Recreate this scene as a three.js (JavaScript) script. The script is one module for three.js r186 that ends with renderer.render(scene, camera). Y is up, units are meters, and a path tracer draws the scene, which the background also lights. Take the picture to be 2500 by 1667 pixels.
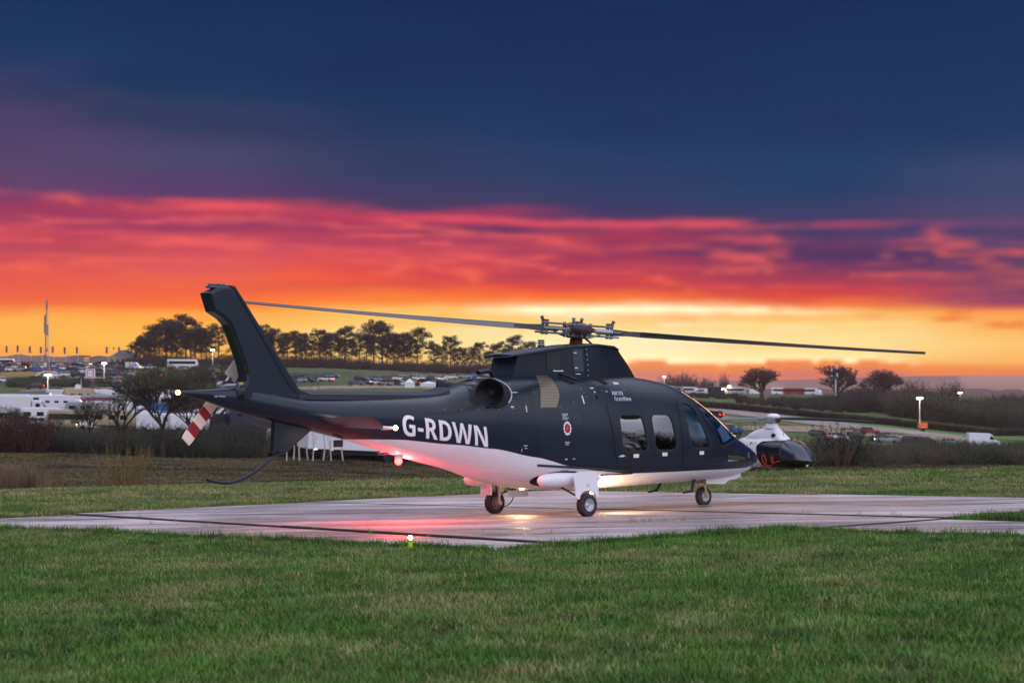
import * as THREE from 'three';
import { mergeGeometries, mergeVertices, toCreasedNormals } from 'three/addons/utils/BufferGeometryUtils.js';
import { RoundedBoxGeometry } from 'three/addons/geometries/RoundedBoxGeometry.js';
import { MarchingCubes } from 'three/addons/objects/MarchingCubes.js';

// ---------- camera, sky, sun, exposure ----------
const scene = new THREE.Scene();
const EYE = 1.57, F = 5900, HORIZON = 1005, SLOPE = 0.015, HAZE = 0.00008;            // lens in photograph pixels (2500 wide, 85 mm), eye height, fall of the pad
const camera = new THREE.PerspectiveCamera(2 * Math.atan(1667 / 2 / F) * 180 / Math.PI, 1024 / 682, 0.3, 20000);
camera.position.set(0, EYE, 0);
camera.rotation.x = Math.atan((HORIZON - 833.5) / F);
camera.focus = 36.5;
camera.userData.fStop = 4;
const renderer = new THREE.WebGLRenderer({ antialias: true });
renderer.toneMapping = THREE.LinearToneMapping;
renderer.toneMappingExposure = 1;
renderer.shadowMap.enabled = true;

const { clamp, lerp, smoothstep } = THREE.MathUtils;
function rng(seed) { let s = seed >>> 0; return () => { s = (s + 0x6d2b79f5) >>> 0; let t = Math.imul(s ^ (s >>> 15), 1 | s); t = (t + Math.imul(t ^ (t >>> 7), 61 | t)) ^ t; return ((t ^ (t >>> 14)) >>> 0) / 4294967296; }; }
function hash2(x, y) { let h = Math.imul(x | 0, 374761393) + Math.imul(y | 0, 668265263); h = Math.imul(h ^ (h >>> 13), 1274126177); return ((h ^ (h >>> 16)) >>> 0) / 4294967296; }
function noise2(x, y) {
  const ix = Math.floor(x), iy = Math.floor(y), u = x - ix, v = y - iy, s = u * u * (3 - 2 * u), t = v * v * (3 - 2 * v);
  return lerp(lerp(hash2(ix, iy), hash2(ix + 1, iy), s), lerp(hash2(ix, iy + 1), hash2(ix + 1, iy + 1), s), t);
}
function fbm(x, y, n = 4) { let a = 0.5, r = 0, t = 0; for (let i = 0; i < n; i++) { r += a * noise2(x, y); t += a; a *= 0.5; x = x * 2.03 + 17.3; y = y * 2.03 + 9.1; } return r / t; }
const lin = (hex) => new THREE.Color(hex);                            // sRGB to linear

// The sunset ahead, and the paler dusk sky behind the photographer that the cabin windows mirror.
const skyColumns = [0, 500, 1000, 1500, 2000, 2500].map((u, i) => ({ u, stops: [
  ['-500 #06375b', '0 #023459', '160 #12375d', '300 #40405f', '400 #574567', '465 #664268', '505 #a63e5f', '560 #b6415c', '620 #d55254', '680 #e65c4c', '735 #f16a41', '758 #fb9144', '782 #ffb450', '830 #ffb44c', '872 #fba64a', '905 #ee8f55'],
  ['-500 #05365b', '0 #013258', '160 #0f355c', '300 #3a3f60', '400 #4f4868', '475 #5c3f69', '500 #c44459', '540 #a13d62', '585 #c2475b', '640 #df5a58', '700 #f66840', '742 #ff7a34', '766 #ffaa49', '830 #ffc155', '880 #ffb24e', '905 #f0935a'],
  ['-500 #04345b', '0 #003057', '160 #09335b', '300 #2a3a5e', '400 #384163', '500 #4b3d63', '528 #c5405b', '560 #98385c', '605 #b8425b', '652 #d84b4e', '700 #f2563c', '738 #ff8436', '768 #ffc664', '830 #ffdf90', '880 #ffd07a', '905 #ee8d5c'],
  ['-500 #03335a', '0 #002f56', '160 #06325a', '300 #21375d', '400 #2f3e62', '480 #3d4064', '540 #4d3a65', '576 #a53b58', '620 #a23a58', '662 #b93f53', '704 #e84c3f', '727 #fd7a30', '752 #ffe2a4', '785 #ffd685', '835 #fff0b8', '878 #ffeeb0'],
  ['-500 #03335a', '0 #003056', '160 #06335a', '300 #1f375d', '450 #2e4265', '560 #493e66', '600 #7c3c60', '625 #6f3a60', '680 #a83f57', '728 #d8473f', '752 #f57a3c', '768 #ffbf5e', '800 #ffd888', '835 #ffe298', '876 #ffdc8c', '892 #f9954a'],
  ['-500 #05365c', '0 #02345b', '160 #08365c', '300 #243a5e', '450 #41486a', '560 #5a486e', '640 #694466', '700 #824464', '745 #964865', '757 #d9614f', '765 #fb9a50', '800 #ffb95e', '850 #ffc36c', '880 #ffb962', '905 #f59450', '925 #e27a5e'],
][i].map((t) => { const [v, c] = t.split(' '); return { v: +v, c: lin(c) }; }) }));
function columnColour(col, v, out) {
  const s = col.stops;
  if (v <= s[0].v) return out.copy(s[0].c);
  for (let i = 1; i < s.length; i++) if (v < s[i].v) { const t = (v - s[i - 1].v) / (s[i].v - s[i - 1].v); return out.lerpColors(s[i - 1].c, s[i].c, t * t * (3 - 2 * t)); }
  return out.copy(s[s.length - 1].c);
}
const cA = new THREE.Color(), cB = new THREE.Color(), cC = new THREE.Color(), cD = new THREE.Color();
const pinkHaze = lin('#d9796a'), purple = lin('#46375f'), crimson = lin('#e8505a'), white = lin('#fff3cf'), bank = lin('#f78d3d'), ember = lin('#f2622a');
const eastLow = new THREE.Color(0.85, 0.89, 1.12), eastMid = new THREE.Color(1.48, 1.5, 1.84), zenith = new THREE.Color(0.98, 1.02, 1.38);
function sunsetColour(u, v, out) {
  // streaks are long and level: warp the rows a little with slow noise, more between the cloud layers
  const k = clamp((v - 430) / 60, 0, 1) * clamp((860 - v) / 90, 0, 1), lower = clamp((v - 730) / 25, 0, 1);
  const warp = (fbm(u / 420 + 3, v / 120, 4) - 0.5) * 46 * k * (1 - 0.6 * lower) + (fbm(u / 130 + 40, v / 22, 3) - 0.5) * 15 * k;
  const vv = v + warp, f = clamp(u / 500, 0, 4.999), i = Math.floor(f), t = f - i;
  columnColour(skyColumns[i], vv, cA); columnColour(skyColumns[i + 1], vv, cB);
  out.lerpColors(cA, cB, t * t * (3 - 2 * t));
  // upper deck: broad soft lilac banks
  const up = clamp((480 - v) / 160, 0, 1);
  if (up > 0) { const b = fbm(u / 700 + 8, v / 190 + 2, 4); out.lerp(cC.setRGB(0.115, 0.062, 0.16), up * clamp((b - 0.48) * 2.4, 0, 0.5) * clamp((v - 60) / 260, 0, 1) * clamp(1.25 - u / 1500, 0.15, 1)); out.multiplyScalar(1 + 0.16 * (fbm(u / 260, v / 60, 3) - 0.5)); }
  // crimson streaks between dark purple ones: long, level, thin-edged
  const band = clamp((v - 470 - clamp(u - 400, 0, 1600) * 0.045) / 30, 0, 1) * clamp((752 - v) / 40, 0, 1);
  if (band > 0) {
    const bendy = 20 * (fbm(u / 300 + 3, v / 90, 3) - 0.5) + 9 * (fbm(u / 80, v / 30 + 6, 3) - 0.5), y = v - u * 0.022 + bendy, r = fbm(u / 700 + 5, y / 30, 3), right = clamp((u - 300) / 1500, 0, 1);
    out.lerp(purple, clamp((0.52 - r) * 6, 0, 1) * band * lerp(0.2, 0.72, right) * clamp((740 - v) / 130, 0.06, 1));
    cC.copy(crimson).lerp(ember, clamp((v - 600) / 110, 0, 1)).lerp(cD.set('#ff7d63'), 0.35);
    for (const [k, s0, wide, amt] of [[0, 36, 0.15, 1], [1, 24, 0.14, 0.8], [2, 60, 0.10, 0.9]]) {
      const ridge = Math.abs(2 * fbm(u / (1000 - 260 * k) + 11 + 30 * k, y / s0 + 7 * k, 3) - 1), here = clamp(3.2 * (fbm(u / 260 + 70 * k, y / 46 + 3, 3) - 0.38), 0, 1);
      out.lerp(cC, clamp(1 - ridge / wide, 0, 1) ** 1.2 * here * band * amt * clamp(1.5 - u / 2600, 0.45, 1));
    }
    // the torn edge where the deck ends: a bright crimson lip
    const lip = 478 + clamp(u / 1500, 0, 1) * 72 + 24 * (fbm(u / 170, 2.2, 3) - 0.5), q = (v - lip) / 9; out.lerp(cD.set('#ee5561'), Math.exp(-q * q) * clamp(2.2 * (fbm(u / 190 + 4, 8, 3) - 0.28), 0, 0.85) * clamp((2300 - u) / 500, 0.15, 1));
  }
  // bright gaps low down
  const low = clamp((v - 740) / 12, 0, 1) * clamp((870 - v) / 20, 0, 1);
  if (low > 0) {
    const g = fbm(u / 240 + 60, v / 11, 4), near = Math.exp(-(((u - 1620) / 520) ** 2));
    out.lerp(white, low * clamp((g - 0.6) * 5, 0, 0.6) * near);
    out.lerp(cC.set('#ff9c3c'), low * clamp((0.42 - g) * 4, 0, 0.45) * clamp(1 - (v - 745) / 70, 0, 1));
  }
  const edge = 757 + 9 * (fbm(u / 90, 4.4, 3) - 0.5) + (u > 1700 ? (u - 1700) * 0.02 : 0), rim = Math.exp(-(((v - edge) / 7.5) ** 2)) * clamp((u - 1120) / 180, 0, 1) * clamp((2130 - u) / 330, 0, 1);
  out.lerp(cC.setRGB(1.35, 1.16, 0.8), rim * clamp(0.35 + 1.1 * fbm(u / 50, 9, 3), 0, 1) * 0.9);
  for (const [x, y, a, b, q] of [[2312, 781, 58, 8, 0.75], [2420, 797, 70, 10, 0.7], [2490, 801, 60, 12, 0.7], [2120, 774, 40, 5, 0.4], [1600, 775, 230, 14, 0.24], [1850, 845, 260, 6, 0.2]]) {
    const d = ((u - x) / a) ** 2 + ((v - y) / b) ** 2 + 1.4 * (fbm(u / 26 + x, v / 9, 3) - 0.5);
    out.lerp(ember, q * clamp(1.1 - d, 0, 1));
  }
  // the bank of cloud on the horizon, rimmed with light
  const mound = (x) => 897 - clamp((x - 1350) / 120, 0, 1) * clamp((2230 - x) / 120, 0, 1) * 34 * Math.pow(fbm(x / 80 + 2, 1.7, 3), 1.5) - (x > 2230 ? 0 : 2) - 6 * fbm(x / 300, 5, 2) + clamp((1300 - x) / 300, 0, 1) * 26;
  const m = mound(u), hazy = clamp((v - m) / 3, 0, 1), glow = Math.exp(-Math.max(0, m - v) / 9) * (1 - hazy) * clamp((u - 1430) / 120, 0, 1) * clamp((2260 - u) / 160, 0, 1);
  out.lerp(cC.setRGB(1.4, 1.1, 0.65), glow * 0.85);
  cC.copy(bank).lerp(pinkHaze, clamp((v - m - 8) / 26, 0, 1));
  out.lerp(cC, hazy * 0.95);
  return out;
}
function makeSky() {
  const W = 4096, H = 2048, data = new Float32Array(W * H * 4), c = new THREE.Color(), e = new THREE.Color();
  const az = new Float32Array(W);
  for (let x = 0; x < W; x++) az[x] = ((x + 0.5) / W - 0.5) * 2 * Math.PI;              // direction (cos, -, sin): the view is at -pi/2
  for (let y = 0; y < H; y++) {
    const el = ((y + 0.5) / H - 0.5) * Math.PI;
    for (let x = 0; x < W; x++) {
      let a = az[x] + Math.PI / 2; if (a > Math.PI) a -= 2 * Math.PI;
      const u = 1250 + F * a, v = HORIZON - F * Math.tan(Math.max(el, 0)), q = (y * W + x) * 4;
      const away = Math.abs(a);
      if (el < -0.02) c.setRGB(0.2, 0.16, 0.16);
      else {
        // the dark deck ahead ends overhead; the right-hand and rear sky, which the cabin windows mirror, is open and pale
        const right = (a * 180 / Math.PI + 360) % 360, open = smoothstep(right, 62, 100) * (1 - smoothstep(right, 195, 232)), rise = smoothstep(el, 0.36, 0.8), m = Math.max(open * smoothstep(away, 0.5, 1.2), rise);
        if (m < 1) {
          if (away < 0.5 && el < 0.2) sunsetColour(clamp(u, -600, 3100), v, c); else sunsetColour(clamp(u, -600, 3100), Math.max(v, -500), c);
          const far = smoothstep(away, 0.6, 1.8) * (1 - smoothstep(el, 0.09, 0.17));
          if (far > 0) c.lerp(cC.setRGB(0.10, 0.085, 0.15), far);
        }
        if (m > 0) {
          e.lerpColors(eastLow, eastMid, smoothstep(el, 0.0, 0.3)).lerp(zenith, smoothstep(el, 0.5, 1.3));
          const n = fbm(a * 3 + 20, el * 26 + 2 * fbm(a * 3, el * 9, 2), 4); e.multiplyScalar(lerp(0.55 + 0.9 * n, 1, rise));
          c.lerp(e, m);
        }
      }
      if (el > -0.02 && el < 0.5) { // the haze that the scene builds adds its own glow in front of the sky: leave that share out here
        const T = Math.exp(-HAZE * Math.min(3600, 64 / Math.max(Math.sin(el), 1e-3))); c.setRGB(Math.max(0, (c.r - 0.50 * (1 - T)) / T), Math.max(0, (c.g - 0.25 * (1 - T)) / T), Math.max(0, (c.b - 0.22 * (1 - T)) / T));
      }
      data[q] = c.r; data[q + 1] = c.g; data[q + 2] = c.b; data[q + 3] = 1;
    }
  }
  const t = new THREE.DataTexture(data, W, H, THREE.RGBAFormat, THREE.FloatType);
  t.mapping = THREE.EquirectangularReflectionMapping; t.magFilter = THREE.LinearFilter; t.needsUpdate = true;
  return t;
}
scene.background = makeSky();
scene.environment = scene.background;
scene.backgroundIntensity = 1; scene.environmentIntensity = 1;
const sun = new THREE.DirectionalLight(0xffb070, 0.5);               // low behind the cloud bank, ahead and to the right
sun.position.set(200 * (1620 - 1250) / F * 4, 14, -800); sun.target.position.set(0, 0, -36);
sun.castShadow = true; sun.shadow.radius = 26; sun.shadow.mapSize.set(2048, 2048);
Object.assign(sun.shadow.camera, { left: -30, right: 30, top: 30, bottom: -30, far: 2000 });
scene.add(sun, sun.target);

// ---------- helpers ----------
const taken = {};
function numbered(name) { const n = taken[name] = (taken[name] ?? -1) + 1; return n ? name + '_' + String(n).padStart(3, '0') : name; }
function tag(o, label, category, group, kind) { if (label) o.userData.label = label; if (category) o.userData.category = category; if (group) o.userData.group = group; if (kind) o.userData.kind = kind; return o; }
function thing(name, label, category, group) { const o = new THREE.Group(); o.name = numbered(name); tag(o, label, category, group); scene.add(o); return o; }
function part(parent, name, geometry, material, label) {
  if (Array.isArray(geometry) && geometry.length > 1) { const all = geometry.map((g) => part(parent, name, g, material, label)); return all[0]; } // several pieces: a part each
  const m = new THREE.Mesh(Array.isArray(geometry) ? geometry[0] : geometry, material); m.name = name; m.castShadow = m.receiveShadow = true;
  if (label) m.userData.label = label;
  parent.add(m); return m;
}
function merge(list) {
  const same = list.map((g) => { let q = g.index ? g.toNonIndexed() : g; for (const k of Object.keys(q.attributes)) if (!['position', 'normal', 'uv'].includes(k)) q.deleteAttribute(k); if (!q.attributes.normal) q.computeVertexNormals(); if (!q.attributes.uv) q.setAttribute('uv', new THREE.BufferAttribute(new Float32Array(q.attributes.position.count * 2), 2)); return q; });
  return same.length === 1 ? same[0] : mergeGeometries(same);
}
const V = (x, y, z) => new THREE.Vector3(x, y, z);
function mat(color, roughness = 0.6, extra = {}) {
  const { metal, ...rest } = extra;
  return new THREE.MeshPhysicalMaterial({ color: typeof color === 'string' ? lin(color) : color, roughness, metalness: metal ?? 0, ...rest });
}
function move(g, x = 0, y = 0, z = 0, rx = 0, ry = 0, rz = 0) { if (rx) g.rotateX(rx); if (ry) g.rotateY(ry); if (rz) g.rotateZ(rz); return g.translate(x, y, z); }
const box = (w, h, d, x, y, z, r = 0, rx = 0, ry = 0, rz = 0) => move(r ? new RoundedBoxGeometry(w, h, d, 2, r) : new THREE.BoxGeometry(w, h, d), x, y, z, rx, ry, rz);
function rod(a, b, r0, r1 = r0, n = 8) {                              // a tapered bar from a to b
  const d = b.clone().sub(a), g = new THREE.CylinderGeometry(r1, r0, d.length(), n, 1);
  g.applyQuaternion(new THREE.Quaternion().setFromUnitVectors(V(0, 1, 0), d.normalize()));
  return g.translate((a.x + b.x) / 2, (a.y + b.y) / 2, (a.z + b.z) / 2);
}
const pipe = (pts, r, n = 24, m = 8) => new THREE.TubeGeometry(new THREE.CatmullRomCurve3(pts), n, r, m, false);
function canvasTexture(w, h, draw, srgb = true) { const c = document.createElement('canvas'); c.width = w; c.height = h; draw(c.getContext('2d'), w, h); const t = new THREE.CanvasTexture(c); if (srgb) t.colorSpace = THREE.SRGBColorSpace; t.wrapS = t.wrapT = THREE.RepeatWrapping; return t; }
function noiseTexture(size, f, srgb = true) {                          // f(u, v) -> [r, g, b] in 0..1 on a tile
  const d = new Uint8Array(size * size * 4);
  for (let y = 0; y < size; y++) for (let x = 0; x < size; x++) { const c = f(x / size, y / size), q = (y * size + x) * 4; for (let k = 0; k < 3; k++) d[q + k] = clamp(c[k], 0, 1) * 255; d[q + 3] = 255; }
  const t = new THREE.DataTexture(d, size, size); t.wrapS = t.wrapT = THREE.RepeatWrapping; t.magFilter = THREE.LinearFilter; if (srgb) t.colorSpace = THREE.SRGBColorSpace; t.needsUpdate = true; return t;
}
function tileFbm(u, v, fx, fy, n = 4, seed = 0) {                      // noise that repeats at 1
  let a = 0.5, r = 0, t = 0;
  for (let i = 0; i < n; i++) {
    const X = u * fx, Y = v * fy, ix = Math.floor(X), iy = Math.floor(Y), p = X - ix, q = Y - iy, s = p * p * (3 - 2 * p), w = q * q * (3 - 2 * q), h = (m, k) => hash2((m % fx) + seed * 71 + i * 131, (k % fy) + seed * 37);
    r += a * lerp(lerp(h(ix, iy), h(ix + 1, iy), s), lerp(h(ix, iy + 1), h(ix + 1, iy + 1), s), w); t += a; a *= 0.5; fx *= 2; fy *= 2;
  }
  return r / t;
}

// ---------- the land ----------
const bearingOf = (x, z) => 1250 + F * x / -z;                        // where a place lies across the view
const landColumns = [-300, 700, 1250, 1700, 2100, 2500];
const landRows = [
  [75, -0.95, -0.8, -0.7, -0.6, -0.55, -0.5], [95, -1.7, -2.0, -2.2, -2.1, -2.1, -2.0], [150, -2.0, -2.5, -2.9, -2.3, -2.4, -2.3], [210, -1.75, -2.5, -3.2, -2.4, -2.4, -2.3],
  [300, -1.3, -1.6, -2.2, -2.0, -3.2, -3.3], [350, -0.3, -0.4, -1.0, -1.4, -3.8, -4.1], [450, 2.7, 2.7, 1.6, -1.1, -4.2, -4.9], [555, 5.4, 5.4, 4.2, 0.6, -3.3, -5.2], [640, 8.0, 8.0, 6.6, 3.0, -0.6, -4.4],
  [700, 10.4, 10.4, 9.0, 4.6, 1.4, -2.6], [850, 16.6, 16.4, 14.0, 7.6, 5.6, 2.6], [1000, 21.0, 21.0, 18.0, 9.0, 8.3, 6.6], [1150, 22.4, 22.2, 19.0, 9.6, 9.0, 7.6], [1500, 17.0, 16.0, 13.0, 7.0, 6.0, 5.0], [2300, 12.0, 12.0, 10.0, 4.0, 3.0, 2.0], [20000, 0, 0, 0, 0, 0, 0],
];
function across(row, b) { const c = landColumns; if (b <= c[0]) return row[1]; for (let i = 1; i < c.length; i++) if (b < c[i]) return lerp(row[i], row[i + 1], smoothstep(b, c[i - 1], c[i])); return row[6]; }
// pad axes: p runs towards the near right, q towards the far right
const padOrigin = V(0, 0, -28), padAt = (p, q) => { const x = 0.7 * p + 0.714 * q, z = -28 + 0.714 * p - 0.7 * q; return V(x, SLOPE * x, z); };
const padOf = (x, z) => [x * 0.7 + (z + 28) * 0.714, x * 0.714 - (z + 28) * 0.7];
function onPad(x, z, grow = 0) { const [p, q] = padOf(x, z); return (p > -13.7 - grow && p < 0.25 + grow && q > -0.45 - grow && q < 14.6 + grow) || (p >= 0 && p < 9 && q > 4.75 - grow && q < 8.25 + grow); }

function land(x, z) {
  const d = Math.hypot(x, z), plane = SLOPE * clamp(x, -40, 40);
  const ahead = -z > 1, b = ahead ? clamp(bearingOf(x, z), -300, 2500) : 1250, brow = 58 + (b - 1250) / 1250 * 3.6;
  if (d < brow || !ahead) return plane - (onPad(x, z, -0.15) ? 0.13 : 0.035) + 0.03 * (noise2(x * 0.7, z * 0.7) - 0.5);
  let h = across(landRows[landRows.length - 1], b);
  if (d < landRows[0][0]) h = lerp(plane - 0.03, across(landRows[0], b), smoothstep(d, brow - 4, landRows[0][0] + 4) ** 1.0);
  else for (let i = 1; i < landRows.length; i++) if (d < landRows[i][0]) {
    const t = (d - landRows[i - 1][0]) / (landRows[i][0] - landRows[i - 1][0]), p0 = across(landRows[Math.max(i - 2, 0)], b), p1 = across(landRows[i - 1], b), p2 = across(landRows[i], b), p3 = across(landRows[Math.min(i + 1, landRows.length - 1)], b);
    h = i > 12 ? lerp(p1, p2, t) : lerp(lerp(p1, p2, t), 0.5 * (2 * p1 + (p2 - p0) * t + (2 * p0 - 5 * p1 + 4 * p2 - p3) * t * t + (3 * p1 - p0 - 3 * p2 + p3) * t * t * t), 0.3);
    break;
  }
  return h + 0.25 * (fbm(x / 9, z / 9, 2) - 0.5) * smoothstep(d, 66, 110);
}
// a place on the land below photograph column px at distance d
const spot = (px, d) => { const x = (px - 1250) / F * d; return V(x, land(x, -d), -d); };
// the first ground seen along the sight line through a pixel, beyond the plateau unless near
function ground(px, py, from = 70) {
  for (let d = from; d < 1300; d *= 1.004) { const x = (px - 1250) / F * d; if (EYE + (HORIZON - py) / F * d <= land(x, -d)) return V(x, land(x, -d), -d); }
  return spot(px, 1100);
}
const onPlane = (px, py) => { const x = (px - 1250) / F, y = (HORIZON - py) / F, t = EYE / (SLOPE * x - y); return V(x * t, SLOPE * x * t, -t); };

const grassTile = noiseTexture(512, (u, v) => {
  const a = tileFbm(u, v, 64, 64, 3, 1), b = tileFbm(u, v, 6, 6, 4, 2), c = tileFbm(u, v, 24, 24, 3, 3), k = 0.55 + 0.5 * a + 0.3 * (c - 0.5);
  const dry = clamp((b - 0.5) * 3 + (c - 0.5) * 1.6 + 0.25, 0, 1);
  return [k * lerp(0.70, 1.08, dry), k * lerp(0.84, 0.93, dry), k * lerp(0.62, 0.66, dry)];
});
const grassBump = noiseTexture(512, (u, v) => { const k = 0.6 * tileFbm(u, v, 128, 128, 2, 5) + 0.4 * tileFbm(u, v, 20, 20, 3, 6); return [k, k, k]; }, false);
const green = lin('#4e6b31'), straw = lin('#8d8250'), field = lin('#5f5436'), fieldDark = lin('#3b3322'), lush = lin('#4d7532'), hillGreen = lin('#48653a');
function landColour(x, z, out) {
  const d = Math.hypot(x, z), b = -z > 1 ? bearingOf(x, z) : 1250, n = fbm(x / 2.6 + 50, z / 2.6, 4), m = fbm(x / 14 + 5, z / 30, 3);
  out.copy(green).lerp(straw, clamp((n - 0.45) * (d < 40 ? 1.1 : 2) + (d > 44 && d < 85 ? 0.3 : 0), 0, 0.8));
  if (d > 66) {
    const t = smoothstep(d, 66, 84);
    cA.copy(field).lerp(fieldDark, clamp((fbm(x / 15 + 3, z / 5, 4) - 0.42) * 4, 0, 1)).lerp(straw, clamp((m - 0.55) * 2, 0, 0.4));
    if (d > 225) cA.lerp(cB.copy(hillGreen).lerp(straw, clamp((m - 0.4) * 1.6, 0, 0.6)), smoothstep(d, 225, 300));
    if (b > 1500) cA.lerp(cB.copy(lush).lerp(straw, clamp((m - 0.5) * 2, 0, 0.35)), smoothstep(d, 250, 330) * smoothstep(b, 1400, 1650));
    out.lerp(cA, t);
  }
  return out;
}
{
  const columns = [], rows = [];
  for (let a = -180; a < 180;) { columns.push(a * Math.PI / 180); a += Math.abs(a) < 14 ? 0.09 : Math.abs(a) < 20 ? 0.5 : 5; }
  for (let r = 0.4; r < 9000;) { rows.push(r); r += r < 12 ? 0.8 : r < 72 ? 0.35 : r < 260 ? 2.2 : r < 1200 ? 6 : r * 0.08; }
  const n = columns.length, pos = [], uv = [], col = [], idx = [], c = new THREE.Color();
  for (const r of rows) for (const a of columns) { const x = Math.sin(a) * r, z = -Math.cos(a) * r; pos.push(x, land(x, z), z); uv.push(x, z); landColour(x, z, c); col.push(c.r, c.g, c.b); }
  for (let i = 0; i + 1 < rows.length; i++) for (let j = 0; j < n; j++) { const p = i * n + j, q = i * n + (j + 1) % n; idx.push(p, q, p + n, q, q + n, p + n); }
  const cut = rows.findIndex((r) => r > 71), sheet = (from, to, k, turn, name, label, bump) => {
    const g = new THREE.BufferGeometry(), u = uv.map((_, i) => (i % 2 ? uv[i] * Math.cos(turn) + uv[i - 1] * Math.sin(turn) : uv[i] * Math.cos(turn) - uv[i + 1] * Math.sin(turn)) * k);
    g.setAttribute('position', new THREE.Float32BufferAttribute(pos, 3)); g.setAttribute('uv', new THREE.Float32BufferAttribute(u, 2)); g.setAttribute('color', new THREE.Float32BufferAttribute(col, 3)); g.setIndex(idx); g.computeVertexNormals();
    g.setIndex(idx.slice(from * n * 6, to * n * 6));
    const o = new THREE.Mesh(g, mat('#ffffff', 0.95, { vertexColors: true, map: grassTile, bumpMap: grassBump, bumpScale: bump })); o.name = name; o.receiveShadow = true; tag(o, label, 'ground', null, 'structure'); scene.add(o);
  };
  sheet(0, cut, 1 / 3.1, 0.3, 'lawn', 'short green and straw coloured lawn around the concrete landing pad', 0.03);
  sheet(cut, rows.length - 1, 1 / 41, 0.55, 'hillside', 'dry brown hollow and grassy hillside rising behind the lawn', 0.25);
}

// ---------- the concrete pad, slab by slab ----------
const padPlace = new THREE.Matrix4().makeBasis(V(0.7, SLOPE * 0.7, 0.714), V(-SLOPE, 1, 0), V(-0.714, -SLOPE * 0.714, 0.7)).setPosition(0, 0, -28);
const concreteTile = noiseTexture(1024, (u, v) => {
  const s = tileFbm(u, v, 5, 40, 4, 21), b = tileFbm(u, v, 5, 5, 5, 22), f = tileFbm(u, v, 160, 160, 2, 23), w = tileFbm(u, v, 3, 14, 4, 24);
  let k = 0.80 + 0.20 * (f - 0.5) + 0.42 * (s - 0.5) + 0.45 * (b - 0.5); const stain = clamp((w - 0.55) * 5, 0, 1);
  k *= 1 - 0.40 * stain; const pit = hash2(u * 1024, v * 1024) > 0.996 ? 0.6 : 1;
  return [k * pit * 1.0, k * pit * 0.97, k * pit * (0.965 - 0.05 * stain)];
});
const concreteRough = noiseTexture(512, (u, v) => { const w = tileFbm(u, v, 3, 14, 4, 24), s = tileFbm(u, v, 9, 60, 3, 26), k = clamp(0.80 - 0.75 * clamp((w - 0.52) * 2.4, 0, 0.45) + 0.25 * (s - 0.5), 0.38, 0.95); return [k, k, k]; }, false);
const concreteBump = noiseTexture(512, (u, v) => { const k = 0.5 * tileFbm(u, v, 6, 70, 3, 27) + 0.5 * tileFbm(u, v, 120, 120, 2, 28); return [k, k, k]; }, false);
for (const t of [concreteTile, concreteRough, concreteBump]) { t.repeat.set(1 / 7, 1 / 7); t.rotation = Math.PI / 4; }
const pad = new THREE.Group(); pad.name = 'helicopter_pad'; tag(pad, 'weathered pale concrete landing pad of large slabs with dark open joints', 'pad', null, 'structure'); scene.add(pad);
padPlace.decompose(pad.position, pad.quaternion, pad.scale); pad.scale.set(1, 1, 1);
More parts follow.
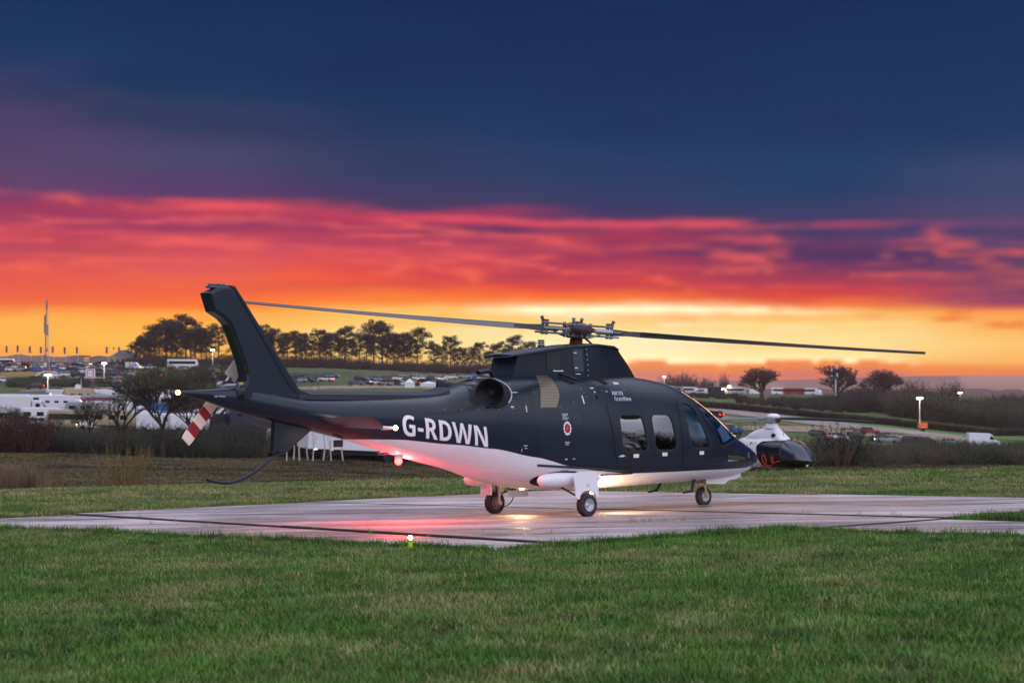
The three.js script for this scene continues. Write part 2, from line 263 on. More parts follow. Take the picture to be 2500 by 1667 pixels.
{
  const r = rng(5), edgeDark = mat('#3b332c', 0.95), tones = ['#c6c0c0', '#bdb7b7', '#c0b9bc', '#b3aeb0'].map((c) => mat(c, 1, { map: concreteTile, roughnessMap: concreteRough, bumpMap: concreteBump, bumpScale: 0.004 }));
  const crack = (p) => 1.0 + (0.25 - p) / 13.95 * 2.2;                 // the wide slanting joint on the left
  let sunk = -0.024;                                                  // the slabs have settled: each strip stands a little above the one before it
  const slab = (pts, k) => {
    const sh = new THREE.Shape(); const wob = [];
    for (let i = 0; i < pts.length; i++) { const [a, b] = pts[i], [c, d] = pts[(i + 1) % pts.length], n = Math.max(1, Math.round(Math.hypot(c - a, d - b) / 0.45)); for (let j = 0; j < n; j++) wob.push([lerp(a, c, j / n) + 0.018 * (r() - 0.5), lerp(b, d, j / n) + 0.018 * (r() - 0.5)]); }
    wob.forEach(([p, q], i) => (i ? sh.lineTo(p, q) : sh.moveTo(p, q)));
    const g = new THREE.ExtrudeGeometry(sh, { depth: 0.16, bevelEnabled: true, bevelThickness: 0.012, bevelSize: 0.012, bevelSegments: 1, bevelOffset: -0.012 });
    g.translate(0, 0, -0.172); g.rotateX(-Math.PI / 2);
    g.computeVertexNormals();
    const m = part(pad, 'slab', g, [tones[k % 4], edgeDark]); m.rotation.set((r() - 0.5) * 0.0008, 0, (r() - 0.5) * 0.0008); m.position.y = (r() - 0.5) * 0.004 + sunk; return m;
  };
  const A = -13.6, Z = 0.22, cross = -6.9, g = 0.009;
  slab([[A, -0.4], [A, crack(A) - 0.05], [cross - g, crack(cross) - 0.035], [cross - g, -0.4]], 0);
  slab([[cross + g, -0.4], [cross + g, crack(cross) - 0.04], [Z, crack(Z) - 0.03], [Z, -0.4]], 1);
  sunk = 0;
  slab([[A, crack(A) + 0.05], [A, 8.2 - g], [cross - g, 8.2 - g], [cross - g, crack(cross) + 0.035]], 2);
  slab([[cross + g, crack(cross) + 0.04], [cross + g, 8.2 - g], [Z, 8.2 - 0.03], [Z, crack(Z) + 0.03]], 3);
  for (const [q0, q1, k] of [[8.2, 11.05, 0], [11.05, 14.55, 2]]) { sunk = 0.004; slab([[A, q0 + g], [A, q1 - g], [cross - g, q1 - g], [cross - g, q0 + g]], k); sunk = q0 < 9 ? 0.018 : 0.024; slab([[cross + g, q0 + (q0 < 9 ? 0.03 : 0.012)], [cross + g, q1 - 0.02], [Z, q1 - 0.012], [Z, q0 + (q0 < 9 ? 0.05 : 0.01)]], k + 1); }
  sunk = -0.012; slab([[Z + 0.02, 4.75], [Z + 0.02, 8.18], [4.4, 8.2], [4.4, 4.75]], 1); slab([[4.42, 4.75], [4.42, 8.2], [9, 8.2], [9, 4.75]], 0);
}

// ---------- grass: tufts of blades ----------
function tuftGeometry(seed, n, spread, tall, wide) {
  const r = rng(seed), pos = [], idx = [];
  for (let i = 0; i < n; i++) {
    const a = r() * 6.283, d = spread * Math.sqrt(r()), x = Math.cos(a) * d, z = Math.sin(a) * d, t = r() * 6.283, h = tall * (0.45 + 0.75 * r()), lean = h * (0.25 + 0.8 * r()), w = wide * (0.7 + 0.6 * r()), dx = Math.cos(t), dz = Math.sin(t), k = pos.length / 3;
    pos.push(x - dz * w, -0.01, z + dx * w, x + dz * w, -0.01, z - dx * w, x + dx * lean * 0.35 - dz * w * 0.8, h * 0.6, z + dz * lean * 0.35 + dx * w * 0.8, x + dx * lean * 0.35 + dz * w * 0.8, h * 0.6, z + dz * lean * 0.35 - dx * w * 0.8, x + dx * lean, h, z + dz * lean);
    idx.push(k, k + 1, k + 2, k + 1, k + 3, k + 2, k + 2, k + 3, k + 4);
  }
  const g = new THREE.BufferGeometry(); g.setAttribute('position', new THREE.Float32BufferAttribute(pos, 3)); g.setIndex(idx); g.computeVertexNormals(); return g;
}
function scatterGrass(name, label, seed, count, place, geometry, colour, scale) {
  const r = rng(seed), m = mat('#ffffff', 0.75, { side: THREE.DoubleSide, specularIntensity: 0.4 }), o = new THREE.InstancedMesh(geometry, m, count), M = new THREE.Matrix4(), q = new THREE.Quaternion(), c = new THREE.Color(), up = V(0, 1, 0);
  let n = 0;
  for (let tries = 0; n < count && tries < count * 4; tries++) {
    const p = place(r); if (!p) continue;
    const s = scale(r, p); q.setFromAxisAngle(up, r() * 6.283);
    M.compose(p, q, V(s, s * (0.75 + 0.5 * r()), s)); o.setMatrixAt(n, M); o.setColorAt(n, colour(r, p, c)); n++;
  }
  o.count = n; o.name = name; o.castShadow = o.receiveShadow = true; tag(o, label, 'grass', null, 'stuff'); scene.add(o); return o;
}
const inView = (r, d0, d1) => { const d = Math.sqrt(lerp(d0 * d0, d1 * d1, r())), x = (r() - 0.5) * d * 0.56; return V(x, land(x, -d), -d); };
const bladeGreen = lin('#5c8233'), bladeDeep = lin('#41602c'), bladeDry = lin('#a3966a'), bladeBrown = lin('#6f5b3a');
function bladeColour(r, p, c, dryness) {
  const n = 0.45 * fbm(p.x / 1.5 + 50, p.z / 2, 4) + 0.55 * fbm(p.x / 0.45 + 9, p.z / 0.7, 3), k = fbm(p.x / 0.35, p.z / 0.35 + 9, 2);
  c.copy(bladeGreen).lerp(bladeDeep, clamp((k - 0.4) * 2 + 0.3 * r(), 0, 1)).lerp(bladeDry, clamp((n - 0.53) * 2.7 + dryness + 0.55 * (r() - 0.5), 0, 0.92));
  if (r() < 0.05) c.lerp(bladeBrown, 0.6);
  return c.multiplyScalar(0.6 + 0.65 * r());
}
scatterGrass('foreground_grass', 'short green grass of the near lawn in front of the concrete pad', 31, 31000, (r) => { const p = inView(r, 12.5, 46); return onPad(p.x, p.z, p.z > -31 ? -0.05 : 0.02) ? null : p; }, tuftGeometry(7, 46, 0.16, 0.055, 0.0032), (r, p, c) => bladeColour(r, p, c, -p.z > 40 ? 0.35 : 0.08), (r, p) => 0.5 + 0.5 * r() + 0.65 * noise2(p.x * 2.6, p.z * 2.6));
scatterGrass('dry_stalks', 'thin straw coloured dead stalks scattered through the near lawn', 36, 2000, (r) => { const p = inView(r, 12.5, 34); return onPad(p.x, p.z, 0) ? null : p; }, tuftGeometry(12, 7, 0.12, 0.055, 0.0022), (r, p, c) => c.copy(lin('#b8a172')).multiplyScalar(0.6 + 0.6 * r()), (r) => 0.7 + 0.9 * r());
scatterGrass('far_lawn_grass', 'yellowed short grass on the strip of lawn behind the concrete pad', 32, 18000, (r) => { const p = inView(r, 39, 70); return onPad(p.x, p.z, 0.02) ? null : p; }, tuftGeometry(8, 40, 0.22, 0.06, 0.005), (r, p, c) => bladeColour(r, p, c, 0.52), (r) => 0.8 + 0.7 * r());
scatterGrass('pad_edge_grass', 'longer rough grass leaning over the near edges of the pad', 33, 2600, (r) => {
  const side = r(), t = r(), j = 0.2 * r(); const p = side < 0.45 ? padAt(lerp(-13, 0.2, t), -0.45 - j) : side < 0.7 ? padAt(0.27 + j, lerp(-0.4, 4.7, t)) : side < 0.85 ? padAt(lerp(0.3, 8, t), 4.7 - j) : side < 0.95 ? padAt(lerp(0.3, 8, t), 8.3 + j) : padAt(0.3 + j, lerp(8.3, 14.5, t));
  p.y = land(p.x, p.z); return p; }, tuftGeometry(9, 30, 0.1, 0.1, 0.004), (r, p, c) => bladeColour(r, p, c, 0.05), (r) => 0.6 + 0.8 * r() * r());
scatterGrass('joint_weeds', 'weeds growing in the joints of the concrete pad', 34, 60, (r) => {
  const k = r(), p = k < 0.4 ? padAt(lerp(-5, 0, r()), 8.2) : k < 0.6 ? padAt(-3.1 + r() * 0.5, 5 + r()) : padAt(lerp(-13, -1, r()), 1.0 + (0.25 - lerp(-13, -1, r())) / 13.95 * 2.2); p.y -= 0.01; return p; }, tuftGeometry(10, 9, 0.05, 0.07, 0.003), (r, p, c) => c.copy(bladeGreen).lerp(bladeDry, r() * 0.6), (r) => 0.5 + 1.2 * r() * r());

scatterGrass('hollow_grass', 'dead brown tussocks over the hollow behind the lawn', 35, 9000, (r) => { const d = Math.sqrt(lerp(80 * 80, 212 * 212, r())), x = (r() - 0.5) * d * 0.5; return V(x, land(x, -d), -d); }, tuftGeometry(11, 40, 0.8, 0.10, 0.014), (r, p, c) => c.copy(lin('#5e5336')).lerp(lin('#3a3424'), clamp((fbm(p.x / 7, p.z / 5, 3) - 0.4) * 4, 0, 1)).multiplyScalar(0.7 + 0.6 * r()), (r) => 0.6 + 1.0 * r());

// ---------- the dark helicopter: x forward, y up, z to its right ----------
const paintDark = lin('#121e2b'), heliBase = onPlane(1436, 1260.5).lerp(onPlane(1205, 1254), 0.5), heliYaw = 43.5 * Math.PI / 180;
const hullStations = [                                                // x, half width, top, bottom, widest height, fullness above, below
  [-6.62, 0.02, 1.91, 1.87, 1.89, 2, 2], [-6.2, 0.08, 1.93, 1.77, 1.86, 2, 2], [-5.7, 0.14, 1.95, 1.62, 1.80, 2, 2], [-5.2, 0.19, 1.90, 1.50, 1.71, 2, 2], [-4.5, 0.25, 1.80, 1.365, 1.60, 2.1, 2.1],
  [-3.6, 0.33, 1.79, 1.165, 1.50, 2.2, 2.1], [-2.7, 0.425, 1.80, 0.93, 1.45, 2.3, 2.1], [-2.2, 0.49, 1.83, 0.82, 1.40, 2.3, 2.2], [-1.8, 0.545, 1.93, 0.73, 1.35, 2.4, 2.3], [-1.3, 0.61, 2.07, 0.585, 1.30, 2.5, 2.5],
  [-0.7, 0.68, 2.13, 0.455, 1.2, 2.6, 2.8], [0, 0.73, 2.15, 0.385, 1.1, 2.6, 3.1], [0.8, 0.75, 2.14, 0.372, 1.0, 2.6, 3.3], [1.6, 0.75, 2.11, 0.385, 0.97, 2.6, 3.3], [2.2, 0.735, 2.06, 0.40, 0.95, 2.5, 3.2],
  [2.7, 0.70, 1.975, 0.41, 0.92, 2.35, 3.0], [3.1, 0.655, 1.83, 0.415, 0.90, 2.25, 2.8], [3.5, 0.59, 1.635, 0.42, 0.87, 2.15, 2.6], [3.9, 0.50, 1.385, 0.43, 0.83, 2.1, 2.4], [4.2, 0.42, 1.18, 0.455, 0.79, 2.1, 2.3],
  [4.5, 0.32, 1.035, 0.50, 0.76, 2.1, 2.2], [4.75, 0.215, 0.925, 0.565, 0.74, 2, 2.1], [4.92, 0.105, 0.825, 0.65, 0.73, 2, 2], [4.99, 0.012, 0.74, 0.71, 0.725, 2, 2],
];
function stationsAt(rows, x) {
  const n = rows.length; let i = 1; while (i < n - 1 && rows[i][0] < x) i++;
  const a = rows[i - 1], b = rows[i], p = rows[Math.max(i - 2, 0)], q = rows[Math.min(i + 1, n - 1)], h = b[0] - a[0], t = clamp((x - a[0]) / h, 0, 1), out = [x];
  for (let k = 1; k < a.length; k++) { // monotone cubic
    const d = (b[k] - a[k]) / h, da = p === a ? d : (a[k] - p[k]) / (a[0] - p[0]), db = q === b ? d : (q[k] - b[k]) / (q[0] - b[0]), lim = (u, v) => (u * v <= 0 ? 0 : Math.sign(u) * Math.min(Math.abs(u + v) / 2, 3 * Math.min(Math.abs(u), Math.abs(v))));
    const ma = p === a ? d : lim(da, d), mb = q === b ? d : lim(d, db), t2 = t * t, t3 = t2 * t;
    out[k] = (2 * t3 - 3 * t2 + 1) * a[k] + (t3 - 2 * t2 + t) * h * ma + (-2 * t3 + 3 * t2) * b[k] + (t3 - t2) * h * mb;
  }
  return out;
}
function hullZ(rows, x, y) {                                           // half width of the hull at that place of its side view
  const [, w, top, bot, yc, nu, nl] = stationsAt(rows, x), up = y >= yc, n = up ? nu : nl, k = clamp(Math.abs(y - yc) / Math.max(up ? top - yc : yc - bot, 1e-4), 0, 1);
  return w * Math.pow(Math.max(0, 1 - Math.pow(k, n)), 1 / n);
}
function hullNormal(rows, x, y, side = 1) {
  const e = 0.012, dx = (hullZ(rows, x + e, y) - hullZ(rows, x - e, y)) / (2 * e), dy = (hullZ(rows, x, y + e) - hullZ(rows, x, y - e)) / (2 * e);
  return V(-dx, -dy, 1).normalize().multiply(V(1, 1, side));
}
function inside(poly, x, y) { let c = false; for (let i = 0, j = poly.length - 1; i < poly.length; j = i++) { const [a, b] = poly[i], [p, q] = poly[j]; if ((b > y) !== (q > y) && x < (p - a) * (y - b) / (q - b) + a) c = !c; } return c; }
function rounded(poly, r, n = 5) {                                      // the corners of a polygon rounded
  const out = [];
  poly.forEach(([x, y], i) => {
    const [a, b] = poly[(i + poly.length - 1) % poly.length], [c, d] = poly[(i + 1) % poly.length], l1 = Math.hypot(a - x, b - y), l2 = Math.hypot(c - x, d - y), k = Math.min(r, l1 * 0.48, l2 * 0.48);
    const p = [x + (a - x) / l1 * k, y + (b - y) / l1 * k], q = [x + (c - x) / l2 * k, y + (d - y) / l2 * k];
    for (let j = 0; j <= n; j++) { const t = j / n, u = 1 - t; out.push([u * u * p[0] + 2 * u * t * x + t * t * q[0], u * u * p[1] + 2 * u * t * y + t * t * q[1]]); }
  });
  return out;
}
function grow(poly, d) {                                                // offset outwards (counter-clockwise or clockwise)
  let area = 0; poly.forEach(([x, y], i) => { const [a, b] = poly[(i + 1) % poly.length]; area += x * b - a * y; });
  const s = Math.sign(area) * d, n = poly.length;
  return poly.map(([x, y], i) => { const [a, b] = poly[(i + n - 1) % n], [c, e] = poly[(i + 1) % n], tx = c - a, ty = e - b, l = Math.hypot(tx, ty) || 1; return [x + ty / l * s, y - tx / l * s]; });
}
// a sheet that follows the hull: outline (and holes) given in side view
function skin(rows, outline, holes, offset, depth, side = 1, cell = 0.07) {
  const dense = (p) => { const o = []; p.forEach(([x, y], i) => { const [a, b] = p[(i + 1) % p.length], n = Math.max(1, Math.ceil(Math.hypot(a - x, b - y) / cell)); for (let j = 0; j < n; j++) o.push(new THREE.Vector2(lerp(x, a, j / n), lerp(y, b, j / n))); }); return o; };
  const rings = [dense(outline), ...holes.map(dense)];
  if (THREE.ShapeUtils.isClockWise(rings[0])) rings[0].reverse();
  for (const h of rings.slice(1)) if (!THREE.ShapeUtils.isClockWise(h)) h.reverse();
  let pts = rings.flat().map((p) => [p.x, p.y]), tris = THREE.ShapeUtils.triangulateShape(rings[0], rings.slice(1));
  for (let pass = 0; pass < 5; pass++) {
    const mids = new Map(), next = []; let split = false;
    const mid = (a, b) => { const k = a < b ? a * 1e6 + b : b * 1e6 + a; if (!mids.has(k)) { const [x, y] = pts[a], [p, q] = pts[b]; if (Math.hypot(x - p, y - q) > cell * 1.5) { mids.set(k, pts.length); pts.push([(x + p) / 2, (y + q) / 2]); split = true; } else mids.set(k, -1); } return mids.get(k); };
    for (const [a, b, c] of tris) {
      const m = mid(a, b), n = mid(b, c), o = mid(c, a), k = (m >= 0) + (n >= 0) + (o >= 0);
      if (k === 0) next.push([a, b, c]); else if (k === 3) next.push([a, m, o], [m, b, n], [o, n, c], [m, n, o]);
      else if (k === 1) { if (m >= 0) next.push([a, m, c], [m, b, c]); else if (n >= 0) next.push([a, b, n], [a, n, c]); else next.push([a, b, o], [o, b, c]); }
      else if (m < 0) next.push([o, n, c], [a, b, n], [a, n, o]); else if (n < 0) next.push([a, m, o], [m, b, c], [m, c, o]); else next.push([m, b, n], [a, m, n], [a, n, c]);
    }
    tris = next; if (!split) break;
  }
  const pos = [], nor = [], uv = [], idx = [], put = (x, y, d) => { const n = hullNormal(rows, x, y, side), z = hullZ(rows, x, y) * side; pos.push(x + n.x * d, y + n.y * d, z + n.z * d); return n; };
  for (const [x, y] of pts) { const n = put(x, y, offset); nor.push(n.x, n.y, n.z); uv.push(x, y); }
  for (const [a, b, c] of tris) side > 0 ? idx.push(a, b, c) : idx.push(a, c, b);
  if (depth) { let at = 0; for (const ring of rings) { const base = pos.length / 3, n = ring.length; for (const p of ring) for (const d of [offset, offset - depth]) { put(p.x, p.y, d); const a = hullNormal(rows, p.x, p.y, side); nor.push(a.x, a.y, a.z); uv.push(p.x, p.y); } for (let i = 0; i < n; i++) { const a = base + i * 2, b = base + ((i + 1) % n) * 2; side > 0 ? idx.push(a, a + 1, b, b, a + 1, b + 1) : idx.push(a, b, a + 1, b, b + 1, a + 1); } at += n; } }
  const g = new THREE.BufferGeometry(); g.setAttribute('position', new THREE.Float32BufferAttribute(pos, 3)); g.setAttribute('normal', new THREE.Float32BufferAttribute(nor, 3)); g.setAttribute('uv', new THREE.Float32BufferAttribute(uv, 2)); g.setIndex(idx); return g;
}
function hullMesh(rows, x0, x1, step, around, open, uvOf) {
  const xs = []; for (let x = x0; x < x1 - 1e-6; x += step) xs.push(x); xs.push(x1);
  const pos = [], idx = [], pw = (c, n) => Math.sign(c) * Math.pow(Math.abs(c), 2 / n);
  for (const x of xs) { const [, w, top, bot, yc, nu, nl] = stationsAt(rows, x); for (let k = 0; k < around; k++) { const a = (k + 0.5) / around * 2 * Math.PI, s = Math.sin(a), n = s >= 0 ? nu : nl; pos.push(x, yc + (s >= 0 ? top - yc : yc - bot) * pw(s, n), w * pw(Math.cos(a), n)); } }
  const keep = (a, b, c) => { const x = (pos[a * 3] + pos[b * 3] + pos[c * 3]) / 3, y = (pos[a * 3 + 1] + pos[b * 3 + 1] + pos[c * 3 + 1]) / 3, z = (pos[a * 3 + 2] + pos[b * 3 + 2] + pos[c * 3 + 2]) / 3; return !open || !open(x, y, z); };
  for (let i = 0; i + 1 < xs.length; i++) for (let k = 0; k < around; k++) { const a = i * around + k, b = i * around + (k + 1) % around, c = a + around, d = b + around; if (keep(a, c, b)) idx.push(a, b, c); if (keep(b, c, d)) idx.push(b, d, c); }
  const g = new THREE.BufferGeometry(); g.setAttribute('position', new THREE.Float32BufferAttribute(pos, 3)); g.setIndex(idx); g.computeVertexNormals();
  const q = g.toNonIndexed(), p = q.attributes.position, uv = new Float32Array(p.count * 2);
  if (uvOf) for (let i = 0; i < p.count; i += 3) { const z = p.getZ(i) + p.getZ(i + 1) + p.getZ(i + 2); for (let k = 0; k < 3; k++) { const t = uvOf(p.getX(i + k), p.getY(i + k), z); uv[(i + k) * 2] = t[0]; uv[(i + k) * 2 + 1] = t[1]; } }
  q.setAttribute('uv', new THREE.BufferAttribute(uv, 2)); return q;
}
const cabinWindow = rounded([[0.99, 1.50], [1.52, 1.50], [1.63, 0.93], [1.05, 0.93]], 0.13), secondWindow = rounded([[1.70, 1.50], [2.20, 1.50], [2.31, 0.94], [1.77, 0.94]], 0.13);
const cockpitWindow = rounded([[2.50, 1.67], [2.74, 1.67], [2.90, 1.57], [3.17, 0.96], [2.70, 0.955], [2.62, 1.06]], 0.07), windshieldShape = [[2.93, 1.74], [2.78, 1.99], [3.1, 1.9], [3.5, 1.7], [3.9, 1.45], [4.25, 1.19], [4.12, 1.085], [3.52, 0.965], [3.40, 0.985]];
const cabinDoor = rounded([[0.77, 1.68], [2.20, 1.69], [2.34, 1.58], [2.40, 1.2], [2.40, 0.64], [0.98, 0.735], [0.90, 0.82]], 0.09), cockpitDoor = rounded([[2.42, 1.55], [2.48, 1.74], [2.76, 1.75], [3.0, 1.62], [3.36, 0.95], [3.41, 0.68], [2.46, 0.64], [2.43, 0.72]], 0.09);

// livery: dark over white, drawn once for each side
const SIDE_X = 11.75, liveryPX = 174;
const paintLine = [[-6.7, 1.1], [-4.1, 1.22], [-3.7, 1.215], [-3.08, 1.2], [-2.14, 1.11], [-1.45, 1.035], [-0.68, 0.89], [0.02, 0.735], [0.48, 0.665], [1.25, 0.60], [2.45, 0.60], [4.32, 0.60], [5.1, 0.70]];
function sidePicture(ctx, flip) {
  const px = (x) => (x + 6.7) * liveryPX, py = (y) => (2.32 - y) * liveryPX, line = (pts, w = 1.5, c = '#0e1218') => { ctx.strokeStyle = '#04070a'; ctx.lineWidth = w; ctx.beginPath(); pts.forEach(([x, y], i) => (i ? ctx.lineTo(px(x), py(y)) : ctx.moveTo(px(x), py(y)))); ctx.stroke(); if (c === '#0e1218') { ctx.strokeStyle = '#33414f'; ctx.lineWidth = 0.9; ctx.beginPath(); pts.forEach(([x, y], i) => (i ? ctx.lineTo(px(x) + 1.1, py(y) + 1.1) : ctx.moveTo(px(x) + 1.1, py(y) + 1.1))); ctx.stroke(); } };
  ctx.fillStyle = '#121e2b'; ctx.fillRect(0, 0, 2048, 400);
  const r = rng(77); for (let i = 0; i < 5200; i++) { ctx.fillStyle = r() < 0.5 ? 'rgba(255,255,255,0.012)' : 'rgba(0,0,0,0.03)'; ctx.fillRect(r() * 2048, r() * 400, 2 + 26 * r(), 1 + 2 * r()); }
  ctx.fillStyle = '#e9e4e8'; ctx.beginPath(); ctx.moveTo(0, 420);
  for (let i = 0; i + 1 < paintLine.length; i++) { const [a, b] = paintLine[i], [c, d] = paintLine[i + 1]; for (let k = 0; k < 8; k++) { const t = k / 8; ctx.lineTo(px(lerp(a, c, t)), py(lerp(b, d, t * t * (3 - 2 * t) * 0.4 + t * 0.6))); } }
  ctx.lineTo(2048, py(0.7)); ctx.lineTo(2048, 420); ctx.fill();
  for (let i = 0; i < 900; i++) { const x = lerp(-3.6, 4.6, r()), y = lerp(0.36, 1.0, r()); ctx.fillStyle = 'rgba(96,84,80,0.05)'; ctx.fillRect(px(x), py(y), 2 + 30 * r(), 1 + r()); }
  for (let i = 0; i < 260; i++) { const t = r(); ctx.fillStyle = 'rgba(6,6,7,0.10)'; ctx.beginPath(); ctx.ellipse(px(-1.75 - 2.2 * t * r()), py(1.72 + 0.12 * (r() - 0.5) - 0.04 * t), 6 + 22 * r(), 2 + 5 * r(), 0, 0, 7); ctx.fill(); } // soot behind the exhaust
  ctx.fillStyle = '#4a5866'; for (const [x0, y0, x1, y1, n] of [[-4.6, 1.70, -2.4, 1.70, 44], [-2.2, 1.56, -0.66, 1.56, 34], [-2.1, 1.585, -2.14, 1.2, 9], [-1.62, 1.56, -1.66, 1.12, 10], [-5.3, 1.93, -5.3, 1.62, 8], [-3.6, 1.74, -3.6, 1.3, 10], [-0.6, 1.56, -0.6, 1.12, 11], [0.62, 1.74, 0.86, 0.8, 20], [-4.6, 1.42, -3.0, 1.14, 24]]) for (let i = 0; i <= n; i++) ctx.fillRect(px(lerp(x0, x1, i / n)) - 0.5, py(lerp(y0, y1, i / n)) - 0.5, 1.1, 1.1);
  // seams
  line([[-2.9, 1.6], [-2.2, 1.585], [-0.3, 1.585], [0.82, 1.85], [2.3, 1.86]]); line([[-1.37, 2.1], [-1.42, 1.585]]); line([[-0.62, 2.14], [-0.66, 1.585]]); line([[0.30, 2.14], [0.42, 1.76]]); line([[0.72, 2.1], [0.80, 1.85]]); line([[-0.62, 1.585], [-0.62, 0.9]], 0.7); line([[-1.6, 1.45], [-0.62, 1.45]], 0.7); line([[-2.2, 1.585], [-2.35, 1.73], [-4.5, 1.79]]); line([[-5.35, 1.95], [-5.35, 1.6]], 0.8); line([[3.52, 0.96], [3.62, 0.62]], 0.8); line([[4.42, 1.05], [4.42, 0.62]], 0.8);
  line([[-0.62, 1.09], [-0.30, 1.09], [-0.30, 0.84], [-0.62, 0.9], [-0.62, 1.09]], 0.8); line([[-1.2, 1.80], [-0.82, 1.80], [-0.82, 1.62], [-1.2, 1.62], [-1.2, 1.80]], 0.8); line([[0.48, 2.0], [0.66, 1.98], [0.68, 1.8], [0.50, 1.8], [0.48, 2.0]], 0.8); line([[0.95, 2.02], [1.5, 2.0], [1.5, 1.9], [1.0, 1.9], [0.95, 2.02]], 0.8);
  ctx.fillStyle = '#e8e9ee';
  for (const [x, y] of [[-2.3, 1.61], [-2.0, 1.61], [-1.72, 1.61], [-1.44, 1.61], [-1.36, 1.61], [-1.1, 1.61], [-0.68, 1.61], [-0.2, 1.63], [0.1, 1.70], [0.4, 1.78], [0.8, 1.87], [1.0, 1.875], [1.3, 1.878], [1.6, 1.88], [-0.64, 1.85], [-0.6, 2.0], [0.36, 1.9], [0.75, 1.95], [-1.0, 1.98], [-0.3, 1.62]]) { ctx.fillRect(px(x) - 0.9, py(y) - 0.9, 1.8, 1.8); }
  for (const [x, y, w, h, c] of [[-0.87, 1.69, 0.024, 0.13, '#d8c3c3'], [0.30, 1.80, 0.024, 0.13, '#e6e2e6'], [-1.16, 1.76, 0.06, 0.02, '#dfe0e6'], [-1.14, 1.65, 0.06, 0.02, '#dfe0e6'], [-1.05, 1.86, 0.11, 0.014, '#cfd0d6'], [1.15, 2.0, 0.12, 0.035, '#cfd0d6'], [0.86, 1.862, 0.05, 0.012, '#e6e6ea'], [0.56, 1.92, 0.08, 0.02, '#d5d6da'], [0.60, 1.86, 0.04, 0.02, '#d5d6da'], [0.95, 0.875, 0.16, 0.018, '#d7d8dd'], [0.99, 0.89, 0.08, 0.016, '#d7d8dd'], [-0.15, 0.86, 0.05, 0.018, '#d7d8dd'], [0.0, 0.86, 0.05, 0.014, '#d7d8dd'], [4.42, 0.85, 0.014, 0.09, '#e8e0e0']]) { ctx.fillStyle = c; ctx.fillRect(px(x), py(y), w * liveryPX, h * liveryPX); }
  ctx.fillStyle = '#0d1116'; ctx.fillRect(px(-1.02), py(1.765), 0.17 * liveryPX, 0.11 * liveryPX); ctx.fillRect(px(-0.80), py(1.88), 0.12 * liveryPX, 0.27 * liveryPX); for (const [x, y] of [[-0.90, 1.05], [-0.97, 0.99]]) { ctx.beginPath(); ctx.arc(px(x), py(y), 6.5, 0, 7); ctx.fill(); }
  ctx.fillStyle = '#eeeef2'; ctx.fillRect(px(-0.94), py(1.075), 12, 2.2); ctx.fillRect(px(-0.92), py(1.035), 8, 2); ctx.fillRect(px(-0.975), py(1.03), 2, 9);
  // caution block, round panel and vent of the flank
  ctx.fillStyle = '#e9e9ee'; for (let i = 0; i < 5; i++) { ctx.fillRect(px(-0.19) + (i % 2) * 2, py(1.53) + i * 3.4, 22 - (i % 3) * 3, 1.5); } for (let i = 0; i < 3; i++) ctx.fillRect(px(-0.16) + i, py(1.11) + i * 3.4, 18 - i * 3, 1.5);
  ctx.strokeStyle = '#10151b'; ctx.lineWidth = 1; ctx.beginPath(); ctx.arc(px(0.11), py(1.44), 12, 0, 7); ctx.stroke(); ctx.fillStyle = '#e4e4ea'; for (let i = 0; i < 8; i++) ctx.fillRect(px(0.11) + 10 * Math.cos(i * 0.785) - 0.7, py(1.44) + 10 * Math.sin(i * 0.785) - 0.7, 1.4, 1.4);
  // badge: a white toothed ring round a crimson disc
  ctx.fillStyle = '#f1eff2'; ctx.beginPath(); for (let i = 0; i < 24; i++) { const a = i / 24 * 6.283, q = i % 2 ? 14 : 17.5; ctx.lineTo(px(-0.1) + q * 0.86 * Math.cos(a), py(1.31) + q * 1.15 * Math.sin(a)); } ctx.fill();
  ctx.fillStyle = '#a51d34'; ctx.beginPath(); ctx.ellipse(px(-0.1), py(1.31), 9.6, 12.6, 0, 0, 7); ctx.fill(); ctx.fillStyle = '#efe6ea'; ctx.fillRect(px(-0.1) - 1, py(1.325), 3, 2); ctx.fillRect(px(-0.1) - 3, py(1.30), 3, 1.5);
  const write = (text, x, y, w, h, slope, lean, font, color) => {
    ctx.save(); ctx.font = font; ctx.textBaseline = 'alphabetic'; ctx.fillStyle = color; const m = ctx.measureText(text), cap = 0.72 * parseFloat(/(\d+)px/.exec(font)[1]);
    ctx.setTransform(w * liveryPX / m.width, -slope * w * liveryPX / m.width, lean * h * liveryPX / cap, h * liveryPX / cap, px(x), py(y) + ctx.offY); if (flip) { ctx.transform(-1, 0, 0, 1, m.width, 0); } ctx.fillText(text, 0, 0); ctx.restore();
  };
  write('G-RDWN', -3.05, 1.268, 1.52, 0.295, -0.138, 0.16, 'bold 100px sans-serif', '#eeebf0');
  write('AW109', 0.985, 1.80, 0.25, 0.062, -0.01, 0, '60px sans-serif', '#eeebf0'); write('GrandNew', 1.0, 1.715, 0.37, 0.062, -0.01, 0, '60px sans-serif', '#eeebf0');
  write('NO PUSH', -6.12, 1.82, 0.17, 0.028, 0, 0, '60px sans-serif', '#e3e3e8'); write('EXTERNAL', -0.20, 0.665, 0.16, 0.026, 0, 0, '60px sans-serif', '#3a3c44'); write('POWER', -0.17, 0.63, 0.11, 0.026, 0, 0, '60px sans-serif', '#3a3c44');
}
const livery = canvasTexture(2048, 800, (ctx) => {
  ctx.save(); ctx.offY = 0; ctx.beginPath(); ctx.rect(0, 0, 2048, 400); ctx.clip(); sidePicture(ctx, false); ctx.restore();
  ctx.save(); ctx.translate(0, 400); ctx.offY = 400; ctx.beginPath(); ctx.rect(0, 0, 2048, 400); ctx.clip(); sidePicture(ctx, true); ctx.restore();
});
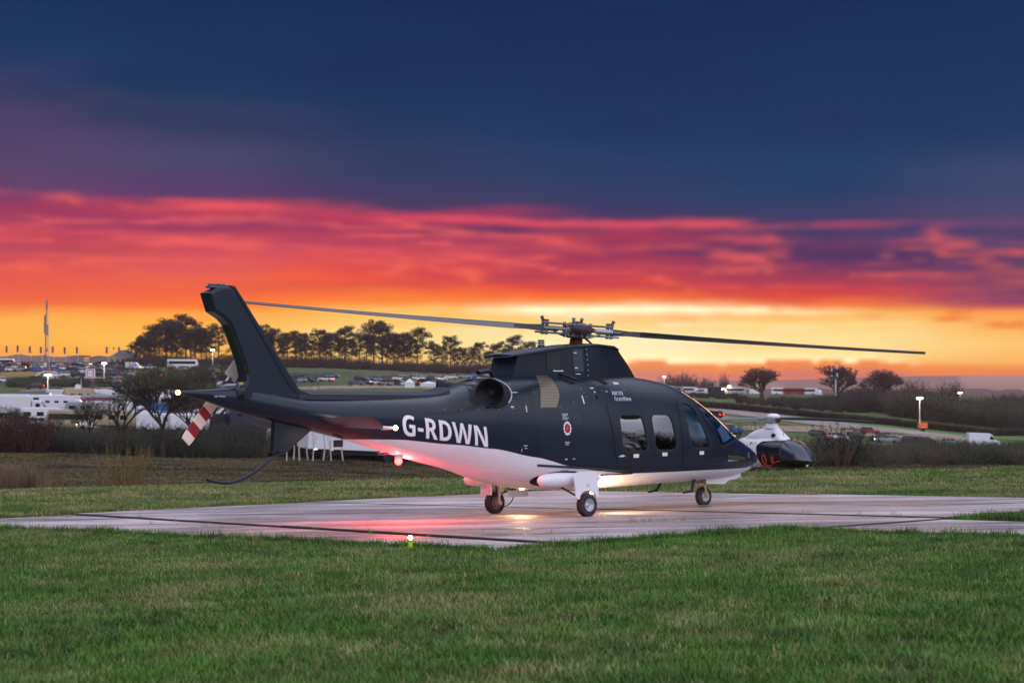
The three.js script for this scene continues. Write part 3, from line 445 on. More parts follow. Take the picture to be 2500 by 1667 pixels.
const liveryUV = (x, y, z) => [(x + 6.7) * liveryPX / 2048, 1 - ((2.32 - y) * liveryPX + (z < 0 ? 400 : 0)) / 800];
const satin = mat('#ffffff', 0.31, { map: livery, specularIntensity: 0.75 }), darkPaint = mat('#121e2b', 0.36, { specularIntensity: 0.75 }), darkTrim = mat('#14181d', 0.5), rubber = mat('#101113', 0.75), whitePaint = mat('#e9e4e8', 0.35), steel = mat('#9a9ca2', 0.35, { metal: 0.9 }), greyMetal = mat('#6d6f78', 0.45, { metal: 0.6 }), hollowBlack = mat('#0b0b0c', 0.8, { side: THREE.DoubleSide });  // the last is flat black: the shade inside openings put into the colour
const glass = mat('#8fa3b3', 0.02, { transmission: 1, thickness: 0, ior: 2.0, side: THREE.DoubleSide }), tinted = mat('#2f4054', 0.02, { transmission: 1, thickness: 0, ior: 3, side: THREE.DoubleSide });

const heli = thing('twin_engine_helicopter', 'dark navy helicopter with white belly and lettered tail boom standing on the concrete pad', 'helicopter');
heli.position.copy(heliBase);
heli.quaternion.setFromAxisAngle(V(0, 0, 1), Math.atan(SLOPE)).multiply(new THREE.Quaternion().setFromAxisAngle(V(0, 1, 0), heliYaw));
const H = hullStations, mirror = (f) => [f(1), f(-1)];
const openings = [cabinWindow, secondWindow, cockpitWindow].map((p) => grow(p, 0.004));
const hull = part(heli, 'fuselage', hullMesh(H, -6.62, 4.99, 0.03, 150, (x, y, z) => (x > 0.8 && openings.some((p) => inside(p, x, y))) || (x > 2.7 && y > 0.9 && Math.abs(z) > 0.03 && inside(windshieldShape, x, y)), liveryUV), satin);
for (const s of [1, -1]) {
  for (const [w, name, m] of [[cabinWindow, 'cabin_window', tinted], [secondWindow, 'cabin_window', tinted], [cockpitWindow, 'cockpit_window', glass]]) {
    const f = part(heli, name, skin(H, grow(w, 0.035), [grow(w, -0.012)], 0.012, 0.03, s), darkTrim); part(f, 'pane', skin(H, grow(w, 0.01), [], -0.004, 0, s), m);
  }
  const wf = part(heli, 'windshield', skin(H, [[2.93, 1.72], [3.0, 1.66], [3.44, 0.96], [3.52, 0.94], [4.12, 1.06], [4.1, 1.085], [3.52, 0.985], [3.44, 1.0], [3.03, 1.68], [2.95, 1.74]], [], 0.008, 0.02, s), darkTrim);
  part(wf, 'pane', skin(H, windshieldShape.map(([x, y]) => { const t = stationsAt(H, x)[2]; return [x, Math.min(y, t - 0.002)]; }), [], -0.002, 0, s, 0.05), glass);
  const doorUV = (g) => { const p = g.attributes.position, u = g.attributes.uv; for (let i = 0; i < p.count; i++) { const t = liveryUV(p.getX(i), p.getY(i), s); u.setXY(i, t[0], t[1]); } return g; };
  const d1 = part(heli, 'sliding_door', doorUV(skin(H, cabinDoor, [grow(cabinWindow, 0.03), grow(secondWindow, 0.03)], 0.012, 0.014, s)), satin), d2 = part(heli, 'cockpit_door', doorUV(skin(H, cockpitDoor, [grow(cockpitWindow, 0.03)], 0.012, 0.014, s)), satin);
  part(d1, 'door_handle', skin(H, rounded([[1.06, 0.87], [1.22, 0.87], [1.22, 0.79], [1.06, 0.79]], 0.03), [], 0.02, 0.01, s), rubber);
  part(d2, 'door_handle', skin(H, rounded([[2.66, 0.84], [2.80, 0.84], [2.80, 0.78], [2.66, 0.78]], 0.02), [], 0.02, 0.01, s), rubber);
  for (const [x, y, parent] of [[1.27, 0.895, d1], [1.92, 0.905, d1], [2.84, 0.905, d2]]) part(parent, 'notice', skin(H, [[x, y], [x + 0.12, y], [x + 0.12, y - 0.055], [x, y - 0.055]], [], 0.0145, 0, s), mat('#e9dfe2', 0.6));
  part(d1, 'seam', skin(H, grow(cabinDoor, 0.012), [grow(cabinDoor, 0.001)], 0.001, 0, s), darkTrim); part(d2, 'seam', skin(H, grow(cockpitDoor, 0.012), [grow(cockpitDoor, 0.001)], 0.001, 0, s), darkTrim);
  const nl = part(heli, 'nose_panel', skin(H, rounded([[3.62, 0.845], [4.32, 0.85], [4.36, 0.68], [3.60, 0.68]], 0.03), [], 0.006, 0.006, s), darkPaint);
  part(nl, 'landing_light_cover', skin(H, rounded([[3.69, 0.815], [4.26, 0.815], [4.27, 0.735], [3.67, 0.72]], 0.015), [], 0.010, 0.004, s), mat('#aab0b8', 0.06, { metal: 1 }));
  // engine intake screen and exhaust
  part(heli, 'intake_screen', skin(H, [[-0.60, 1.62], [-0.28, 1.62], [-0.16, 1.8], [-0.13, 2.0], [-0.13, 2.10], [-0.36, 2.10], [-0.44, 2.0], [-0.54, 1.8]], [], 0.012, 0.012, s, 0.05), mat('#b9b2a6', 0.4, { metal: 0.7, bumpScale: 0.004, bumpMap: meshTile(), map: meshTile() }));
  const ax = V(-0.80, 0.05, 0.60 * s).normalize(), at = V(-1.30, 1.835, 0.40 * s), end = at.clone().addScaledVector(ax, 0.40), q = new THREE.Quaternion().setFromUnitVectors(V(0, 1, 0), ax);
  const tubeG = new THREE.LatheGeometry([[0.165, 0], [0.18, 0.16], [0.205, 0.29], [0.211, 0.302], [0.203, 0.305], [0.165, 0.16], [0.13, 0.05], [0.001, 0.05]].map(([a, b]) => new THREE.Vector2(a, b)), 36).applyQuaternion(q).translate(at.x, at.y, at.z);
  const ex = part(heli, 'exhaust_pipe', tubeG, mat('#060607', 0.85, { side: THREE.DoubleSide })); part(ex, 'exhaust_core', new THREE.SphereGeometry(0.075, 16, 12).scale(1, 1.5, 1).applyQuaternion(q).translate(at.x + ax.x * 0.12, at.y, at.z + ax.z * 0.12), mat('#0c0b0b', 0.8));
  part(heli, 'exhaust_surround', skin(H, arcBand(-1.36, 1.845, 0.32, 0.235, 0.05, -0.9, 1.75, 0.02), [], 0.006, 0.006, s, 0.05), mat('#a9abb0', 0.4, { metal: 0.5 }));
  part(heli, 'exhaust_recess', skin(H, [...ring(-1.36, 1.845, 0.315, 0.23, 0.05).filter((p) => p[0] > -1.5), [-1.62, 1.99], [-1.76, 1.84], [-1.82, 1.72], [-1.74, 1.665]], [], 0.003, 0, s, 0.05), hollowBlack);
}
function ring(x, y, a, b, lean) { const o = []; for (let i = 0; i < 36; i++) { const t = i / 36 * 6.283; o.push([x + a * Math.cos(t), y + b * Math.sin(t) + lean * Math.cos(t)]); } return o; }
function arcBand(x, y, a, b, lean, t0, t1, w) { const o = [], q = []; for (let i = 0; i <= 20; i++) { const t = lerp(t0, t1, i / 20); o.push([x + a * Math.cos(t), y + b * Math.sin(t) + lean * Math.cos(t)]); q.unshift([x + (a - w) * Math.cos(t), y + (b - w) * Math.sin(t) + lean * Math.cos(t)]); } return [...o, ...q]; }
function meshTile() { return meshTile.t ??= (() => { const t = canvasTexture(64, 64, (c) => { c.fillStyle = '#4c4844'; c.fillRect(0, 0, 64, 64); c.fillStyle = '#e8e0d2'; c.fillRect(0, 0, 64, 20); c.fillRect(0, 0, 20, 64); }); t.repeat.set(45, 45); return t; })(); }

// tail: drive shaft cover, fin, cone, stabilisers, ventral fin and skid
{
  const cover = new THREE.Shape([[-0.13, 0], [-0.12, 0.09], [-0.07, 0.14], [0.07, 0.14], [0.12, 0.09], [0.13, 0]].map(([a, b]) => new THREE.Vector2(a, b)));
  const g = new THREE.ExtrudeGeometry(cover, { depth: 2.75, steps: 12, bevelEnabled: false }); g.rotateY(Math.PI / 2); // along x
  const p = g.attributes.position; for (let i = 0; i < p.count; i++) { const x = p.getX(i) - 4.72, t = clamp((x + 2.35) / 0.38, 0, 1); p.setXYZ(i, x, p.getY(i) + lerp(1.765, 1.735, clamp((x + 4.7) / 2.5, 0, 1)) + 0.07 * t * t, p.getZ(i) * (1 + 0.6 * t)); } g.computeVertexNormals();
  part(heli, 'shaft_cover', toCreasedNormals(g, 0.5), darkPaint);
  part(heli, 'hinge', [1, -1].map((s) => rod(V(-4.6, 1.785, 0.137 * s), V(-2.45, 1.76, 0.14 * s), 0.008, 0.008, 5)), darkTrim);
  const fin = (pts, thick, tip) => { const g = new THREE.ExtrudeGeometry(new THREE.Shape(pts.map(([a, b]) => new THREE.Vector2(a, b))), { depth: thick, bevelEnabled: true, bevelThickness: thick * 0.3, bevelSize: thick * 0.3, bevelOffset: -thick * 0.3, bevelSegments: 3, steps: 1 }); g.translate(0, 0, -thick / 2); return g; };
  const finCurve = [[-5.86, 2.80], [-5.80, 2.68], [-5.62, 2.26], [-5.585, 2.12], [-5.60, 2.03], [-5.66, 1.97]];
  part(heli, 'tail_fin', fin([[-4.42, 1.80], [-4.72, 1.93], [-5.58, 3.08], [-5.765, 3.32], [-6.0, 3.315], [-6.21, 3.22], [-6.12, 2.97], [-5.95, 2.88], ...finCurve, [-5.66, 1.78]], 0.15), darkPaint);
  part(heli, 'fin_leading_edge', fin([[-4.40, 1.83], [-4.70, 1.945], [-5.765, 3.328], [-5.86, 3.328], [-4.88, 1.92], [-4.70, 1.80]], 0.162), darkTrim.clone().copy(darkPaint));
  part(heli, 'fin_tip_light', [box(0.11, 0.03, 0.09, -6.06, 3.335, 0, 0.01), box(0.11, 0.03, 0.09, -5.93, 3.335, 0, 0.01), box(0.30, 0.03, 0.10, -6.0, 3.305, 0, 0.01)], mat('#4b5a6b', 0.4));
  part(heli, 'gearbox_bump', [new THREE.SphereGeometry(0.13, 24, 16).scale(0.9, 1, 0.8).translate(-5.66, 1.86, 0.10), new THREE.CylinderGeometry(0.075, 0.085, 0.05, 24).rotateX(Math.PI / 2).translate(-5.66, 1.87, 0.205)], darkPaint);
  part(heli, 'tie_down_tag', box(0.06, 0.035, 0.02, -5.68, 2.0, 0.1, 0.005), mat('#c9a21a', 0.5));
  for (const s of [1, -1]) {
    const pos = [], idx = [], prof = [[0, 0], [0.08, 0.028], [0.3, 0.034], [0.7, 0.02], [1, 0.0], [0.7, -0.022], [0.3, -0.036], [0.08, -0.03]], stations = [[0.18, -3.95, 1.40, -4.50, 1.525], [0.8, -4.0, 1.385, -4.50, 1.532], [1.16, -4.09, 1.375, -4.49, 1.54], [1.30, -4.2, 1.40, -4.49, 1.54], [1.43, -4.42, 1.51, -4.49, 1.54]];
    for (const [z, lx, ly, tx, ty] of stations) for (const [t, h] of prof) pos.push(lerp(lx, tx, t), lerp(ly, ty, t) + h * (Math.hypot(lx - tx, ly - ty) / 0.55), z * s);
    const n = prof.length; for (let i = 0; i + 1 < stations.length; i++) for (let k = 0; k < n; k++) { const a = i * n + k, b = i * n + (k + 1) % n; s > 0 ? idx.push(a, b, a + n, b, b + n, a + n) : idx.push(a, a + n, b, b, a + n, b + n); }
    const e = (stations.length - 1) * n; for (let k = 1; k + 1 < n; k++) s > 0 ? idx.push(e, e + k, e + k + 1) : idx.push(e, e + k + 1, e + k);
    const g = new THREE.BufferGeometry(); g.setAttribute('position', new THREE.Float32BufferAttribute(pos, 3)); g.setIndex(idx); g.computeVertexNormals();
    const st = part(heli, 'stabiliser', toCreasedNormals(g, 0.8), darkPaint);
    part(st, 'position_light_mount', rod(V(-4.10, 1.375, 1.16 * s), V(-3.86, 1.372, 1.13 * s), 0.03, 0.018, 10), mat('#c8cbd2', 0.4));
    part(st, 'position_light', new THREE.SphereGeometry(0.034, 16, 12).translate(-3.83, 1.372, 1.13 * s), mat('#fff6e0', 0.3, { emissive: lin(s > 0 ? '#fff4dc' : '#fff4dc'), emissiveIntensity: s > 0 ? 12 : 5 }));
  }
  part(heli, 'ventral_fin', fin([[-5.06, 1.52], [-5.10, 1.075], [-4.9, 1.035], [-4.42, 1.36], [-4.3, 1.45]], 0.07), darkPaint);
  part(heli, 'tail_skid', pipe([V(-4.93, 1.08, 0), V(-5.08, 0.99, 0), V(-5.36, 0.82, 0), V(-5.65, 0.70, 0), V(-5.89, 0.67, 0), V(-6.18, 0.715, 0)], 0.024, 40, 10), darkPaint);
  part(heli, 'tail_light', new THREE.SphereGeometry(0.034, 16, 12).translate(-6.65, 1.89, 0), mat('#ffdfa0', 0.3, { emissive: lin('#ffd27a'), emissiveIntensity: 8 }));
  part(heli, 'belly_antenna', [box(0.16, 0.10, 0.03, -3.92, 1.16, 0, 0.01), box(0.22, 0.03, 0.02, -3.1, 1.0, 0, 0.008)], darkTrim);
  // tail rotor on the far side, at rest
  const tr = new THREE.Group(); tr.name = 'tail_rotor'; heli.add(tr); tr.position.set(-5.64, 1.96, -0.36); tr.rotation.z = -0.72;
  part(tr, 'rotor_hub', [new THREE.CylinderGeometry(0.09, 0.09, 0.10, 24).rotateX(Math.PI / 2), new THREE.CylinderGeometry(0.05, 0.05, 0.34, 16).rotateX(Math.PI / 2).translate(0, 0, 0.16), box(0.05, 0.36, 0.06, 0, 0, 0, 0.01)], steel);
  const stripes = canvasTexture(16, 256, (c) => { ['#d9d4cf', '#7d1522', '#d9d4cf', '#7d1522', '#bdb8b2'].forEach((k, i) => { c.fillStyle = k; c.fillRect(0, [0, 44, 92, 138, 178][i], 16, 90); }); });
  for (const s of [1, -1]) { const b = new THREE.BoxGeometry(0.19, 0.80, 0.018, 2, 12, 1); const q = b.attributes.position; for (let i = 0; i < q.count; i++) { const t = (q.getY(i) + 0.4) / 0.8; q.setX(i, q.getX(i) * (t > 0.97 ? 0.85 : 1)); q.setZ(i, q.getZ(i) * (1 - 2.6 * Math.abs(q.getX(i)) * 1.5) + q.getX(i) * 0.12); } b.translate(0, 0.57, 0); if (s < 0) b.rotateZ(Math.PI); b.computeVertexNormals(); part(tr, 'blade', b, mat('#ffffff', 0.5, { map: stripes })); }
}

// the mast fairing above the cabin
{
  const outline = [[-0.80, 2.02], [-0.66, 2.425], [0.38, 2.55], [0.9, 2.578], [1.36, 2.55], [1.5, 2.50], [2.18, 2.00]], half = (x) => { const k = [[-0.85, 0.27], [-0.45, 0.31], [0.1, 0.36], [0.6, 0.385], [1.0, 0.365], [1.4, 0.30], [1.8, 0.17], [2.06, 0.06], [2.2, 0.01]]; let i = 1; while (i < k.length - 1 && k[i][0] < x) i++; const t = clamp((x - k[i - 1][0]) / (k[i][0] - k[i - 1][0]), 0, 1); return lerp(k[i - 1][1], k[i][1], t); };
  const topAt = (x) => { for (let i = 1; i < outline.length; i++) if (x <= outline[i][0]) return lerp(outline[i - 1][1], outline[i][1], clamp((x - outline[i - 1][0]) / (outline[i][0] - outline[i - 1][0]), 0, 1)); return 2.0; };
  const xs = []; for (let x = -0.8; x <= 2.181; x += 0.045) xs.push(x); for (const e of [-0.66, 1.36, 1.5, 2.18]) xs.push(e); xs.sort((a, b) => a - b);
  const pos = [], idx = [], up = 6;
  for (const x of xs) { const top = topAt(x), w = half(x); for (const s of [1, -1]) for (let k = 0; k <= up; k++) { const t = s > 0 ? k / up : 1 - k / up, y = lerp(2.0, top, t); pos.push(x - (x < -0.6 ? 0 : 0), y, s * w * (1 - 0.10 * t * clamp((y - 2.0) / 0.5, 0, 1))); } }
  const n = 2 * (up + 1); for (let i = 0; i + 1 < xs.length; i++) for (let k = 0; k + 1 < n; k++) { const a = i * n + k; idx.push(a, a + 1, a + n, a + 1, a + n + 1, a + n); }
  const g = new THREE.BufferGeometry(); g.setAttribute('position', new THREE.Float32BufferAttribute(pos, 3)); g.setIndex(idx); g.computeVertexNormals();
  const f = part(heli, 'mast_fairing', toCreasedNormals(g, 0.6), mat('#121e2b', 0.5, { side: THREE.DoubleSide, specularIntensity: 0.7 }));
  // overhanging roof plate
  const rp = [], ri = []; xs.filter((x) => x > -0.7 && x < 1.51).concat([]).forEach((x) => { const w = half(x) * 0.9 + 0.035, y = topAt(x); for (const [z, h] of [[w, -0.012], [w * 0.97, 0.012], [0, 0.03], [-w * 0.97, 0.012], [-w, -0.012]]) rp.push(x - (x < -0.6 ? 0.17 : 0), y + h - (x < -0.6 ? 0.02 : 0), z); });
  for (let i = 0; i + 1 < rp.length / 15; i++) for (let k = 0; k < 5; k++) { const a = i * 5 + k, b = i * 5 + (k + 1) % 5; ri.push(a, b, a + 5, b, b + 5, a + 5); }
  const rg = new THREE.BufferGeometry(); rg.setAttribute('position', new THREE.Float32BufferAttribute(rp, 3)); rg.setIndex(ri); rg.computeVertexNormals(); part(f, 'roof_plate', toCreasedNormals(rg, 0.5), mat('#343d49', 0.5, { side: THREE.DoubleSide }));
  const plate = (x0, x1, y0, y1, m, name) => { const z = (x, y) => half(x) * (1 - 0.10 * clamp((y - 2) / (topAt(x) - 2), 0, 1) * clamp((y - 2) / 0.5, 0, 1)) + 0.009, q = []; for (const s of [1, -1]) { const p = new THREE.BufferGeometry(), v = [[x0, y0], [x1, y0], [x1, y1], [x0, y1]].map(([x, y]) => V(x, y, z(x, y) * s)); p.setFromPoints([v[0], v[1], v[2], v[0], v[2], v[3]]); p.computeVertexNormals(); q.push(p); } part(f, name, q, m); };
  const ds = darkTrim.clone(); ds.side = THREE.DoubleSide; plate(-0.13, 0.13, 2.18, 2.45, ds, 'cooling_vent'); const pd = mat('#27303b', 0.4, { side: THREE.DoubleSide }); plate(0.40, 0.60, 2.16, 2.50, pd, 'access_panel');
  const wh = mat('#e6e6ea', 0.6, { side: THREE.DoubleSide }); for (const [x, y, w, h] of [[0.42, 2.44, 0.06, 0.016], [0.42, 2.21, 0.06, 0.016], [0.43, 2.12, 0.1, 0.012], [-0.02, 2.165, 0.2, 0.018]]) plate(x, x + w, y, y + h, wh, 'notice');
  const seam = mat('#0d1116', 0.6, { side: THREE.DoubleSide }); plate(0.66, 0.674, 2.06, 2.56, seam, 'seam'); for (let i = 0; i < 6; i++) plate(0.69, 0.705, 2.1 + i * 0.08, 2.112 + i * 0.08, wh, 'rivet');
  part(heli, 'beacon', [new THREE.CylinderGeometry(0.055, 0.07, 0.05, 20).translate(0.08, 2.535, 0)], darkTrim); part(heli.children[heli.children.length - 1], 'beacon_lens', [new THREE.CylinderGeometry(0.042, 0.05, 0.10, 20).translate(0.08, 2.605, 0)], mat('#c9b7a6', 0.25)); part(heli.children[heli.children.length - 1], 'beacon_cage', [0.57, 0.605, 0.64].map((y) => new THREE.TorusGeometry(0.05, 0.007, 8, 20).rotateX(Math.PI / 2).translate(0.08, 2 + y, 0)), darkTrim);
  part(heli, 'breather_pipe', pipe([V(-1.36, 2.15, 0.14), V(-1.22, 2.17, 0.14), V(-1.12, 2.17, 0.14), V(-1.0, 2.03, 0.15)], 0.035, 24, 8), darkTrim);
  part(heli, 'drain_pipe', pipe([V(0.12, 2.13, 0.38), V(0.18, 2.10, 0.44), V(0.26, 2.06, 0.49), V(0.33, 2.04, 0.51)], 0.022, 16, 8), darkTrim);
  part(heli, 'cabin_air_scoop', mirror((s) => skin(H, [[0.78, 2.06], [0.86, 2.09], [1.02, 1.98], [0.95, 1.96]], [], 0.01, 0.01, s)), hollowBlack);
}

// main rotor: mast, swashplate, hub, four blades at rest
{
  const rotor = new THREE.Group(); rotor.name = 'main_rotor'; heli.add(rotor); rotor.position.set(0.82, 2.535, 0);
  rotor.quaternion.setFromAxisAngle(V(-0.688, 0, 0.725), -0.09).premultiply(new THREE.Quaternion().setFromAxisAngle(V(0.725, 0, 0.688), 0.037)); // the disc leans to the right and a little towards the lawn
  part(rotor, 'mast_boot', new THREE.LatheGeometry([...Array(13)].map((_, i) => new THREE.Vector2(0.10 - 0.012 * (i / 12) + (i % 2 ? 0.016 : 0), i * 0.0135)), 28), mat('#6e2a20', 0.7));
  part(rotor, 'mast', new THREE.CylinderGeometry(0.055, 0.06, 0.30, 24).translate(0, 0.15, 0), steel);
  part(rotor, 'swashplate', [new THREE.CylinderGeometry(0.17, 0.15, 0.035, 32).translate(0, 0.165, 0), new THREE.CylinderGeometry(0.13, 0.13, 0.04, 32).translate(0, 0.205, 0)], greyMetal);
  part(rotor, 'scissor_link', [rod(V(0.10, 0.18, 0.05), V(0.22, 0.08, 0.12), 0.018), rod(V(0.22, 0.08, 0.12), V(0.15, 0.02, 0.06), 0.016)], greyMetal);
  const spin = 43.5 * Math.PI / 180 + 0.02;                             // two blades lie across the view
  part(rotor, 'rotor_hub', new THREE.LatheGeometry([[0.001, 0.19], [0.13, 0.19], [0.19, 0.215], [0.20, 0.25], [0.17, 0.27], [0.17, 0.30], [0.19, 0.315], [0.17, 0.335], [0.001, 0.34]].map(([a, b]) => new THREE.Vector2(a, b)), 32), greyMetal);
  part(rotor, 'hub_cap', new THREE.LatheGeometry([[0.2, 0.345], [0.195, 0.352], [0.15, 0.375], [0.09, 0.392], [0.001, 0.40]].map(([a, b]) => new THREE.Vector2(a, b)), 36), mat('#5b3a36', 0.45));
  part(rotor, 'cap_post', new THREE.CylinderGeometry(0.13, 0.15, 0.05, 28).translate(0, 0.335, 0), greyMetal);
  for (let k = 0; k < 4; k++) {
    const turn = (g) => g.rotateY(-spin - k * Math.PI / 2), b = new THREE.BoxGeometry(4.55, 0.042, 0.335, 60, 2, 6), q = b.attributes.position;
    for (let i = 0; i < q.count; i++) { const r = q.getX(i) + 2.275, t = r / 4.55, z = q.getZ(i) * (t < 0.05 ? 0.55 + 9 * t : 1) * (t > 0.965 ? 1 - (t - 0.965) * 12 : 1), c = Math.abs(z) / 0.17, tw = 0.26 - 0.22 * t; q.setXYZ(i, 0.80 + r, 0.275 + q.getY(i) * Math.max(0.15, 1 - c * c) + 0.05 * t * t + z * Math.sin(tw), z * Math.cos(tw) - 0.03); }
    b.computeVertexNormals();
    const blade = part(rotor, 'rotor_blade', turn(b), mat('#4a464c', 0.42));
    const cuff = new THREE.BoxGeometry(0.46, 0.11, 0.17, 8, 2, 2), cq = cuff.attributes.position; for (let i = 0; i < cq.count; i++) { const t = cq.getX(i) / 0.46 + 0.5; cq.setXYZ(i, cq.getX(i) + 0.74, 0.275 + cq.getY(i) * lerp(1, 0.5, t), cq.getZ(i) * lerp(0.9, 1.25, t)); } cuff.computeVertexNormals();
    part(blade, 'blade_cuff', turn(cuff), mat('#57525a', 0.4, { metal: 0.4 }));
    part(blade, 'grip_plate', [turn(box(0.42, 0.032, 0.17, 0.34, 0.355, 0, 0.012)), turn(box(0.42, 0.032, 0.17, 0.34, 0.205, 0, 0.012))], greyMetal); part(blade, 'tension_link', turn(box(0.46, 0.06, 0.08, 0.34, 0.28, 0, 0.02)), steel);
    part(blade, 'bolt', [0.20, 0.47, 0.53].map((x) => turn(new THREE.CylinderGeometry(0.026, 0.026, 0.215, 12).translate(x, 0.28, x > 0.5 ? 0.05 : 0.0))), steel); part(blade, 'grip_nut', [0.47, 0.53].map((x) => turn(new THREE.CylinderGeometry(0.036, 0.036, 0.03, 6).translate(x, 0.395, x > 0.5 ? 0.05 : 0.0))), greyMetal);
    part(blade, 'damper', turn(new THREE.CylinderGeometry(0.042, 0.042, 0.26, 16).rotateZ(Math.PI / 2).translate(0.42, 0.275, 0.14)), steel); part(blade, 'damper_rod', turn(new THREE.CylinderGeometry(0.02, 0.02, 0.46, 10).rotateZ(Math.PI / 2).translate(0.45, 0.275, 0.14)), greyMetal);
    part(blade, 'vibration_absorber', turn(rod(V(0.52, 0.39, -0.05), V(0.56, 0.45, -0.06), 0.012, 0.03, 8)), greyMetal);
    part(blade, 'pitch_link', [rod(V(0.165, 0.16, 0.14), V(0.36, 0.23, 0.16), 0.014), box(0.3, 0.03, 0.04, 0.50, 0.205, 0.13, 0.01)].map(turn), steel);
  }
}

// landing gear, lamps and cabin of the dark helicopter
const tyreProfile = (r, w) => [[r * 0.52, -w * 0.36], [r * 0.62, -w * 0.47], [r * 0.82, -w * 0.5], [r * 0.95, -w * 0.38], [r, -w * 0.16], [r * 0.985, -w * 0.09], [r, -w * 0.05], [r, w * 0.05], [r * 0.985, w * 0.09], [r, w * 0.16], [r * 0.95, w * 0.38], [r * 0.82, w * 0.5], [r * 0.62, w * 0.47], [r * 0.52, w * 0.36]].map(([a, b]) => new THREE.Vector2(a, b));
const rimProfile = (r, w) => [[0.001, w * 0.25], [r * 0.14, w * 0.27], [r * 0.16, w * 0.12], [r * 0.34, w * 0.02], [r * 0.44, w * 0.2], [r * 0.5, w * 0.42], [r * 0.56, w * 0.44], [r * 0.55, -w * 0.40], [0.001, -w * 0.3]].map(([a, b]) => new THREE.Vector2(a, b));
const tyreDirt = noiseTexture(128, (u, v) => { const k = clamp((tileFbm(u, v, 10, 10, 3, 51) - 0.5) * 5, 0, 1); return [lerp(0.13, 0.32, k * k * 0.6), lerp(0.13, 0.29, k * k * 0.6), lerp(0.14, 0.24, k * k * 0.6)]; });
function wheel(parent, x, y, z, r, w, s) {
  const tyre = part(parent, 'wheel', new THREE.LatheGeometry(tyreProfile(r, w), 44).rotateX(Math.PI / 2 * s).translate(x, y, z), mat('#ffffff', 0.7, { map: tyreDirt }));
  part(tyre, 'rim', new THREE.LatheGeometry(rimProfile(r, w), 36).rotateX(Math.PI / 2 * s).translate(x, y, z), mat('#c4c4ca', 0.4, { metal: 0.4 })); part(tyre, 'wheel_bolt', [...[...Array(8)].map((_, i) => new THREE.CylinderGeometry(0.006, 0.006, w * 0.12, 6).rotateX(Math.PI / 2).translate(x + r * 0.27 * Math.cos(i * 0.785), y + r * 0.27 * Math.sin(i * 0.785), z + s * w * 0.1))], mat('#c4c4ca', 0.4, { metal: 0.4 }));
  return tyre;
}
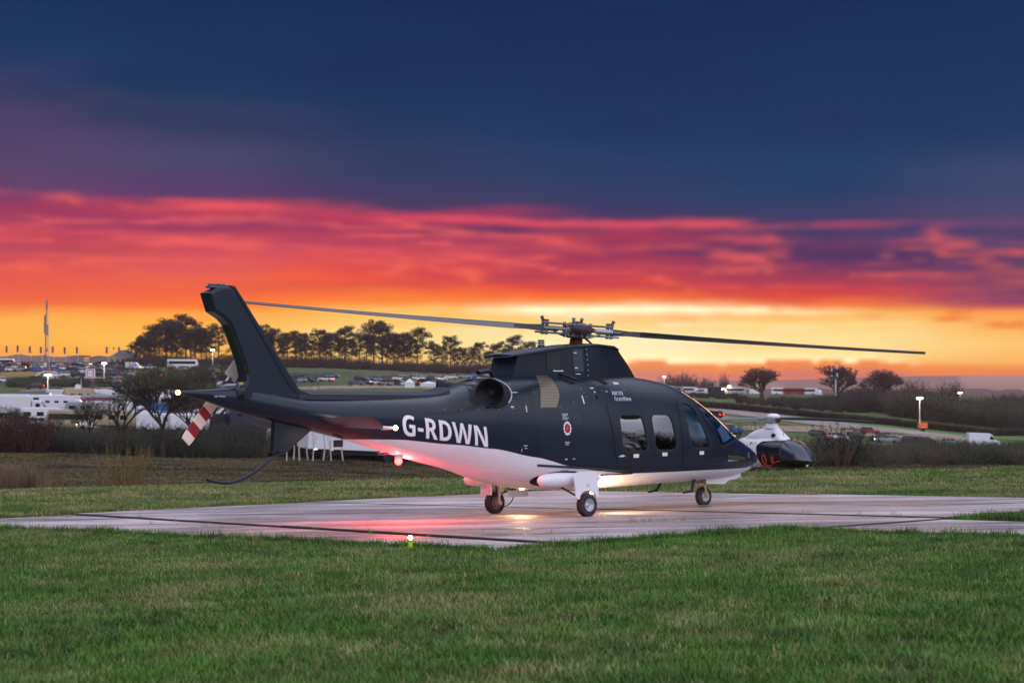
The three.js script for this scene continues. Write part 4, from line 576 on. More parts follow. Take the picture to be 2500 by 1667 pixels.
for (const s of [1, -1]) {
  const g = new THREE.Group(); g.name = 'main_gear'; heli.add(g);
  wheel(g, 0.0, 0.172, 1.0 * s, 0.175, 0.135, s);
  part(g, 'leg', [rod(V(0.02, 0.58, 0.86 * s), V(0.0, 0.30, 0.90 * s), 0.034, 0.034, 12), rod(V(0.0, 0.32, 0.895 * s), V(0.0, 0.15, 0.905 * s), 0.022, 0.022, 12), rod(V(0.0, 0.172, 0.86 * s), V(0.0, 0.172, 0.95 * s), 0.028, 0.028, 12), rod(V(0.02, 0.56, 0.60 * s), V(0.02, 0.58, 0.90 * s), 0.04, 0.04, 12)], mat('#b9b7bd', 0.4, { metal: 0.3 }));
  part(g, 'brace', [rod(V(-0.26, 0.46, 0.68 * s), V(-0.05, 0.28, 0.90 * s), 0.014), rod(V(0.2, 0.42, 0.62 * s), V(0.03, 0.32, 0.88 * s), 0.012)], darkTrim);
  part(g, 'brake_unit', [new THREE.CylinderGeometry(0.085, 0.085, 0.03, 24).rotateX(Math.PI / 2).translate(0, 0.172, 0.925 * s), box(0.05, 0.09, 0.05, -0.07, 0.17, 0.905 * s, 0.012)], greyMetal);
  part(g, 'hydraulic_hose', pipe([V(0.03, 0.45, 0.86 * s), V(0.12, 0.38, 0.80 * s), V(0.19, 0.26, 0.78 * s), V(0.14, 0.14, 0.84 * s), V(0.03, 0.11, 0.90 * s)], 0.008, 24, 6), rubber);
  part(g, 'gear_pod', new THREE.LatheGeometry([[0.001, -0.80], [0.045, -0.785], [0.085, -0.735], [0.108, -0.62], [0.116, -0.40], [0.108, -0.15], [0.09, 0.12], [0.072, 0.30], [0.055, 0.42], [0.03, 0.475], [0.001, 0.485]].map(([a, b]) => new THREE.Vector2(a, b)), 28).rotateZ(-Math.PI / 2).scale(1, 0.95, 1).translate(0, 0.55, 0.80 * s), whitePaint);
  part(g, 'wheel_well', skin(H, ring(-0.16, 0.565, 0.49, 0.112, 0.01), [], 0.004, 0, s, 0.05), hollowBlack);  // flat patch on the hull, coloured black for the shaded opening
  const door = new THREE.Shape(); door.moveTo(-0.27, 0.60); door.quadraticCurveTo(-0.25, 0.655, -0.19, 0.66); door.lineTo(0.15, 0.665); door.quadraticCurveTo(0.21, 0.655, 0.215, 0.60); door.lineTo(0.215, 0.30); door.quadraticCurveTo(0.21, 0.265, 0.17, 0.28); door.quadraticCurveTo(0.14, 0.385, -0.02, 0.385); door.quadraticCurveTo(-0.16, 0.385, -0.19, 0.27); door.quadraticCurveTo(-0.24, 0.255, -0.25, 0.30); door.closePath();
  const dg = new THREE.ExtrudeGeometry(door, { depth: 0.02, bevelEnabled: true, bevelThickness: 0.005, bevelSize: 0.005, bevelSegments: 2, curveSegments: 10 }); dg.translate(0, 0, -0.01); dg.translate(0, -0.45, 0); dg.rotateX(-0.06 * s); dg.translate(0, 0.45, 1.02 * s);
  const dm = part(g, 'gear_door', dg, whitePaint); part(dm, 'stencil', [box(0.06, 0.008, 0.002, 0.0, 0.475, 1.036 * s), box(0.06, 0.008, 0.002, 0.0, 0.455, 1.036 * s)], mat('#9a97a0', 0.6));
  if (s < 0) part(g, 'inner_door', box(0.035, 0.21, 0.26, -0.34, 0.41, 0.80 * s, 0.012, 0, 0.25 * s, 0), whitePaint);
  part(heli, 'door_rail', [pipe([-0.66, -0.3, 0.1, 0.5, 0.9, 1.15].map((x) => { const y = lerp(0.775, 0.645, (x + 0.66) / 1.81), z = hullZ(H, x, y); return V(x, y, (z + 0.012) * s); }), 0.017, 30, 6)], darkTrim);
  part(heli, 'sill_step', [pipe([0.62, 1.0, 1.3].map((x) => V(x, 0.585 + 0.01 * x, (hullZ(H, x, 0.59) + 0.01) * s)), 0.011, 20, 6)], darkTrim);
  part(heli, 'footstep', [rod(V(3.10, 0.46, 0.34 * s), V(3.0, 0.28, 0.38 * s), 0.03, 0.022), rod(V(3.01, 0.275, 0.38 * s), V(2.80, 0.25, 0.38 * s), 0.022, 0.016)], darkTrim);
}
{
  const g = new THREE.Group(); g.name = 'nose_gear'; heli.add(g);
  wheel(g, 3.69, 0.157, 0, 0.157, 0.115, 1);
  part(g, 'strut', [rod(V(3.60, 0.60, 0), V(3.63, 0.36, 0), 0.04, 0.036, 14), rod(V(3.63, 0.38, 0), V(3.64, 0.34, 0), 0.055, 0.055, 14)], mat('#a59a86', 0.4, { metal: 0.5 }));
  part(g, 'fork', [rod(V(3.63, 0.355, 0.085), V(3.69, 0.157, 0.085), 0.018, 0.015), rod(V(3.63, 0.355, -0.085), V(3.69, 0.157, -0.085), 0.018, 0.015), box(0.07, 0.035, 0.2, 3.635, 0.355, 0, 0.01), new THREE.CylinderGeometry(0.02, 0.02, 0.2, 12).rotateX(Math.PI / 2).translate(3.69, 0.157, 0)], mat('#b3a892', 0.4, { metal: 0.4 }));
  part(g, 'drag_brace', [rod(V(3.34, 0.42, 0.05), V(3.60, 0.40, 0.05), 0.016), rod(V(3.40, 0.43, -0.05), V(3.60, 0.40, -0.05), 0.016), box(0.12, 0.04, 0.05, 3.50, 0.40, 0.08, 0.01)], greyMetal);
  for (const s of [1, -1]) { const sh = new THREE.Shape([[3.60, 0.47], [3.60, 0.365], [4.04, 0.35], [4.08, 0.385], [4.14, 0.41], [4.32, 0.425], [4.36, 0.45], [4.42, 0.44], [4.42, 0.56], [4.0, 0.47]].map(([a, b]) => new THREE.Vector2(a, b))); part(g, 'gear_door', new THREE.ExtrudeGeometry(sh, { depth: 0.012, bevelEnabled: true, bevelThickness: 0.003, bevelSize: 0.003, bevelSegments: 1 }).translate(0, 0, 0.16 * s - 0.006), whitePaint); }
  part(g, 'wheel_well', box(0.75, 0.02, 0.28, 3.98, 0.45, 0, 0, 0, 0, 0.09), hollowBlack);
  part(heli, 'pitot_probe', [box(0.10, 0.05, 0.02, 4.62, 0.62, 0.24, 0.006, 0, 0.3, 0), rod(V(4.64, 0.62, 0.26), V(4.86, 0.61, 0.20), 0.012)], steel);
  part(heli, 'belly_blade_aerial', box(0.42, 0.10, 0.012, -0.55, 0.35, 0.1, 0.004), mat('#cfc8c8', 0.5));
}
// lamps
function lamp(parent, name, p, r, color, glow, cd, spotTo, angle) {
  const m = part(parent, name, new THREE.SphereGeometry(r, 18, 12).translate(p.x, p.y, p.z), mat('#fff4e0', 0.3, { emissive: color, emissiveIntensity: glow }));
  const l = spotTo ? new THREE.SpotLight(color, cd, 0, angle, 1) : new THREE.PointLight(color, cd); l.position.copy(p); l.castShadow = true; l.shadow.radius = 2;
  if (spotTo) { l.target.position.copy(spotTo); parent.add(l.target); }
  parent.add(l); return m;
}
const warm = lin('#ffcf95'), red = new THREE.Color(1, 0.035, 0.03);
part(heli, 'anti_collision_base', new THREE.CylinderGeometry(0.05, 0.06, 0.05, 20).translate(-2.81, 0.945, 0), whitePaint);
lamp(heli, 'anti_collision_light', V(-2.81, 0.885, 0), 0.055, red, 6, 13);
part(heli, 'landing_light_housing', [rod(V(0.30, 0.40, 0.60), V(0.42, 0.37, 0.62), 0.05, 0.06, 16)], steel);
lamp(heli, 'landing_light', V(0.47, 0.36, 0.64), 0.05, warm, 10, 14, V(2.6, 0.30, 1.15), 1.1);
part(heli, 'landing_light_housing', [rod(V(0.18, 0.42, -0.62), V(0.10, 0.37, -0.64), 0.05, 0.06, 16)], steel);
lamp(heli, 'landing_light', V(0.06, 0.345, -0.45), 0.05, warm, 10, 5, V(-1.8, -0.1, 0.8), 0.9);
for (const [p, c, cd] of [[V(-3.83, 1.372, 1.13), lin('#fff2dd'), 0.5], [V(-6.65, 1.89, 0), lin('#ffd58a'), 1.2], [V(-3.83, 1.372, -1.13), lin('#fff2dd'), 0.8]]) { const l = new THREE.PointLight(c, cd); l.position.copy(p); l.castShadow = true; l.shadow.radius = 2; heli.add(l); }

// cabin: floor, bulkhead, seats and curtains seen through the panes
{
  const leather = mat('#27303f', 0.7), trim = mat('#1b232f', 0.8);
  part(heli, 'cabin_floor', box(3.1, 0.03, 1.25, 2.0, 0.70, 0), trim); part(heli, 'bulkhead', box(0.03, 1.1, 1.3, 0.62, 1.25, 0), trim); part(heli, 'cabin_divider', box(0.03, 0.75, 1.2, 2.36, 1.08, 0), trim);
  for (const [x, z] of [[0.98, 0.38], [0.98, -0.38], [2.02, 0.38], [2.02, -0.38]]) { const back = x < 1.5 ? -0.22 : 0.22; part(heli, 'seat', [box(0.48, 0.14, 0.5, x, 0.88, z, 0.04), box(0.14, 0.68, 0.5, x + back, 1.2, z, 0.05)], leather); }
  for (const z of [0.34, -0.34]) part(heli, 'pilot_seat', [box(0.46, 0.12, 0.46, 2.68, 0.84, z, 0.04), box(0.12, 0.72, 0.46, 2.46, 1.18, z, 0.04), box(0.10, 0.16, 0.26, 2.46, 1.62, z, 0.04)], leather);
  part(heli, 'instrument_panel', [box(0.3, 0.26, 1.0, 3.42, 0.98, 0, 0.05), box(0.5, 0.25, 0.2, 3.1, 0.85, 0, 0.03)], darkTrim);
  part(heli, 'windscreen_card', skinCard(), mat('#e9ecf4', 0.7));
}
function skinCard() { const c = document.createElement('canvas'); return skin(H, [[3.60, 1.03], [3.92, 1.10], [3.80, 1.34], [3.50, 1.25]], [], -0.02, 0.004, 1, 0.05); }
{
  const p = thing('person', 'pilot in a dark jacket with reflective patches seated in the dark helicopter cockpit', 'person');
  p.position.copy(heli.position); p.quaternion.copy(heli.quaternion);
  person(p, { pelvis: [2.62, 0.95, 0.34], chest: [2.58, 1.28, 0.34], neck: [2.60, 1.47, 0.34], head: [2.63, 1.60, 0.34], shoulder: [2.60, 1.42, 0.19], elbow: [2.74, 1.17, 0.20], hand: [2.98, 1.10, 0.26], hip: [2.66, 0.93, 0.12], knee: [3.08, 1.0, 0.14], foot: [3.24, 0.74, 0.14] }, 0.014, '#1d2a44', '#c08a6d', '#2a1d14');
  part(p, 'reflective_patch', [box(0.012, 0.07, 0.16, 2.735, 1.33, 0.36, 0.003), box(0.10, 0.05, 0.012, 2.66, 1.36, 0.47, 0.003)], mat('#f4a81c', 0.6)); part(p, 'reflective_patch', [box(0.012, 0.10, 0.10, 2.735, 1.14, 0.38, 0.003), box(0.09, 0.09, 0.012, 2.68, 1.12, 0.475, 0.003)], mat('#86e03a', 0.6));
}
// a body as one continuous surface: tapered limbs joined by a smooth minimum, then meshed
function person(parent, j, cell, cloth, skinTone, hair) {
  const mid = j.pelvis[2], other = (p) => [p[0], p[1], 2 * mid - p[2]], bones = [], add = (a, b, r, s) => bones.push([V(...a), V(...b), r, s]);
  add(j.pelvis, j.chest, 0.145, 0.15); add(j.chest, j.neck, 0.13, 0.06); add(j.neck, j.head, 0.055, 0.05);
  for (const f of [(p) => p, other]) { add(j.chest, f(j.shoulder), 0.10, 0.075); add(f(j.shoulder), f(j.elbow), 0.062, 0.05); add(f(j.elbow), f(j.hand), 0.05, 0.035); add(j.pelvis, f(j.hip), 0.12, 0.10); add(f(j.hip), f(j.knee), 0.095, 0.065); add(f(j.knee), f(j.foot), 0.062, 0.042); add(f(j.foot), f([j.foot[0] + (j.toe ?? 0.14), j.foot[1] - 0.035, j.foot[2]]), 0.04, 0.035); }
  part(parent, 'body', sculpt(bones, cell, 0.04), mat(cloth, 0.85));
  const h = V(...j.head), face = [[h.clone().add(V(0, 0.02, 0)), h.clone().add(V(0.012, 0.045, 0)), 0.088, 0.095], [h.clone().add(V(0.02, -0.06, 0)), h.clone().add(V(0.04, -0.075, 0)), 0.062, 0.05], [h.clone().add(V(0.085, 0.0, 0)), h.clone().add(V(0.105, -0.025, 0)), 0.012, 0.018]];
  for (const s of [1, -1]) { face.push([h.clone().add(V(-0.01, 0.01, 0.088 * s)), h.clone().add(V(-0.01, -0.03, 0.086 * s)), 0.02, 0.015]); }
  part(parent, 'head', sculpt(face, Math.min(cell, 0.012), 0.02), mat(skinTone, 0.6));
  part(parent, 'hair', sculpt([[h.clone().add(V(-0.02, 0.05, 0)), h.clone().add(V(-0.03, 0.01, 0)), 0.098, 0.09]], Math.min(cell, 0.014), 0.02), mat(hair, 0.8));
  if (cell < 0.02) part(parent, 'eyes', [1, -1].map((s) => new THREE.SphereGeometry(0.011, 8, 6).translate(h.x + 0.085, h.y + 0.012, h.z + 0.032 * s)), mat('#16120f', 0.3));
  for (const f of [(p) => p, other]) { const q = V(...f(j.hand)), e = V(...f(j.elbow)), d = q.clone().sub(e).normalize(), side = V(0, 0, 1), fingers = [[q, q.clone().addScaledVector(d, 0.07), 0.034, 0.034]]; for (let k = 0; k < 4; k++) { const o = side.clone().multiplyScalar((k - 1.5) * 0.021), a = q.clone().addScaledVector(d, 0.08).add(o), b = a.clone().addScaledVector(d, 0.035 + 0.006 * (k % 3)), c = b.clone().addScaledVector(d, 0.02).add(V(0, -0.025, 0)); fingers.push([a, b, 0.010, 0.009], [b, c, 0.009, 0.008]); } const t = q.clone().addScaledVector(d, 0.02).add(side.clone().multiplyScalar(0.035)); fingers.push([t, t.clone().addScaledVector(d, 0.045).add(side.clone().multiplyScalar(0.02)), 0.012, 0.01]); part(parent, 'hand', sculpt(fingers, Math.min(cell, 0.008), 0.008), mat(skinTone, 0.6)); }
}
function sculpt(bones, cell, blend) {
  const lo = V(1e9, 1e9, 1e9), hi = V(-1e9, -1e9, -1e9); for (const [a, b, r, s] of bones) for (const [p, q] of [[a, r], [b, s]]) { lo.min(p.clone().addScalar(-q - 0.03)); hi.max(p.clone().addScalar(q + 0.03)); }
  const c = lo.clone().add(hi).multiplyScalar(0.5), half = Math.max(hi.x - lo.x, hi.y - lo.y, hi.z - lo.z) / 2, n = clamp(Math.ceil(2 * half / cell), 12, 96), mc = new MarchingCubes(n, mat('#fff'), false, false, 60000);
  mc.isolation = 0;
  const p = V(0, 0, 0), ab = V(0, 0, 0), ap = V(0, 0, 0), at = (i) => (i - n / 2) / (n / 2) * half;
  for (let z = 0; z < n; z++) for (let y = 0; y < n; y++) for (let x = 0; x < n; x++) {
    p.set(c.x + at(x), c.y + at(y), c.z + at(z)); let d = 1e3;
    for (const [a, b, r, s] of bones) { ab.subVectors(b, a); ap.subVectors(p, a); const t = clamp(ap.dot(ab) / Math.max(ab.lengthSq(), 1e-9), 0, 1), e = ap.addScaledVector(ab, -t).length() - lerp(r, s, t), h = Math.max(blend - Math.abs(d - e), 0) / blend; d = Math.min(d, e) - h * h * blend / 4; }
    mc.field[x + y * n + z * n * n] = -d;
  }
  mc.update();
  const k = mc.count, g = new THREE.BufferGeometry(), pos = mc.positionArray.slice(0, k * 3); for (let i = 0; i < pos.length; i++) pos[i] = pos[i] * half + [c.x, c.y, c.z][i % 3];
  g.setAttribute('position', new THREE.BufferAttribute(pos, 3)); const q = mergeVertices(g, cell * 0.05); q.computeVertexNormals(); return q;
}

// the marker lamp at the near edge of the pad
{
  const t = thing('edge_marker_light', 'short yellow green post with a glowing white top at the near pad corner', 'marker light'), p = onPlane(1002, 1338); t.position.set(p.x, p.y - 0.03, p.z);
  part(t, 'post', new THREE.CylinderGeometry(0.026, 0.028, 0.12, 18).translate(0, 0.06, 0), mat('#c6d022', 0.5)); part(t, 'collar', new THREE.CylinderGeometry(0.03, 0.03, 0.015, 18).translate(0, 0.125, 0), mat('#8f9a30', 0.5));
  const q = V(0, 0.155, 0); lamp(t, 'lens', q, 0.026, lin('#fff7d8'), 14, 0.12);
}

// ---------- the parked white helicopter beyond the brow ----------
{
  const W = [[-5.6, 0.12, 2.02, 1.72, 1.88, 2, 2], [-4.0, 0.16, 2.02, 1.66, 1.85, 2, 2], [-2.6, 0.26, 2.15, 1.5, 1.82, 2, 2], [-2.1, 0.45, 2.28, 1.25, 1.75, 2.2, 2.2], [-1.6, 0.66, 2.36, 0.98, 1.6, 2.4, 2.4], [-0.9, 0.77, 2.38, 0.80, 1.45, 2.6, 2.8], [0, 0.80, 2.32, 0.74, 1.4, 2.6, 3], [0.8, 0.79, 2.24, 0.74, 1.35, 2.5, 3], [1.3, 0.81, 2.22, 0.76, 1.33, 2.5, 2.8], [1.75, 0.80, 2.12, 0.76, 1.3, 2.4, 2.6], [2.1, 0.745, 1.95, 0.78, 1.25, 2.3, 2.4], [2.35, 0.635, 1.75, 0.82, 1.2, 2.2, 2.2], [2.55, 0.475, 1.53, 0.89, 1.16, 2.1, 2.1], [2.68, 0.29, 1.35, 0.97, 1.14, 2, 2], [2.74, 0.11, 1.22, 1.05, 1.13, 2, 2], [2.76, 0.01, 1.15, 1.11, 1.13, 2, 2]];
  const t = thing('parked_helicopter', 'white helicopter with glossy black cabin glazing parked beyond the brow of the lawn', 'helicopter'), p = spot(1886, 130); t.position.copy(p); t.rotation.y = -0.9; t.scale.setScalar(1.05); t.rotation.z = 0;
  const paint = mat('#e6e2e4', 0.35), black = mat('#0d1014', 0.06, { specularIntensity: 1 }), pane = mat('#141b22', 0.03, { specularIntensity: 1 }), dark = mat('#191b1f', 0.5), metal = mat('#8b8e94', 0.4, { metal: 0.6 });
  part(t, 'fuselage', hullMesh(W, -5.6, 1.36, 0.06, 72, null, null), paint); part(t, 'canopy', hullMesh(W.map(([x, w, top, bot, ...k]) => [x, w + 0.012, top + 0.012, bot - 0.012, ...k]), 1.28, 2.76, 0.03, 96, null, null), mat('#222d36', 0.04, { specularIntensity: 1, ior: 1.7 })); part(t, 'canopy_post', pipe([1.3, 1.75, 2.1, 2.35, 2.55, 2.68, 2.74].map((x) => V(x, stationsAt(W, x)[2] + 0.015, 0)), 0.028, 30, 6), mat('#0d1014', 0.2));
  for (const s of [1, -1]) {
    const d = part(t, 'cabin_surround', skin(W, rounded([[-0.42, 1.9], [-0.1, 2.12], [0.85, 2.17], [1.32, 2.19], [1.32, 0.80], [0.4, 0.84], [-0.05, 0.92], [-0.3, 1.3]], 0.08), [], 0.008, 0.008, s, 0.08), black);
    part(d, 'door_pane', skin(W, rounded([[-0.25, 1.9], [0.30, 2.02], [0.34, 1.3], [-0.15, 1.3]], 0.1), [], 0.014, 0, s, 0.08), pane); part(d, 'door_pane', skin(W, rounded([[0.46, 2.03], [0.95, 2.0], [1.2, 1.86], [1.16, 1.15], [0.52, 1.15]], 0.1), [], 0.014, 0, s, 0.08), pane);
    part(d, 'chin_panel', skin(W, [[1.36, 1.18], [2.1, 1.17], [2.5, 1.19], [2.72, 1.16], [2.735, 1.1], [2.66, 0.97], [2.5, 0.87], [2.1, 0.785], [1.36, 0.775]], [], 0.022, 0.006, s, 0.06), mat('#08090b', 0.12)); part(d, 'windscreen_frame', pipe([0.84, 1.2, 1.6, 1.95, 2.14].map((y) => V(1.40 + 0.16 * (1.4 - y), y, (hullZ(W, 1.40 + 0.16 * (1.4 - y), y) + 0.02) * s)), 0.035, 20, 6), black);
    part(d, 'door_handle', box(0.10, 0.03, 0.03, 0.36, 1.2, (hullZ(W, 0.36, 1.2) + 0.02) * s, 0.008), metal); part(d, 'door_pillar', pipe([1.2, 1.45, 1.8].map((y) => V(1.24, y, (hullZ(W, 1.24, y) + 0.012) * s)), 0.025, 10, 6), black);
    const skid = part(t, 'skid', pipe([V(-1.7, 0.05, 1.0 * s), V(0, 0.045, 1.0 * s), V(1.5, 0.05, 1.0 * s), V(1.85, 0.16, 1.0 * s), V(1.95, 0.3, 0.99 * s)], 0.045, 30, 8), dark); for (const x of [-0.9, 0.9]) part(skid, 'cross_tube', pipe([V(x, 0.05, 1.0 * s), V(x, 0.45, 0.85 * s), V(x, 0.72, 0.45 * s), V(x, 0.76, 0)], 0.035, 16, 8), dark);
    for (const [x, y, w, h] of [[-1.2, 1.55, 0.04, 0.09], [-0.75, 1.6, 0.05, 0.1], [-1.05, 1.2, 0.06, 0.06], [-0.8, 1.2, 0.06, 0.06], [-0.62, 1.25, 0.05, 0.05], [-1.15, 1.9, 0.06, 0.04]]) part(t, 'marking', skin(W, [[x, y], [x + w, y], [x + w, y + h], [x, y + h]], [], 0.006, 0, s, 0.1), dark);
  }
  const logo = canvasTexture(256, 64, (c) => { c.fillStyle = '#e6e2e4'; c.fillRect(0, 0, 256, 64); c.fillStyle = '#1f5a4c'; c.beginPath(); c.roundRect(4, 8, 52, 48, 12); c.fill(); c.fillStyle = '#3c434b'; c.font = 'bold 42px sans-serif'; c.fillText('EC135', 78, 47); });
  const lg = skin(W, [[-0.95, 2.1], [-0.30, 2.1], [-0.30, 1.94], [-0.95, 1.94]], [], 0.006, 0, 1, 0.1); { const u = lg.attributes.uv; for (let i = 0; i < u.count; i++) u.setXY(i, (u.getX(i) + 0.95) / 0.65, (u.getY(i) - 1.94) / 0.16); } part(t, 'lettering', lg, mat('#ffffff', 0.4, { map: logo }));
  const cowl = [[-1.75, 0.30, 2.38, 2.1, 2.2, 2, 2], [-1.2, 0.50, 2.64, 2.1, 2.2, 2.2, 2], [-0.6, 0.52, 2.80, 2.1, 2.2, 2.2, 2], [-0.1, 0.42, 2.95, 2.1, 2.2, 2, 2], [0.25, 0.36, 2.93, 2.1, 2.2, 2, 2], [0.55, 0.40, 2.70, 2.1, 2.2, 2, 2], [0.85, 0.42, 2.44, 2.1, 2.15, 2, 2], [1.05, 0.34, 2.29, 2.05, 2.12, 2, 2], [1.2, 0.05, 2.18, 2.08, 2.12, 2, 2]];
  const c = part(t, 'engine_cowling', hullMesh(cowl, -1.75, 1.2, 0.07, 48, null, null), paint);
  for (const s of [1, -1]) part(c, 'air_intake', skin(cowl, ring(0.42, 2.42, 0.17, 0.11, 0), [], 0.008, 0.004, s, 0.06), mat('#0c0d0f', 0.8));
  part(t, 'mast', [new THREE.CylinderGeometry(0.10, 0.16, 0.5, 20).translate(0.08, 3.05, 0)], metal); part(t, 'hub_cap', new THREE.LatheGeometry([[0.30, 3.30], [0.36, 3.36], [0.32, 3.46], [0.16, 3.53], [0.001, 3.54]].map(([a, b]) => new THREE.Vector2(a, b)), 28).translate(0.08, 0, 0), paint);
  part(t, 'mast_cover', new THREE.LatheGeometry([[0.38, 2.78], [0.30, 2.95], [0.24, 3.02], [0.001, 3.03]].map(([a, b]) => new THREE.Vector2(a, b)), 24).scale(1.3, 1, 0.9).translate(-0.05, 0, 0), paint);
  for (let k = 0; k < 4; k++) { const g = new THREE.BoxGeometry(4.9, 0.06, 0.30, 24, 1, 2), q = g.attributes.position; for (let i = 0; i < q.count; i++) { const r = q.getX(i) + 2.45, f = r / 4.9; const z = q.getZ(i) * (f < 0.12 ? 0.5 + 4 * f : 1); q.setXYZ(i, 0.2 + r, 3.28 + q.getY(i) * (1 - 9 * z * z) - 0.20 * f * f + z * 0.34, z); } g.computeVertexNormals(); part(t, 'rotor_blade', g.rotateY(0.9 - 0.16 - k * Math.PI / 2).translate(0.08, 0, 0), mat('#3f5058', 0.4)); }
  part(t, 'tail_fin', new THREE.ExtrudeGeometry(new THREE.Shape([[-5.0, 1.9], [-5.5, 3.0], [-6.05, 3.05], [-6.2, 2.6], [-6.25, 1.6], [-5.9, 1.15], [-5.3, 1.2], [-4.9, 1.7]].map(([a, b]) => new THREE.Vector2(a, b))), { depth: 0.26, bevelEnabled: true, bevelThickness: 0.05, bevelSize: 0.05, bevelSegments: 2 }).translate(0, 0, -0.13), paint);
  part(t.children[t.children.length - 1], 'fan_duct', new THREE.CylinderGeometry(0.47, 0.47, 0.40, 32).rotateX(Math.PI / 2).translate(-5.68, 1.92, 0), dark);
  part(t, 'stabiliser', [box(0.55, 0.05, 2.6, -4.3, 1.85, 0, 0.02), box(0.55, 0.9, 0.04, -4.35, 1.95, 1.3, 0.02), box(0.55, 0.9, 0.04, -4.35, 1.95, -1.3, 0.02)], paint);
  part(t, 'aerial', rod(V(-1.5, 2.0, 0.62), V(-1.55, 2.35, 0.66), 0.02, 0.012), paint); part(t, 'aerial', rod(V(0.9, 2.4, 0.1), V(0.88, 2.85, 0.1), 0.015, 0.008), metal);
  part(t, 'nose_lamp', new THREE.SphereGeometry(0.07, 14, 10).translate(2.62, 0.92, 0.16), mat('#dfe3e6', 0.2));
  const z = (x, y) => hullZ(W, x, y) + 0.05, rope = thing('tether_strap', 'thin orange strap looping across the black cabin of the white helicopter', 'strap'); rope.position.copy(t.position); rope.rotation.copy(t.rotation); rope.scale.copy(t.scale);
  part(rope, 'strap', pipe([[-1.55, 1.05], [-1.2, 0.86], [-0.7, 0.80], [0.0, 0.82], [0.32, 0.98], [0.30, 1.36], [0.16, 1.42], [0.14, 1.1], [0.34, 0.90], [0.62, 0.90], [0.86, 1.06], [0.84, 1.33], [0.76, 1.33], [0.74, 1.12], [0.92, 1.02], [1.12, 1.10], [1.34, 1.12]].map(([x, y]) => V(x, y, z(x, y))), 0.022, 140, 6), mat('#e2501e', 0.6));
}

// ---------- trees, hedges and scrub ----------
function limb(out, a, b, r0, r1, n = 4) { const d = b.clone().sub(a), l = d.length(); if (l < 1e-4) return; const u = Math.abs(d.y) > 0.9 * l ? V(1, 0, 0) : V(0, 1, 0), s = d.clone().cross(u).normalize(), t = d.clone().cross(s).normalize(), k = out.pos.length / 3; for (const [p, r] of [[a, r0], [b, r1]]) for (let i = 0; i < n; i++) { const w = i / n * 6.283; out.pos.push(p.x + r * (Math.cos(w) * s.x + Math.sin(w) * t.x), p.y + r * (Math.cos(w) * s.y + Math.sin(w) * t.y), p.z + r * (Math.cos(w) * s.z + Math.sin(w) * t.z)); } for (let i = 0; i < n; i++) { const p = k + i, q = k + (i + 1) % n; out.idx.push(p, p + n, q, q, p + n, q + n); } }
function bake(o) { const g = new THREE.BufferGeometry(); g.setAttribute('position', new THREE.Float32BufferAttribute(o.pos, 3)); g.setIndex(o.idx); g.computeVertexNormals(); return g; }
function leaf(out, p, size, r) { const a = r() * 6.283, b = (r() - 0.5) * 2, k = out.pos.length / 3, u = V(Math.cos(a), b * 0.5, Math.sin(a)).multiplyScalar(size), v = V(-Math.sin(a) * 0.6, (r() - 0.4), Math.cos(a) * 0.6).multiplyScalar(size * 0.6); out.pos.push(p.x - u.x, p.y - u.y, p.z - u.z, p.x + v.x, p.y + v.y, p.z + v.z, p.x + u.x, p.y + u.y, p.z + u.z, p.x - v.x, p.y - v.y, p.z - v.z); out.idx.push(k, k + 1, k + 2, k, k + 2, k + 3); }
const bark = mat('#4a3a30', 0.9), darkBark = mat('#2e2622', 0.9), needles = mat('#1f2b2a', 0.85, { side: THREE.DoubleSide }), twigMat = mat('#5b4636', 0.9, { side: THREE.DoubleSide });
function pineModel(seed, h) {                                          // tall bare stem, flat irregular plates of needles above
  const r = rng(seed), wood = { pos: [], idx: [] }, crown = { pos: [], idx: [] }, bend = () => (r() - 0.5) * 0.05 * h, stem = [V(0, -0.5, 0), V(bend(), h * 0.35, bend()), V(bend(), h * 0.65, bend()), V(bend(), h * 0.93, bend())], at = (t) => { const f = t * 3, i = Math.min(2, Math.floor(f)); return stem[i].clone().lerp(stem[i + 1], f - i); };
  for (let i = 0; i < 3; i++) limb(wood, stem[i], stem[i + 1], h * 0.018 * (1 - i * 0.27), h * 0.018 * (0.73 - i * 0.27), 6);
  const plates = 40 + Math.floor(r() * 14), low = 0.10 + 0.16 * r();
  for (let i = 0; i < plates; i++) {
    const f = Math.pow(i / (plates - 1), 0.72), t = lerp(low, 1, f), a = r() * 6.283, reach = h * (0.06 + 0.23 * Math.sin(Math.PI * clamp(0.12 + 0.80 * f, 0, 1))) * (0.45 + 0.75 * r()), p = at(t * 0.98), e = p.clone().add(V(Math.cos(a) * reach, reach * (0.15 + 0.35 * r()), Math.sin(a) * reach));
    limb(wood, p, e, h * 0.007, h * 0.003, 4);
    const w = h * (0.055 + 0.06 * r()), n = 90 + Math.floor(r() * 80);
    for (let k = 0; k < n; k++) { const b = r() * 6.283, d = Math.sqrt(r()) * w * (0.7 + 0.5 * noise2(b * 1.5 + seed, i)), y = (r() - 0.38) * w * 1.15 * (1 - Math.min(1, (d / w) ** 2) * 0.6); leaf(crown, e.clone().add(V(Math.cos(b) * d, y, Math.sin(b) * d)), h * (0.010 + 0.014 * r()), r); }
  }
  return [bake(wood), bake(crown)];
}
